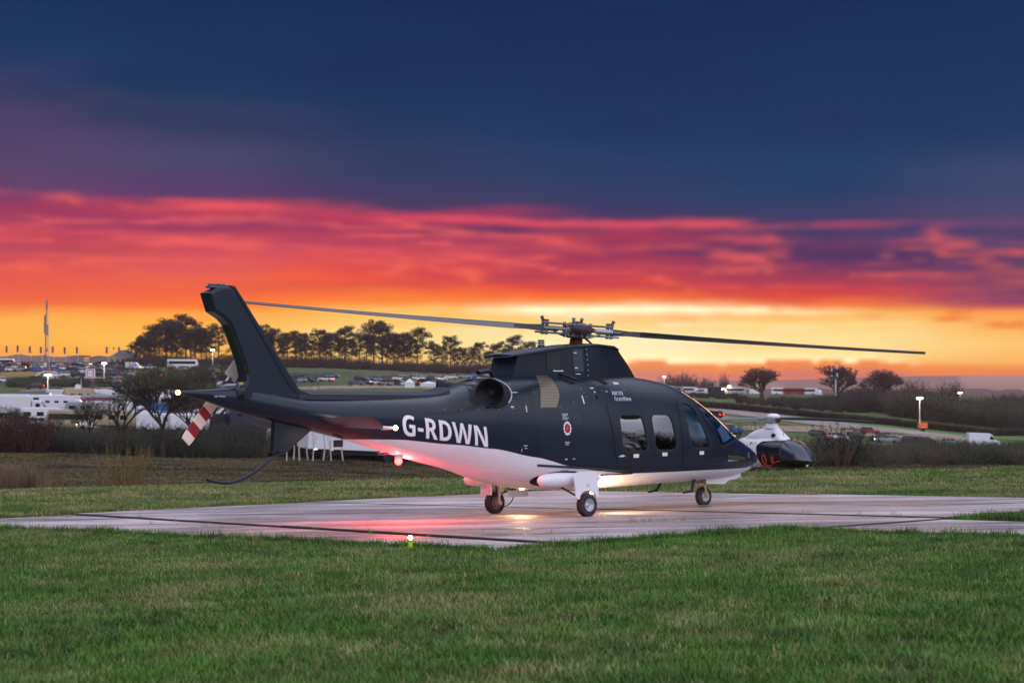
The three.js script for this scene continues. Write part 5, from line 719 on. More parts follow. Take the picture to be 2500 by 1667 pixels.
function bareModel(seed, h, spread, depth, upright = 0.55, fork = 3, twigSize = 1, girth = 0.024, bole = 0.26) {
  const r = rng(seed), wood = { pos: [], idx: [] }, twigs = { pos: [], idx: [] };
  const growOn = (p, d, l, rad, level) => {
    const side = V(r() - 0.5, (r() - 0.5) * 0.6, r() - 0.5).multiplyScalar(0.35), m = p.clone().addScaledVector(d.clone().add(side).normalize(), l * 0.55), e = m.clone().addScaledVector(d.clone().addScaledVector(side, -0.7).normalize(), l * 0.45), out = level >= depth - 1 ? twigs : wood;
    limb(out, p, m, rad, rad * 0.82, level < 2 ? 6 : 3); limb(out, m, e, rad * 0.82, rad * 0.66, level < 2 ? 6 : 3);
    if (level >= depth) return;
    const n = (level === 0 && bole < 0.2 ? 7 : fork) + (r() < 0.5 ? 1 : 0);
    for (let i = 0; i < n; i++) { const a = (i + r() * 0.8) / n * 6.283, t = level === 0 && bole < 0.2 ? 0.1 + 0.95 * (i / n) : spread * (0.5 + 0.8 * r()), u = V(Math.cos(a), 0, Math.sin(a)), nd = d.clone().multiplyScalar(Math.cos(t)).addScaledVector(u, Math.sin(t)).add(V(0, 0.12 * upright, 0)).normalize(); growOn(i === 0 ? e : m.clone().lerp(e, r()), nd, l * (0.62 + 0.2 * r()), Math.max(rad * 0.58, h * 0.0011 * twigSize), level + 1); }
  };
  growOn(V(0, -0.2, 0), V(0.04 * (r() - 0.5), 1, 0.04 * (r() - 0.5)).normalize(), h * bole, h * girth, 0);
  return [bake(wood), bake(twigs)];
}
function shrubModel(seed, h, w, stems, leaves) {                       // stems from the ground, each with side twigs and a few leaves
  const r = rng(seed), wood = { pos: [], idx: [] }, tips = { pos: [], idx: [] };
  for (let i = 0; i < stems; i++) { const a = r() * 6.283, q = Math.sqrt(r()) * w * 0.45, p = V(Math.cos(a) * q * 0.5, -0.1, Math.sin(a) * q * 0.5), e = V(Math.cos(a) * (q + 0.2 * w * r()), h * (0.55 + 0.45 * r()) * (1 - 0.35 * (q / w)), Math.sin(a) * (q + 0.2 * w * r())), m = p.clone().lerp(e, 0.5).add(V((r() - 0.5) * 0.2 * h, 0, (r() - 0.5) * 0.2 * h)); limb(wood, p, m, h * 0.009, h * 0.006, 3); limb(wood, m, e, h * 0.006, h * 0.002, 3);
    for (let k = 0; k < 5; k++) { const s = (k < 2 ? p.clone().lerp(m, 0.4 + 0.6 * r()) : m.clone().lerp(e, r())), t = s.clone().add(V((r() - 0.5), 0.3 + 0.6 * r(), (r() - 0.5)).multiplyScalar(h * 0.22)); limb(tips, s, t, h * 0.004, h * 0.0015, 3); for (let z = 0; z < leaves; z++) leaf(tips, s.clone().lerp(t, r()).add(V((r() - 0.5), (r() - 0.5), (r() - 0.5)).multiplyScalar(h * 0.09)), h * (0.012 + 0.016 * r()), r); } }
  return [bake(wood), bake(tips)];
}
function plant(name, models, label, category, group, p, turn, scale, woodMat, leafMat, names = ['trunk', 'crown']) {
  const t = thing(name, label, category, group); t.position.copy(p); t.rotation.y = turn; t.scale.setScalar(scale);
  part(t, names[0], models[0], woodMat); part(t, names[1], models[1], leafMat); return t;
}
const ordinal = ['first', 'second', 'third', 'fourth', 'fifth', 'sixth', 'seventh', 'eighth', 'ninth', 'tenth', 'eleventh', 'twelfth', 'thirteenth', 'fourteenth', 'fifteenth', 'sixteenth', 'seventeenth', 'eighteenth', 'nineteenth', 'twentieth', 'twenty-first', 'twenty-second', 'twenty-third', 'twenty-fourth', 'twenty-fifth', 'twenty-sixth', 'twenty-seventh', 'twenty-eighth', 'twenty-ninth', 'thirtieth'];
{
  // the belt of pines on the hill: [column, top row], left to right
  const tops = [[328, 836], [352, 818], [377, 790], [404, 776], [428, 782], [452, 768], [476, 800], [503, 798], [530, 788], [606, 792], [640, 792], [668, 802], [700, 812], [722, 808], [745, 812], [778, 802], [808, 812], [842, 796], [876, 812], [912, 782], [934, 788], [958, 810], [985, 812], [1020, 800], [1060, 838], [1100, 820], [1128, 846], [1172, 834], [1216, 838], [1254, 818], [1290, 832], [340, 826], [366, 806], [390, 796], [416, 800], [440, 796], [464, 806], [490, 806], [622, 810], [655, 818], [690, 822], [735, 826], [765, 830], [795, 826], [825, 822], [860, 824], [895, 816], [945, 822], [972, 836], [1003, 830], [1080, 842], [1115, 850], [1150, 856], [1195, 856], [1236, 850]];
  const models = [pineModel(101, 18), pineModel(102, 18), pineModel(103, 18), pineModel(104, 18), pineModel(105, 18), pineModel(106, 18)], r = rng(9);
  tops.forEach(([px, py], i) => { const d = (i < 31 ? 890 : 960) + 50 * r(), p = spot(px, d), h = EYE + (HORIZON - py) / F * d - p.y; plant('pine_tree', models[i % 6], `dark ${h > 17.5 ? 'tall' : h > 14 ? 'middling' : 'low'} hilltop pine, ${i < 31 ? ordinal[i] ?? 'last' : ordinal[i - 31]} ${i < 31 ? 'of the front row' : 'of the back row'} from left`, 'tree', 'pines of the hilltop belt', p, r() * 6.28, h / 18, darkBark, needles); });
  const under = shrubModel(120, 4, 6, 46, 7), dm = mat('#332f2c', 0.95, { side: THREE.DoubleSide });
  const g = mergeGeometries([under[0], under[1]]), m = new THREE.InstancedMesh(g, dm, 420), q = new THREE.Quaternion(), M = new THREE.Matrix4(); let n = 0;
  for (let i = 0; i < 420; i++) { const px = lerp(310, 1300, r()), p = spot(px, 880 + 60 * r()), s = 0.5 + 0.8 * r(); M.compose(p, q.setFromAxisAngle(V(0, 1, 0), r() * 6.28), V(s, s, s)); m.setMatrixAt(n++, M); }
  m.name = 'undergrowth'; tag(m, 'dark undergrowth massed below the hilltop pines', 'undergrowth', null, 'stuff'); scene.add(m);
}
{
  // wide bare trees on the right and the bare tree over the caravans on the left
  const oakA = bareModel(201, 13, 0.6, 6, 0.3, 3, 1.5, 0.022, 0.14), oakB = bareModel(212, 13, 0.56, 6, 0.35, 3, 1.5, 0.022, 0.14), pinkish = mat('#5a4038', 0.9, { side: THREE.DoubleSide });
  for (const [px, top, d, m, s, w] of [[1862, 893, 800, oakA, 1, 'broad bare tree beside the coaches, left of the forked aerial mast'], [2046, 888, 830, oakB, 1, 'bare tree directly behind the forked aerial mast'], [2158, 898, 780, oakA, 1.05, 'broad bare tree right of the forked aerial mast']]) { const p = spot(px, d), box3 = new THREE.Box3().setFromObject(new THREE.Mesh(m[1])), h = EYE + (HORIZON - top) / F * d - p.y; plant('bare_tree', m, w, 'tree', 'bare trees on the right-hand hedge', p, px, h / box3.max.y, bark, pinkish).scale.multiply(V(1.35, 1, 1.35)); }
  const near = bareModel(203, 9, 0.62, 7, 0.45, 3, 1.0), olive = mat('#4b4a35', 0.9, { side: THREE.DoubleSide });
  const fit = (m, px, top, d, label) => { const p = spot(px, d), b = new THREE.Box3().setFromObject(new THREE.Mesh(m[1])), h = EYE + (HORIZON - top) / F * d - p.y; return plant('bare_tree', m, label, 'tree', null, p, px * 1.7, h / b.max.y, darkBark, olive); };
  fit(near, 398, 868, 205, 'large bare tree with leaning limbs in front of the caravans by the tail rotor'); fit(bareModel(204, 9, 0.58, 7, 0.6, 3, 1.0), 520, 856, 225, 'twiggy bare tree rising behind the tail rotor'); fit(bareModel(205, 7, 0.6, 5, 0.5, 3, 1.2), 300, 935, 215, 'small spreading bare tree left of the large one');
  fit(bareModel(206, 6, 0.5, 6, 0.7, 3, 1.1), 40, 985, 212, 'low bare tree at the left edge before the white trailers'); fit(bareModel(208, 7, 0.6, 6, 0.4, 3, 1.1), 215, 960, 218, 'bare tree with fine upright twigs left of the small spreading one'); fit(bareModel(209, 8, 0.55, 6, 0.5, 3, 1.1), 470, 920, 208, 'slender bare tree under the tail cone light'); fit(bareModel(207, 6, 0.5, 5, 0.7, 3, 1.1), 130, 1000, 214, 'thin bare sapling before the long white trailer');
  const willow = shrubModel(210, 5, 6, 60, 1); plant('willow_bush', willow, 'yellow twigged bare bush standing on the brow of the lawn at left', 'bush', null, spot(298, 74), 0.4, (EYE + (HORIZON - 1075) / F * 74 - spot(298, 74).y) / 5, mat('#77643a', 0.9), mat('#7d6a3c', 0.9, { side: THREE.DoubleSide }));
  const birch = mat('#b9ada6', 0.8), fineTwig = mat('#5d4a42', 0.9, { side: THREE.DoubleSide }), birchM = [bareModel(221, 6, 0.35, 5, 1, 2, 0.6, 0.010, 0.34), bareModel(222, 6, 0.3, 5, 1, 2, 0.6, 0.010, 0.34)];
  [700, 716, 731, 752, 763, 788, 809, 838].forEach((px, i) => plant('birch_tree', birchM[i % 2], `pale slim birch stem below the tail boom, ${ordinal[i]} from the left`, 'tree', 'birch stems below the tail boom', spot(px, 196 + (i * 7) % 13), i * 1.3, 0.95 + 0.12 * (i % 3), birch, fineTwig));
}
// masses of scrub: stems and twigs nobody could count
function scrub(name, label, seed, count, model, colours, place, size) {
  const r = rng(seed), m = new THREE.InstancedMesh(mergeGeometries(model.map((g) => g)), mat('#ffffff', 0.95, { side: THREE.DoubleSide }), count), M = new THREE.Matrix4(), q = new THREE.Quaternion(), c = new THREE.Color(); let n = 0;
  for (let i = 0; i < count; i++) { const p = place(r, i / count); if (!p) continue; const s = size(r, p); M.compose(p, q.setFromAxisAngle(V(0, 1, 0), r() * 6.283), V(s * (0.8 + 0.5 * r()), s, s * (0.8 + 0.5 * r()))); m.setMatrixAt(n, M); m.setColorAt(n, c.copy(lin(colours[Math.floor(r() * colours.length)])).multiplyScalar(0.75 + 0.5 * r())); n++; }
  m.count = n; m.name = name; tag(m, label, 'scrub', null, 'stuff'); scene.add(m);
}
{
  const bramble = shrubModel(301, 2, 2.2, 40, 3), leafy = shrubModel(302, 2, 2.4, 34, 8), tall = shrubModel(303, 6, 6, 60, 5), evergreen = shrubModel(304, 6, 6, 44, 12);
  scrub('scrub_thicket', 'dark tangled winter scrub along the far side of the brown hollow', 41, 520, bramble, ['#33382f', '#3d4236', '#2a2e28', '#4a483a', '#565341'], (r) => { const px = lerp(-60, 640, r()); return spot(px, 206 + 26 * r()); }, (r, p) => 0.75 + 1.15 * r() * r() * (0.5 + 1.1 * noise2(p.x / 5, 3)));
  scrub('scrub_thicket', 'dark leafy thicket behind the red beacon below the tail boom', 42, 420, leafy, ['#2b2c26', '#34302a', '#26291f', '#3f352c'], (r) => { const px = lerp(560, 1230, r()); return spot(px, 212 + 24 * r()); }, (r, p) => 0.8 + 0.7 * r());
  scrub('scrub_thicket', 'red brown bramble mound in front of the white trailer at the far left', 43, 60, bramble, ['#4e2c25', '#5a3328', '#3a2a26'], (r) => spot(lerp(-20, 80, r()), 203 + 6 * r()), (r) => 1.25 + 0.4 * r());
  scrub('scrub_thicket', 'greenish winter scrub behind the white helicopter and along the right-hand brow', 44, 760, leafy, ['#4a4a36', '#3f4230', '#54503c', '#353a2c', '#5b4a3c'], (r) => { const px = lerp(1560, 2560, r()); if (px > 1790 && px < 1990 && r() < 0.5) return null; return spot(px, 172 + 44 * r()); }, (r, p) => 0.5 + 0.5 * r() * (0.35 + noise2(p.x / 5, 5)));
  scrub('scrub_thicket', 'straw coloured dead stalks at the left end of the brow', 45, 240, shrubModel(305, 0.8, 0.6, 40, 0), ['#8a7450', '#75624a', '#5b4d3e'], (r) => spot(lerp(-40, 150, r() * r()), 70 + 8 * r()), (r) => 0.6 + 0.7 * r());
  scrub('shelter_belt', 'dense dark belt of leafless trees and bushes behind the right-hand track', 46, 900, tall, ['#2f2a29', '#3a312d', '#28292a', '#443830', '#33362c'], (r) => { const px = lerp(1560, 2620, r()), d = 690 + 70 * r() + (px < 1800 ? 60 : 0); return spot(px, d); }, (r, p) => { const px = bearingOf(p.x, p.z); return lerp(0.26, 0.95, smoothstep(px, 1800, 2200)) * (0.6 + 0.65 * r()) * (0.75 + 0.5 * noise2(px / 60, 1)); });
  scrub('shelter_belt', 'dark evergreen trees along the lawn to the right, mirrored in the cabin windows', 51, 130, evergreen, ['#1f2a20', '#26301f', '#1c241c'], (r) => { const x = 46 + 14 * r(), z = lerp(-125, 15, r()); return V(x, land(x, z) - 0.2, z); }, (r) => 0.75 + 0.5 * r());
  scrub('shelter_belt', 'green brown tall bushes rising behind the floodlight trailer', 47, 170, evergreen, ['#3f4433', '#4d4a38', '#37402f', '#5a4c3e'], (r) => spot(lerp(2180, 2560, r()), 665 + 50 * r()), (r) => 0.7 + 0.75 * r());
  // the trimmed hedge beside the track, its top picked out by pale twigs
  scrub('trimmed_hedge', 'low trimmed hedge running down beside the right-hand track', 48, 900, shrubModel(306, 2, 1.6, 46, 4), ['#332c29', '#3b332c', '#2c2c27', '#57493b'], (r, t) => { const px = lerp(1640, 2540, r()), py = lerp(992, 1066, clamp((px - 1640) / 780, 0, 1) ** 1.1) - 2; const p = ground(px, py, 420); return p; }, (r) => 0.85 + 0.25 * r());
  scrub('hillside_hedge', 'clipped green hedge across the hillside below the dark hoarding', 49, 260, shrubModel(307, 2, 2, 44, 8), ['#3f4a2e', '#4a5134', '#374128', '#4f4a33'], (r) => ground(lerp(20, 215, r()), lerp(938, 948, r()) - 1, 420), (r) => 0.8 + 0.3 * r());
  scrub('hillside_scrub', 'olive scrub and twigs on the hillside around the parked cars behind the tail rotor', 50, 420, leafy, ['#4a4834', '#525038', '#3a3d2c', '#4f4438'], (r) => { const px = lerp(225, 640, r()); return ground(px, lerp(905, 1020, r()), 230); }, (r, p) => 0.6 + 0.9 * r());
  const far = [bareModel(231, 12, 0.5, 6, 0.5, 4, 2.4, 0.03, 0.2), shrubModel(232, 12, 12, 80, 14)], mauve = mat('#3c3132', 0.95, { side: THREE.DoubleSide });
  [[1640, 915, 1, 'round dark tree nearest the cabin roof on the hazy skyline'], [1662, 908, 1, 'tallest round tree on the hazy skyline above the coaches'], [1688, 915, 1, 'round tree right of the tallest on the hazy skyline'], [1716, 922, 1, 'low tree above the middle coaches on the hazy skyline'], [1746, 924, 1, 'low round tree left of the poplar on the hazy skyline'], [1769, 909, 0, 'narrow poplar on the hazy skyline'], [2235, 925, 1, 'dark round tree above the shelter belt right of the last bare tree'], [2320, 930, 1, 'round tree at the right of the hazy skyline']].forEach(([px, py, k, label]) => { const p = spot(px, 1400), h = EYE + (HORIZON - py) / F * 1400 - p.y; plant('skyline_tree', far[1], label, 'tree', null, p, px, h / 12, darkBark, mauve).scale.multiply(k ? V(1.15, 1, 1.15) : V(0.4, 1, 0.4)); });
  plant('evergreen_bush', shrubModel(310, 3, 4.4, 90, 16), 'rounded dark green bush between the two helicopters', 'bush', null, spot(1812, 168), 0.3, 1.15, darkBark, mat('#2e3a26', 0.9, { side: THREE.DoubleSide }));
  plant('evergreen_bush', shrubModel(311, 3, 5, 110, 12), 'dark mounded bush just right of the white helicopter nose', 'bush', null, spot(2062, 176), 1.3, 1.1, darkBark, mat('#3a3c2e', 0.9, { side: THREE.DoubleSide }));
}
// the far country: ridge colours lightened and pinked to stand in for thicker haze
{
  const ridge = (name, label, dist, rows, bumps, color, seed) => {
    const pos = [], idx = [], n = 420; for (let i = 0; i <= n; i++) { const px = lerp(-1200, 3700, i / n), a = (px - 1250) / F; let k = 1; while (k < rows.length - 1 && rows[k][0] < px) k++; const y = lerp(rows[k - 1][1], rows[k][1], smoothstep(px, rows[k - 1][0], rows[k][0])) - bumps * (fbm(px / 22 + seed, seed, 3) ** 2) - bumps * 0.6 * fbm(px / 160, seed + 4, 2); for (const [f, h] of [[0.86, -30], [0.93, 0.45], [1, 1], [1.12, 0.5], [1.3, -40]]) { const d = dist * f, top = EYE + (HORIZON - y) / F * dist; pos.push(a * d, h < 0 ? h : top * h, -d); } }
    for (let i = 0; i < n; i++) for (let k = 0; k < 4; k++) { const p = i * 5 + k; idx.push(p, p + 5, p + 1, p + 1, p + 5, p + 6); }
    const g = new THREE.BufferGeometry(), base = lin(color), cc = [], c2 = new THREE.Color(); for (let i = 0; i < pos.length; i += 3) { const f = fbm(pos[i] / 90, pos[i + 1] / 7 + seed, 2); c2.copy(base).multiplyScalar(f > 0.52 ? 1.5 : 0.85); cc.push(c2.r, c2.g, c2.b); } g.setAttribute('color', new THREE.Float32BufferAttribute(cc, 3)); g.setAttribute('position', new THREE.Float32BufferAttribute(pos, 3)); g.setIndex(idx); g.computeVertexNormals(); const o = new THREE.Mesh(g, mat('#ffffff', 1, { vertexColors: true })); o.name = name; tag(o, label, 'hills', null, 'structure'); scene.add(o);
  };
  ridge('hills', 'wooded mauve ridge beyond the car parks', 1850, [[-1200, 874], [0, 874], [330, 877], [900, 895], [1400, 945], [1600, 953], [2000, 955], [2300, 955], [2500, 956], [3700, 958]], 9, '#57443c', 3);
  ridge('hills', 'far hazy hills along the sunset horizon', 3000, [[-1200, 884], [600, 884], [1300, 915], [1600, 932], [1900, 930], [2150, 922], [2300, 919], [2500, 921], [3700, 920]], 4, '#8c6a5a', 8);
  scene.fog = new THREE.FogExp2(lin('#ffd0c8'), HAZE);
}

// ---------- tracks and yards on the hillsides ----------
function sheet(name, label, top, bottom, material, lift = 0.06, from = 230) {
  const at = (rows, px) => { let k = 1; while (k < rows.length - 1 && rows[k][0] < px) k++; return lerp(rows[k - 1][1], rows[k][1], clamp((px - rows[k - 1][0]) / (rows[k][0] - rows[k - 1][0]), 0, 1)); }, x0 = top[0][0], x1 = top[top.length - 1][0], n = 60, m = 8, pos = [], uv = [], idx = [];
  for (let i = 0; i <= n; i++) for (let j = 0; j <= m; j++) { const px = lerp(x0, x1, i / n), p = ground(px, lerp(at(bottom, px), at(top, px), j / m), from); pos.push(p.x, p.y + lift, p.z); uv.push(p.x / 9, p.z / 9); }
  for (let i = 0; i < n; i++) for (let j = 0; j < m; j++) { const a = i * (m + 1) + j, b = a + m + 1; idx.push(a, b, a + 1, b, b + 1, a + 1); }
  const g = new THREE.BufferGeometry(); g.setAttribute('position', new THREE.Float32BufferAttribute(pos, 3)); g.setAttribute('uv', new THREE.Float32BufferAttribute(uv, 2)); g.setIndex(idx); g.computeVertexNormals();
  const o = new THREE.Mesh(g, material); o.name = numbered(name); tag(o, label, name, null, 'structure'); o.receiveShadow = true; scene.add(o);
}
{
  const grit = noiseTexture(256, (u, v) => { const k = 0.75 + 0.4 * (tileFbm(u, v, 24, 24, 3, 61) - 0.5) + 0.3 * (tileFbm(u, v, 4, 4, 3, 62) - 0.5); return [k, k, k]; }), sand = mat('#b59f86', 0.95, { map: grit }), road = mat('#b5a6a0', 0.8, { map: grit }), tar = mat('#8e8892', 0.7, { map: grit }), verge = mat('#5f9a34', 0.95, { map: grassTile });
  sheet('verge', 'bright green verge between the trimmed hedge and the right-hand road', [[1640, 982], [1709, 988], [1791, 996], [1887, 1007], [1982, 1020], [2100, 1031], [2230, 1049], [2350, 1060], [2540, 1072]], [[1640, 992], [1709, 997], [1791, 1003], [1887, 1014], [1982, 1027], [2100, 1041], [2230, 1055], [2350, 1066], [2540, 1080]], verge, 0.05);
  sheet('road', 'pale road curving down the right-hand hillside beside the verge', [[1640, 989], [1709, 994], [1791, 1000], [1887, 1011], [1982, 1024.5], [2100, 1038], [2230, 1053], [2350, 1065]], [[1640, 1000], [1709, 1005], [1791, 1013], [1887, 1024], [1982, 1038], [2100, 1049], [2230, 1062], [2350, 1069]], road, 0.12);
  sheet('track', 'sandy track below the road behind the nose of the dark helicopter', [[1700, 1018], [1760, 1018], [1849, 1024]], [[1700, 1027], [1760, 1030], [1849, 1030]], sand, 0.12); sheet('track', 'sandy track crossing behind the rotor of the white helicopter', [[1749, 1043], [1868, 1040], [1960, 1042], [2055, 1043]], [[1749, 1053], [1868, 1052], [1960, 1056], [2055, 1060]], sand, 0.13);
  sheet('track', 'sandy pull-in around the red car on the right', [[2012, 1056], [2060, 1051], [2160, 1055], [2180, 1062]], [[2012, 1061], [2060, 1066], [2160, 1068], [2180, 1068]], sand, 0.14); sheet('track', 'pale gravel apron right of the red car above the parked roofs', [[2169, 1068], [2220, 1063], [2350, 1068], [2400, 1073]], [[2169, 1076], [2230, 1080], [2350, 1079], [2400, 1078]], sand, 0.15);
  sheet('track', 'cream track across the left hillside below the clipped hedge', [[48, 954], [110, 950], [180, 946.5], [221, 947.5]], [[48, 957], [110, 955], [180, 950], [221, 950]], sand, 0.1); sheet('track', 'cream track above the white van on the left hillside', [[66, 962], [115, 960], [160, 957], [221, 955]], [[66, 965], [115, 964], [160, 963], [221, 961]], sand, 0.1);
  sheet('car_park', 'grey car park surface around the square number board', [[165, 921], [220, 918], [290, 906], [330, 905]], [[165, 932], [220, 933], [290, 929], [330, 926]], tar, 0.08); sheet('track', 'sandy track through the parked cars between the fin and the engine', [[700, 947], [800, 943], [920, 940], [1000, 943], [1070, 945]], [[700, 953], [800, 951], [920, 949], [1000, 949], [1070, 951]], sand, 0.1);
}

// ---------- vehicles ----------
const paints = { white: mat('#dcd9dc', 0.3), silver: mat('#9a9da3', 0.3, { metal: 0.5 }), grey: mat('#55585e', 0.3, { metal: 0.4 }), black: mat('#131519', 0.25), navy: mat('#17223a', 0.25), red: mat('#8c1420', 0.3), blue: mat('#2f5f9c', 0.3), green: mat('#1f3d2c', 0.3), teal: mat('#2d6470', 0.35), orange: mat('#d8622a', 0.5), 'light blue': mat('#7fa6cf', 0.35), beige: mat('#a8977a', 0.4), bronze: mat('#5d4a38', 0.35) };
const carGlass = mat('#10161c', 0.05, { specularIntensity: 1 }), carTyre = mat('#141416', 0.8), carTrim = mat('#1c1d20', 0.6), lampOn = mat('#fff3d8', 0.3, { emissive: lin('#ffdca0'), emissiveIntensity: 14 }), lampOff = mat('#cfd2d6', 0.15), tailOff = mat('#7a1418', 0.3), tailOn = mat('#ff4030', 0.3, { emissive: lin('#ff2a1c'), emissiveIntensity: 9 });
const profiles = {                                                    // length, width, body outline (x forward, y up), cabin outline, wheel places, wheel radius
  hatchback: [4.0, 1.74, [[-2, 0.42], [-2, 0.85], [-1.9, 0.98], [0.9, 0.98], [1.85, 0.80], [2, 0.62], [1.98, 0.35], [-1.95, 0.32]], [[-1.88, 0.96], [-1.55, 1.42], [-1.2, 1.48], [0.1, 1.47], [0.95, 0.97]], [-1.25, 1.25], 0.31],
  saloon: [4.6, 1.8, [[-2.3, 0.45], [-2.28, 0.86], [-2.0, 0.97], [1.1, 0.95], [2.1, 0.78], [2.3, 0.6], [2.28, 0.34], [-2.25, 0.32]], [[-1.65, 0.95], [-1.0, 1.38], [-0.6, 1.43], [0.25, 1.42], [1.1, 0.94]], [-1.4, 1.4], 0.32],
  estate: [4.7, 1.82, [[-2.35, 0.45], [-2.33, 0.9], [-2.2, 0.99], [1.1, 0.97], [2.15, 0.8], [2.35, 0.6], [2.32, 0.34], [-2.3, 0.32]], [[-2.2, 0.97], [-1.85, 1.42], [-1.5, 1.48], [0.2, 1.46], [1.1, 0.96]], [-1.4, 1.42], 0.33],
  'four by four': [4.6, 1.92, [[-2.3, 0.55], [-2.28, 1.0], [-2.2, 1.12], [1.15, 1.12], [2.15, 1.0], [2.3, 0.8], [2.28, 0.48], [-2.25, 0.46]], [[-2.18, 1.10], [-1.98, 1.70], [-1.6, 1.77], [0.3, 1.75], [1.05, 1.11]], [-1.4, 1.42], 0.39],
  pickup: [5.2, 1.9, [[-2.6, 0.6], [-2.6, 1.08], [-0.6, 1.1], [1.3, 1.1], [2.4, 1.0], [2.6, 0.8], [2.58, 0.5], [-2.55, 0.5]], [[-0.75, 1.08], [-0.65, 1.70], [-0.3, 1.76], [0.6, 1.74], [1.3, 1.09]], [-1.6, 1.6], 0.4],
  van: [5.6, 2.0, [[-2.8, 0.45], [-2.8, 2.3], [-2.65, 2.45], [0.9, 2.45], [1.35, 2.2], [1.9, 1.35], [2.65, 1.1], [2.8, 0.8], [2.78, 0.38], [-2.75, 0.36]], [[0.75, 1.35], [0.9, 2.0], [1.3, 2.0], [1.8, 1.36]], [-1.7, 1.75], 0.35],
};
const vehicleModels = {};
function extrude(pts, w, bevel) { const g = new THREE.ExtrudeGeometry(new THREE.Shape(pts.map(([a, b]) => new THREE.Vector2(a, b))), { depth: w - 2 * bevel, bevelEnabled: true, bevelThickness: bevel, bevelSize: bevel * 0.7, bevelOffset: -bevel * 0.7, bevelSegments: 2 }); return g.translate(0, 0, -w / 2 + bevel); }
function vehicleModel(kind) {
  if (vehicleModels[kind]) return vehicleModels[kind];
  const out = [], wheelG = (x, z, r) => new THREE.CylinderGeometry(r, r, 0.24, 14).rotateX(Math.PI / 2).translate(x, r, z);
  if (profiles[kind]) {
    const [L, w, body, cab, wh, r] = profiles[kind];
    out.push(['body', extrude(body, w, 0.10), 'paint']);
    if (kind === 'van') { out.push(['windscreen', extrude(cab.map(([x, y]) => [x + 0.06, y]), w + 0.015, 0.05), 'glass'], ['bumper', box(0.12, 0.25, w * 0.96, L / 2, 0.5, 0, 0.04), 'trim']); }
    else {
      const top = Math.max(...cab.map((p) => p[1])), g = extrude(cab, w * 0.9, 0.12), p = g.attributes.position; for (let i = 0; i < p.count; i++) { const t = clamp((p.getY(i) - cab[0][1]) / (top - cab[0][1]), 0, 1); p.setZ(i, p.getZ(i) * (1 - 0.16 * t)); } g.computeVertexNormals(); out.push(['windows', g, 'glass']);
      const xs = cab.filter((q) => q[1] > top - 0.09).map((q) => q[0]), a = Math.min(...xs), b = Math.max(...xs); out.push(['roof', box(b - a + 0.12, 0.05, w * 0.72, (a + b) / 2, top, 0, 0.02), 'paint']);
      for (const s of [1, -1]) for (const x of [a + 0.05, (a + b) / 2 + 0.1]) out.push(['pillar', rod(V(x + 0.05, cab[0][1], s * w * 0.452), V(x, top - 0.02, s * w * 0.37), 0.04, 0.035, 5), 'paint']);
    }
    for (const s of [1, -1]) { for (const x of wh) out.push(['wheel', wheelG(x, s * (w / 2 - 0.10), r), 'tyre']); out.push(['headlight', box(0.10, 0.14, 0.34, L / 2 - 0.08, kind === 'van' ? 0.9 : body[0][1] + 0.27, s * (w / 2 - 0.28), 0.03), 'head'], ['tail_light', box(0.08, 0.2, 0.24, -L / 2 + 0.02, kind === 'van' ? 1.0 : body[1][1] - 0.02, s * (w / 2 - 0.2), 0.02), 'tail']); }
  } else if (kind === 'coach' || kind === 'minibus') {
    const L = kind === 'coach' ? 11 : 6.4, h = kind === 'coach' ? 3.3 : 2.6, w = kind === 'coach' ? 2.5 : 2.1;
    out.push(['body', extrude([[-L / 2, 0.4], [-L / 2, h - 0.2], [-L / 2 + 0.2, h], [L / 2 - 0.6, h], [L / 2 - 0.1, h * 0.6], [L / 2, 0.9], [L / 2, 0.4]], w, 0.12), 'paint'], ['windows', box(L * 0.84, h * 0.3, w + 0.02, -0.02 * L, h * 0.66, 0, 0.03), 'glass'], ['windscreen', extrude([[L / 2 - 0.62, h * 0.93], [L / 2 - 0.5, h * 0.93], [L / 2 + 0.03, h * 0.44], [L / 2 - 0.2, h * 0.44]], w * 0.9, 0.05), 'glass'], ['rear_window', box(0.05, h * 0.26, w * 0.8, -L / 2, h * 0.68, 0, 0.02), 'glass']);
    for (const s of [1, -1]) { for (const x of [-L * 0.28, L * 0.3]) out.push(['wheel', wheelG(x, s * (w / 2 - 0.12), kind === 'coach' ? 0.48 : 0.36), 'tyre']); out.push(['headlight', box(0.08, 0.18, 0.36, L / 2, 0.75, s * w * 0.36, 0.03), 'head'], ['tail_light', box(0.06, 0.36, 0.16, -L / 2 - 0.01, 1.0, s * w * 0.42, 0.02), 'tail']); }
  } else if (kind === 'lorry' || kind === 'horsebox') {
    const L = kind === 'lorry' ? 9 : 7, h = 3.5, w = 2.4; out.push(['box_body', box(L * 0.74, h - 0.9, w, -L * 0.12, 0.9 + (h - 0.9) / 2, 0, 0.06), 'paint'], ['cab', extrude([[L * 0.27, 0.6], [L * 0.27, h * 0.82], [L * 0.40, h * 0.82], [L * 0.485, h * 0.5], [L * 0.5, 0.6]], w * 0.94, 0.1), 'paint'], ['windscreen', extrude([[L * 0.40, h * 0.76], [L * 0.42, h * 0.76], [L * 0.495, h * 0.5], [L * 0.46, h * 0.5]], w * 0.84, 0.03), 'glass'], ['side_window', box(0.7, 0.55, w * 0.96, L * 0.37, h * 0.62, 0, 0.02), 'glass'], ['chassis', box(L * 0.9, 0.3, w * 0.5, -0.02 * L, 0.65, 0), 'trim']);
    if (kind === 'horsebox') for (const x of [-L * 0.3, -L * 0.1, L * 0.1]) out.push(['side_window', box(0.7, 0.35, w + 0.02, x, h * 0.72, 0, 0.02), 'glass']);
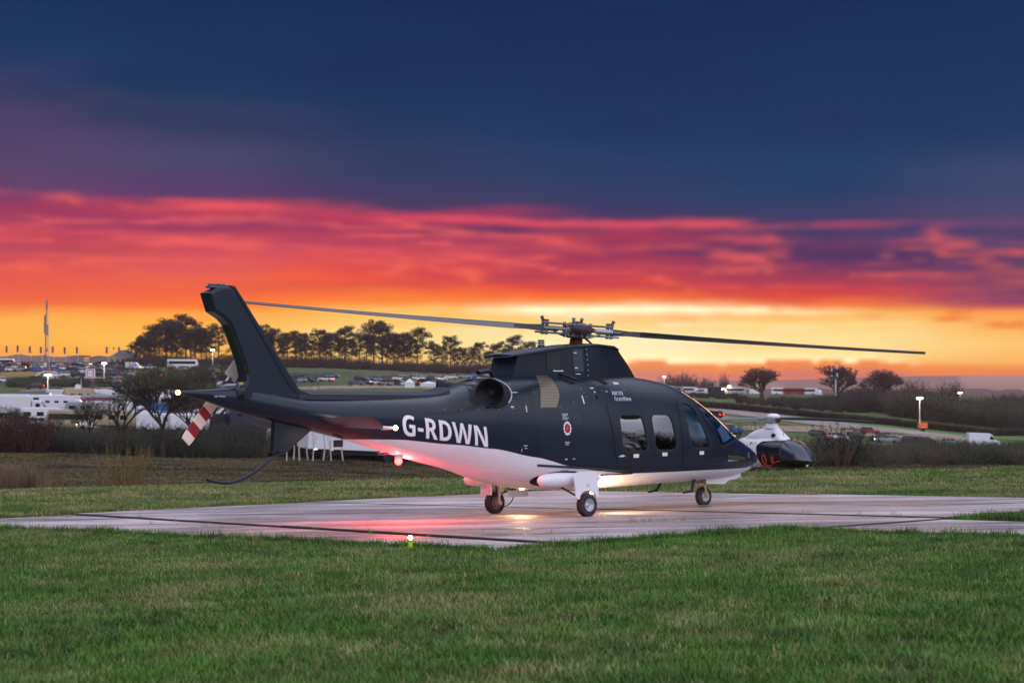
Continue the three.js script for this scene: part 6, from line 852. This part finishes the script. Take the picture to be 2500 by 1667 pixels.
    for (const s of [1, -1]) { for (const x of [-L * 0.3, L * 0.36]) out.push(['wheel', wheelG(x, s * (w / 2 - 0.12), 0.46), 'tyre']); out.push(['headlight', box(0.08, 0.18, 0.3, L / 2, 0.85, s * w * 0.34, 0.03), 'head'], ['tail_light', box(0.06, 0.2, 0.3, -L * 0.49, 0.95, s * w * 0.38, 0.02), 'tail']); }
  } else if (kind === 'caravan') {
    out.push(['body', extrude([[-2.9, 0.5], [-3.0, 1.4], [-2.7, 2.45], [-2.4, 2.6], [2.3, 2.6], [2.7, 2.3], [3.0, 1.5], [2.9, 0.5]], 2.2, 0.1), 'paint'], ['front_window', box(0.06, 0.7, 1.7, 2.88, 1.75, 0, 0.02, 0, 0, 0.22), 'glass'], ['tow_bar', box(1.2, 0.08, 0.1, 3.4, 0.5, 0, 0.02), 'trim'], ['skirt', box(5.6, 0.12, 2.24, 0, 0.6, 0, 0.02), 'trim']);
    for (const x of [-1.8, 0, 1.6]) out.push(['side_window', box(1.0, 0.6, 2.24, x, 1.7, 0, 0.03), 'glass']); for (const s of [1, -1]) { out.push(['wheel', wheelG(-0.1, s * 1.0, 0.32), 'tyre'], ['tail_light', box(0.05, 0.25, 0.14, -2.96, 0.9, s * 0.9, 0.02), 'tail']); }
  }
  return vehicleModels[kind] = out;
}
const vehicleProtos = {};
function vehicle(kind, colour, p, turn, label, group, lights = '') {
  const key = kind + colour + lights; let t;
  if (vehicleProtos[key]) { t = vehicleProtos[key].clone(); t.name = numbered(t.userData.base); scene.add(t); t.userData = { base: t.userData.base }; tag(t, label, t.userData.base === 'parked_car' ? 'car' : t.userData.base, group); }
  else {
    const base = ['coach', 'minibus', 'van', 'lorry', 'horsebox', 'caravan', 'pickup'].includes(kind) ? kind : 'parked_car'; t = thing(base, label, base === 'parked_car' ? 'car' : base, group); t.userData.base = base;
    const m = { paint: paints[colour], glass: carGlass, tyre: carTyre, trim: carTrim, head: lights.includes('h') ? lampOn : lampOff, tail: lights.includes('t') ? tailOn : tailOff };
    for (const [name, g, k] of vehicleModel(kind)) part(t, name, g, m[k]); vehicleProtos[key] = t;
  }
  t.position.copy(p); const e = 1.2, slopeX = (land(p.x + e, p.z) - land(p.x - e, p.z)) / (2 * e), slopeZ = (land(p.x, p.z + e) - land(p.x, p.z - e)) / (2 * e), up = V(-slopeX, 1, -slopeZ).normalize();
  t.quaternion.setFromUnitVectors(V(0, 1, 0), up).multiply(new THREE.Quaternion().setFromAxisAngle(V(0, 1, 0), turn));
  return t;
}
const kinds = ['hatchback', 'saloon', 'estate', 'four by four', 'hatchback', 'four by four'], tones = ['white', 'silver', 'grey', 'black', 'navy', 'silver', 'black', 'white', 'grey', 'navy', 'red', 'blue', 'bronze', 'green', 'white'];
// rows of parked cars: [name of the row, from column, row, to column, row, spacing in columns, heading, seed, search start]
const rowSpecs = [
  ['back row under the flags', 4, 893, 340, 893, 15.5, 0.5, 71], ['second row under the flags', 0, 900, 330, 899, 18, -0.4, 72], ['third row of hillside car park', 8, 908, 300, 905, 20, 0.3, 73], ['fourth row of hillside car park', 96, 915, 312, 912, 19, 2.9, 74], ['row beside the number board', 140, 922, 330, 918, 21, 0.2, 75],
  ['row behind bare twigs by tail rotor', 250, 938, 400, 935, 21, 0.3, 76], ['middle row behind bare twigs', 250, 955, 440, 950, 24, 2.8, 77], ['lower row behind bare twigs', 240, 972, 440, 968, 27, 0.2, 78], ['row above the tail cone', 440, 905, 600, 903, 19, 0.2, 79], ['second row above tail cone', 440, 925, 590, 922, 22, 2.9, 80], ['far crowded row right of fin', 712, 926, 812, 922, 15, 0.3, 81], ['nearer crowded row right of fin', 708, 935, 800, 931, 19, 2.9, 82], ['far row left of engine exhaust', 880, 930, 1090, 930, 20, 0.2, 83], ['near row left of engine exhaust', 870, 941, 1075, 940, 22, 2.9, 84], ['row of roofs behind the tail rotor', 430, 985, 640, 1000, 28, 0.3, 85], ['row below pines by the exhaust', 1100, 925, 1235, 918, 18, 0.3, 86],
];
for (const [where, x0, y0, x1, y1, step, head, seed] of rowSpecs) {
  const r = rng(seed); let k = 0;
  for (let px = x0; px < x1; px += step * (0.8 + 0.45 * r())) {
    const t = (px - x0) / (x1 - x0), kind = kinds[Math.floor(r() * 6)], tone = tones[Math.floor(r() * tones.length)], q = r(), lights = q < 0.22 ? 'h' : q < 0.34 ? 't' : '', p = ground(px, lerp(y0, y1, t) + (r() - 0.5) * 3, 240);
    vehicle(kind, tone, p, head + (r() - 0.5) * 0.5 + (r() < 0.3 ? Math.PI : 0), `${tone} ${kind === 'four by four' ? 'off-roader' : kind} ${lights === 'h' ? 'headlights lit, ' : lights === 't' ? 'brake lights lit, ' : ''}${where}, ${ordinal[k++]} from left`, 'cars parked on the hillside', lights);
  }
}
// the crowded lower ground: vans, horseboxes and caravans half hidden by twigs
{
  const r = rng(99), mix = ['caravan', 'van', 'four by four', 'horsebox', 'van', 'estate', 'minibus', 'caravan'], shades = ['white', 'white', 'silver', 'white', 'grey', 'navy', 'white', 'beige'];
  for (const [where, x0, y0, x1, y1, step, from] of [['upper row of the lower ground', 6, 998, 640, 1003, 36, 235], ['nearest row of the lower ground', 60, 1044, 660, 1060, 46, 225], ['row at the top of the lower ground', 230, 982, 640, 985, 30, 240]]) { let k = 0; for (let px = x0; px < x1; px += step * (0.8 + 0.5 * r())) { const kind = mix[Math.floor(r() * 8)], tone = shades[Math.floor(r() * 8)]; vehicle(kind, tone, ground(px, lerp(y0, y1, (px - x0) / (x1 - x0)) + (r() - 0.5) * 4, from), (r() - 0.5) * 0.9 + (r() < 0.4 ? Math.PI : 0), `${tone} ${kind === 'four by four' ? 'off-roader' : kind} in the ${where}, ${ordinal[k++]} from left`, 'vehicles on the lower ground', r() < 0.2 ? 'h' : ''); } }
}
// vehicles that can be singled out: kind, colour, column, row of the wheels, heading, label, lights
for (const [kind, tone, px, py, turn, label, lights, from] of [
  ['minibus', 'white', 14, 893, 0.1, 'white minibus at the far left end of the hilltop car park'], ['pickup', 'red', 30, 895, 0.3, 'red pickup just right of the white minibus', 'h'], ['four by four', 'white', 88, 903, 0.3, 'white four by four on the grass below the third flag'], ['estate', 'white', 140, 900, 0.2, 'white estate on the grass right of the radio mast'],
  ['hatchback', 'white', 12, 934, 0.2, 'white hatchback by the fence end at the left edge'], ['hatchback', 'teal', 44, 935, 0.3, 'teal blue hatchback with one lamp lit in front of the dark hoarding', 'h'], ['four by four', 'navy', 83, 951, 3.3, 'dark navy four by four driving away along the cream track', 't'], ['estate', 'black', 198, 946, -0.25, 'black estate coming down the cream track', ''],
  ['four by four', 'grey', 141, 963, 0.1, 'grey four by four roof showing above the white van'], ['van', 'white', 148, 982, -0.35, 'large white high roofed van with dark blue bonnet shadow below the cream track'], ['hatchback', 'white', 196, 983, 0.1, 'white hatchback right of the large white van'], ['hatchback', 'light blue', 227, 966, 3.0, 'light blue hatchback at the end of the cream track'], ['van', 'white', 325, 902, -0.3, 'white van parked right of the pavilion', 'h'], ['pickup', 'white', 366, 903, 2.9, 'white pickup between the van and the coach'], ['coach', 'white', 445, 900, 0.15, 'white coach half hidden by twigs below the pines'],
  ['van', 'green', 376, 924, 2.8, 'dark green van with brake lights on behind the twigs', 't'], ['four by four', 'white', 345, 967, -0.3, 'white four by four with red lamps behind the large bare tree', 't'], ['pickup', 'white', 368, 976, -0.25, 'white pickup with a lit headlamp behind the large bare tree', 'h'], ['minibus', 'grey', 85, 994, 0.05, 'grey minibus with dark windows above the long white trailer'],
  ['lorry', 'white', 40, 1022, 0.05, 'long white trailer at the left edge behind the bare sapling', '', 230], ['horsebox', 'white', 150, 1020, 0.08, 'white horsebox with a dark side hatch beside the long trailer', '', 230], ['caravan', 'silver', 205, 1022, 0.1, 'silver grey caravan between the horsebox and the bare tree', '', 230], ['lorry', 'white', 285, 1040, 0.1, 'white box trailer behind the leaning limbs of the bare tree', '', 230], ['caravan', 'red', 234, 1014, 0.1, 'dark red trailer roof left of the large bare tree', '', 230], ['caravan', 'white', 100, 1040, 0.05, 'white caravan low in the scrub below the horsebox', '', 230], ['caravan', 'white', 350, 1050, 0.2, 'white caravan among the twigs right of the box trailer', '', 230], ['van', 'blue', 366, 1022, 2.9, 'blue van behind the trunk of the large bare tree', '', 230], ['lorry', 'white', 600, 1030, 0.2, 'white lorry hidden behind the tail rotor', '', 230], ['caravan', 'white', 520, 1045, 0.1, 'white caravan seen through the tail rotor', '', 230], ['van', 'blue', 588, 1018, 0.4, 'bright blue van beside the tail cone underside', '', 230],
  ['van', 'white', 778, 1118, -1.35, 'white van facing the camera behind the birch stems', 'h', 200], ['lorry', 'white', 850, 1124, 0.5, 'white box lorry behind the birch stems left of the red beacon', '', 200], ['caravan', 'white', 730, 1112, 0.3, 'white caravan behind the first birch stems', '', 200],
  ['coach', 'white', 1676, 955, -0.55, 'white coach leftmost of the coaches on the right-hand skyline', '', 700], ['coach', 'silver', 1642, 953, -0.5, 'silver coach mostly hidden behind the cabin roof', '', 700], ['minibus', 'white', 1712, 956, -0.7, 'white minibus with brake lights right of the first coach', 't', 700], ['coach', 'navy', 1742, 957, -0.7, 'dark blue coach in the middle of the coach row', '', 700], ['minibus', 'white', 1760, 958, -0.7, 'white minibus right of the dark blue coach', '', 700], ['coach', 'silver', 1792, 958, 0.1, 'grey coach at the right end of the coach row', '', 700], ['van', 'white', 1845, 956, 0.1, 'white van under the broad bare tree beside the coaches', '', 700], ['coach', 'white', 1912, 957, 0.1, 'white coach roof between the two bare trees', '', 700], ['coach', 'red', 1940, 960, 0.1, 'red coach between the two bare trees', 't', 700], ['coach', 'white', 1970, 961, -0.5, 'white coach left of the forked aerial mast', '', 700], ['minibus', 'white', 1992, 961, -1.0, 'white minibus end directly left of the forked aerial mast', '', 700],
  ['four by four', 'navy', 1740, 1022, 2.5, 'dark blue four by four driving away behind the windscreen of the dark helicopter', 't'], ['four by four', 'red', 2124, 1062, -0.15, 'dark red four by four alone on the sandy pull-in'], ['estate', 'grey', 2002, 1068, -0.3, 'grey estate half hidden behind scrub right of the white rotor'], ['hatchback', 'white', 2046, 1075, 0.1, 'white hatchback with brake lights below the red car', 't'], ['pickup', 'green', 2078, 1076, 0.2, 'dark green pickup next to the white hatchback below the red car'], ['estate', 'silver', 2166, 1082, 2.9, 'silver estate with a lit headlamp right of the green pickup', 'h'], ['four by four', 'grey', 2150, 1078, 2.9, 'grey four by four behind the silver estate'], ['hatchback', 'navy', 2228, 1084, 0.1, 'navy hatchback roof showing above the scrub at right'], ['estate', 'black', 2262, 1086, 0.2, 'black estate roof right of the navy hatchback'], ['saloon', 'silver', 2320, 1090, 0.1, 'silver saloon among the scrub on the right'], ['van', 'white', 2400, 1092, 0.1, 'white van roof far right above the scrub'], ['hatchback', 'silver', 1668, 1062, 0.2, 'silver hatchback glimpsed behind the cockpit glass'], ['estate', 'blue', 1778, 1060, 0.3, 'pale blue estate between the two helicopters'],
]) vehicle(kind, tone, ground(px, py, from ?? 240), turn, label, null, lights ?? '');

// ---------- masts, lamps, flags and buildings ----------
const poleWhite = mat('#c9c9cd', 0.5), galvanised = mat('#8f9298', 0.5, { metal: 0.4 }), floodGlow = mat('#fff6e0', 0.3, { emissive: lin('#fff2d4'), emissiveIntensity: 9 });
function floodlight(px, base, top, label, from, kind) {
  const t = thing(kind ?? 'floodlight', label, kind ? 'floodlight trailer' : 'floodlight'), p = ground(px, base, from), d = -p.z, h = (base - top) / F * d; t.position.copy(p);
  part(t, 'post', rod(V(0, -0.2, 0), V(0, h, 0), 0.14, 0.09, 10), poleWhite); part(t, 'cross_bar', box(1.4, 0.1, 0.1, 0, h, 0), galvanised);
  for (const x of [-0.5, 0, 0.5]) part(t, 'lamp_head', box(0.46, 0.42, 0.22, x, h + 0.25, 0.05, 0.04), galvanised); for (const x of [-0.5, 0, 0.5]) part(t, 'lamp_lens', box(0.40, 0.36, 0.03, x, h + 0.25, 0.175, 0.01), floodGlow);
  const l = new THREE.PointLight(lin('#ffeccb'), 90); l.position.set(0, h + 0.3, 2.2); l.shadow.radius = 10; l.castShadow = true; t.add(l);
  if (kind) { part(t, 'generator_body', box(2.2, 1.3, 1.5, 0.7, 1.35, 0, 0.1), paints.orange); part(t, 'chassis', box(3.2, 0.18, 1.3, 0.3, 0.6, 0), carTrim); for (const s of [1, -1]) part(t, 'wheel', new THREE.CylinderGeometry(0.4, 0.4, 0.25, 16).rotateX(Math.PI / 2).translate(0.8, 0.4, 0.75 * s), carTyre); part(t, 'mudguard', box(1.0, 0.08, 0.3, 0.8, 0.85, 0.78, 0.03), poleWhite); }
  return t;
}
floodlight(115.5, 958, 918, 'lit floodlight post in front of the dark hoarding on the left', 240); floodlight(253, 930, 890, 'lit floodlight post right of the square number board', 240); floodlight(518, 900, 856, 'lit floodlight post behind the tail fin', 500); floodlight(1206, 925, 902, 'lit floodlight behind the engine exhaust', 500); floodlight(1622, 952, 915, 'twin headed floodlight above the cabin roof', 700); floodlight(1781, 957, 938, 'bright floodlight beside the coaches', 700); floodlight(2246, 1053, 975, 'orange generator trailer with a tall lit floodlight mast on the verge', 420, 'floodlight_trailer'); floodlight(2345, 985, 961, 'distant yellow floodlight over the trees at right', 800);
{
  const t = thing('lamp_post', 'unlit lamp post with dark loudspeaker boxes above the white van', 'lamp post'), p = ground(197, 966, 240), h = 42 / F * -p.z; t.position.copy(p); part(t, 'post', rod(V(0, -0.2, 0), V(0, h, 0), 0.12, 0.08, 10), poleWhite); for (const s of [1, -1]) part(t, 'speaker_box', box(0.5, 0.6, 0.5, 0.36 * s, h - 0.2, 0, 0.05), carTrim); part(t, 'cap', box(0.7, 0.3, 0.5, 0, h + 0.25, 0, 0.05), carTrim);
}
{
  const flagM = [mat('#7a4a3a', 0.8), mat('#5b3f52', 0.8)];
  [[17, 887], [44, 889], [74, 887], [101, 886], [130, 887], [159, 885], [189, 886], [262, 886], [292, 886], [323, 886]].forEach(([px, base], i) => { const t = thing('flag_pole', `white pole with a narrow hanging banner along the hilltop, ${ordinal[i]} from the left`, 'flag pole', 'banner poles on the hilltop'), p = spot(px, 985), h = (base - 851) / F * 985; t.position.copy(p); part(t, 'pole', rod(V(0, -0.3, 0), V(0, h + 1.2, 0), 0.10, 0.07, 8), poleWhite); part(t, 'banner', new THREE.BoxGeometry(0.75, 2.6, 0.06, 4, 8, 1).translate(-0.5, h - 0.2, 0), flagM[i % 2]); part(t, 'banner_arm', rod(V(0.05, h + 1.12, 0), V(-0.95, h + 1.12, 0), 0.04, 0.04, 6), carTrim); });
  const t = thing('lamp_post', 'dark topped lamp post in front of the pavilion roof', 'lamp post'), p = spot(276, 930); t.position.copy(p); part(t, 'post', rod(V(0, -0.3, 0), V(0, 6.4, 0), 0.1, 0.08, 8), poleWhite); part(t, 'lantern', box(0.5, 0.7, 0.5, 0, 6.6, 0, 0.08), carTrim);
}
{
  const t = thing('radio_mast', 'tall thin lattice radio mast with panel aerials on the left hillside', 'mast'), p = ground(112, 908, 240), d = -p.z, h = 176 / F * d; t.position.copy(p);
  const w = (f) => lerp(0.95, 0.28, f), legs = [0, 1, 2].map((k) => k * 2.094), at = (f, a) => V(w(f) * Math.cos(a), f * h, w(f) * Math.sin(a)), red2 = mat('#a5432c', 0.6);
  for (const a of legs) part(t, 'leg', [rod(at(0, a), at(0.35, a), 0.11, 0.09, 6), rod(at(0.35, a), at(1, a), 0.09, 0.07, 6)], a ? red2 : poleWhite); const br = []; for (let i = 0; i < 22; i++) legs.forEach((a, k) => br.push(rod(at(i / 22, a), at((i + 1) / 22, legs[(k + 1) % 3]), 0.04, 0.04, 4))); const lat = part(t, 'lattice', br, galvanised); lat.userData.kind = 'stuff';
  for (const [f, x, hh] of [[0.97, 0.1, 1.4], [0.90, 0.15, 1.6], [0.72, -0.55, 3.0], [0.60, -0.6, 3.4], [0.58, 0.3, 3.6], [0.30, 0.2, 1.2]]) part(t, 'panel_aerial', box(0.5, hh, 0.3, x, f * h, 0.25, 0.05), mat('#77808a', 0.5)); part(t, 'dish', new THREE.CylinderGeometry(0.7, 0.7, 0.3, 20).rotateX(Math.PI / 2).translate(-0.3, 0.10 * h, 0.7), poleWhite);
}
{
  const t = thing('aerial_mast', 'white pole with a black platform and two forked aerial columns among the bare trees', 'mast'), p = spot(2041, 800), top = EYE + (HORIZON - 886) / F * 800 - p.y, plat = EYE + (HORIZON - 922) / F * 800 - p.y; t.position.copy(p);
  part(t, 'pole', rod(V(0, -0.3, 0), V(0, plat, 0), 0.28, 0.22, 14), poleWhite); part(t, 'platform', [box(3.0, 0.7, 1.2, -0.4, plat, 0, 0.08)], carTrim); for (const x of [-1.3, 0.5]) { const q = x < 0 ? top - 1.6 : top; part(t, 'aerial_column', rod(V(x, plat, 0), V(x, q, 0), 0.24, 0.20, 10), poleWhite); part(t, 'cross_arm', [rod(V(x - 0.9, q, 0), V(x + 0.7, q + 0.1, 0), 0.09, 0.09, 6)], mat('#7a3a2a', 0.6)); part(t, 'aerial_box', box(0.5, 1.2, 0.5, x, lerp(plat, q, 0.45), 0.2, 0.06), carTrim); }
}
{
  const t = thing('pavilion', 'low pavilion with a dark hipped roof and pale eaves beside the hilltop pines', 'pavilion'), p = spot(300, 940); t.position.copy(p); t.rotation.y = 0.12;
  part(t, 'wall', box(10.5, 3.0, 8, 0, 1.3, 0), mat('#b9a994', 0.8)); const roof = new THREE.CylinderGeometry(2.2, 8.2, 2.9, 4, 1).rotateY(Math.PI / 4).scale(1.05, 1, 0.8).translate(0.5, 4.4, 0); part(t, 'roof', roof, mat('#3c424d', 0.7)); part(t, 'eaves', box(11.6, 0.5, 9, 0, 2.9, 0), mat('#cbb9a0', 0.7)); for (const x of [-4, -2, 0, 2, 4]) part(t, 'window', box(1.3, 1.5, 0.1, x, 1.4, 4.02), carGlass);
  const k = thing('lookout_cabin', 'small raised cabin with a dark roof right of the seventh banner pole', 'cabin'), q = spot(210, 930); k.position.copy(q); part(k, 'wall', box(1.8, 2.6, 1.8, 0, 1.2, 0), mat('#b7a99a', 0.8)); part(k, 'roof', box(2.4, 0.4, 2.4, 0, 3.5, 0, 0.1), mat('#4a2b26', 0.7)); part(k, 'glazed_top', box(1.7, 0.9, 1.7, 0, 2.9, 0), mat('#c98f3a', 0.4, { emissive: lin('#c9822c'), emissiveIntensity: 0.5 }));
}
{
  const board = canvasTexture(128, 128, (c) => { c.fillStyle = '#e7e4e6'; c.fillRect(0, 0, 128, 128); c.fillStyle = '#e0483c'; c.fillRect(16, 10, 96, 108); c.fillStyle = '#ece9ea'; c.fillRect(30, 26, 68, 80); c.fillStyle = '#9fb2bf'; c.font = 'bold 58px sans-serif'; c.fillText('10', 32, 88); });
  const t = thing('number_board', 'square white board with a red frame and pale number on a post', 'sign'), p = ground(219.5, 934, 240), d = -p.z, h = 21.5 / F * d, y = (934 - 912.5) / F * d; t.position.copy(p); part(t, 'post', rod(V(0, -0.2, -0.08), V(0, y, -0.08), 0.12, 0.12, 8), paints.teal); part(t, 'panel', box(23 / F * d, h, 0.1, 0, y, 0), [0, 1, 2, 3, 4, 5].map((i) => (i === 4 ? mat('#ffffff', 0.6, { map: board }) : paints.white)));
}
{
  // dark hoarding with white frames, and the picket fence behind it
  const a = ground(38, 936, 240), b = ground(190, 931, 240), t = thing('hoarding', 'low dark teal hoarding with white raking frames on the left hillside', 'hoarding'); t.position.copy(a).lerp(b, 0.5); t.rotation.y = -Math.atan2(b.z - a.z, b.x - a.x); const L = a.distanceTo(b), s = -t.position.z / F; part(t, 'panel', box(L, 11 * s, 0.15, 0, 5 * s, 0), mat('#14393f', 0.7)); part(t, 'panel', box(L * 0.5, 5 * s, 0.15, -L * 0.02, 12.5 * s, -0.3), mat('#14393f', 0.7));
  const bar = (x0, y0, x1, y1) => part(t, 'frame_bar', rod(V(x0 * s, y0 * s, 0.2), V(x1 * s, y1 * s, 0.2), 0.13, 0.13, 6), paints.white); const o = -114; bar(72 + o, 15, 100 + o, 27); bar(98 + o, 26, 140 + o, 26); bar(98 + o, 8, 98 + o, 26); bar(132 + o, 8, 132 + o, 26); bar(140 + o, 6, 140 + o, 26); bar(134 + o, 18, 155 + o, 7); part(t, 'white_panel', box(22 * s, 15 * s, 0.1, (120 + o) * s, 15 * s, 0.15), paints.white);
  const f = thing('picket_fence', 'pale wooden picket fence behind the dark hoarding', 'fence'), c = ground(2, 921, 240), e = ground(96, 918, 240); f.position.copy(c); const n = 34, wood = mat('#b79a66', 0.8), pk = new THREE.BoxGeometry(0.45, 1.3, 0.08); for (let i = 0; i < n; i++) { const x = lerp(0, e.x - c.x, i / (n - 1)), z = lerp(0, e.z - c.z, i / (n - 1)), y = land(c.x + x, c.z + z) - c.y; const m = part(f, 'picket', pk, wood); m.position.set(x, y + 0.65, z); } part(f, 'rail', rod(V(0, 0.95, -0.06), V(e.x - c.x, e.y - c.y + 0.95, e.z - c.z - 0.06), 0.06, 0.06, 5), wood); part(f, 'rail', rod(V(0, 0.35, -0.06), V(e.x - c.x, e.y - c.y + 0.35, e.z - c.z - 0.06), 0.06, 0.06, 5), wood);
  const tent = (px, base, w, h, tone, label) => { const q = ground(px, base, 200), k = -q.z / F, m = thing('marquee', label, 'marquee'); m.position.copy(q); part(m, 'wall', box(w * k, h * 0.6 * k, w * 0.5 * k, 0, h * 0.3 * k, 0), mat(tone, 0.7)); part(m, 'roof', new THREE.CylinderGeometry(0.05, w * 0.74 * k, h * 0.45 * k, 4).rotateY(Math.PI / 4).scale(1, 1, 0.55).translate(0, h * 0.82 * k, 0), mat(tone, 0.7)); };
  tent(1000, 948, 24, 22, '#c9dccb', 'pale green awning left of the engine exhaust'); tent(1046, 944, 40, 12, '#e2e0e2', 'long white awning left of the engine exhaust');
  for (const [px, py, tone, label] of [[255, 978, '#c8d32a', 'round yellow green disc sign low among the trailers'], [189, 964, '#e8e6e8', 'white disc sign with an orange base beside the light blue car']]) { const q = ground(px, py, 240), m = thing('disc_sign', label, 'sign'); m.position.copy(q); part(m, 'post', rod(V(0, 0, 0), V(0, 1.2, 0), 0.08, 0.08, 6), carTrim); part(m, 'disc', new THREE.CylinderGeometry(0.7, 0.7, 0.1, 20).rotateX(Math.PI / 2).translate(0, 1.7, 0.05), mat(tone, 0.6)); part(m, 'base', box(0.9, 0.6, 0.6, 0, 0.3, 0, 0.05), paints.orange); }
  for (const [px, py, label] of [[331, 989, 'orange and white traffic cone behind the bare tree'], [405, 972, 'orange and white traffic cone left of the tail cone light']]) { const q = ground(px, py, 230), m = thing('traffic_cone', label, 'cone'); m.position.copy(q); m.scale.setScalar(1.6); part(m, 'cone', new THREE.CylinderGeometry(0.04, 0.2, 0.75, 16).translate(0, 0.4, 0), paints.orange); part(m, 'band', new THREE.CylinderGeometry(0.10, 0.145, 0.24, 16).translate(0, 0.42, 0), paints.white); part(m, 'foot', box(0.5, 0.06, 0.5, 0, 0.03, 0, 0.01), carTrim); }
  // a few people in the car parks
  const stand = (px, py, cloth, label, from = 240) => { const q = ground(px, py, from), m = thing('person', label, 'person'); m.position.copy(q); m.rotation.y = px; person(m, { pelvis: [0, 0.95, 0], chest: [0, 1.28, 0], neck: [0.01, 1.48, 0], head: [0.02, 1.62, 0], shoulder: [0, 1.42, 0.18], elbow: [-0.02, 1.14, 0.25], hand: [0.06, 0.90, 0.27], hip: [0, 0.90, 0.09], knee: [0.02, 0.5, 0.11], foot: [-0.02, 0.08, 0.12] }, 0.05, cloth, '#b98a70', '#2a201a'); };
  stand(776, 947, '#1b2230', 'person in dark clothes standing on the track right of the tail fin'); stand(852, 946, '#2a3a5c', 'person in a blue coat walking on the track left of the exhaust'); stand(858, 945, '#22252c', 'person in black beside the one in the blue coat'); stand(344, 903, '#c9dd2c', 'person in a yellow green jacket right of the white van'); stand(274, 902, '#d8642c', 'person in an orange jacket below the pavilion'); stand(282, 903, '#d0602a', 'second person in an orange jacket below the pavilion'); stand(442, 962, '#20222a', 'person in dark clothes with a red hat above the tail cone light'); stand(253, 945, '#8e2a24', 'person in a red coat below the lit floodlight post');
}

renderer.render(scene, camera);
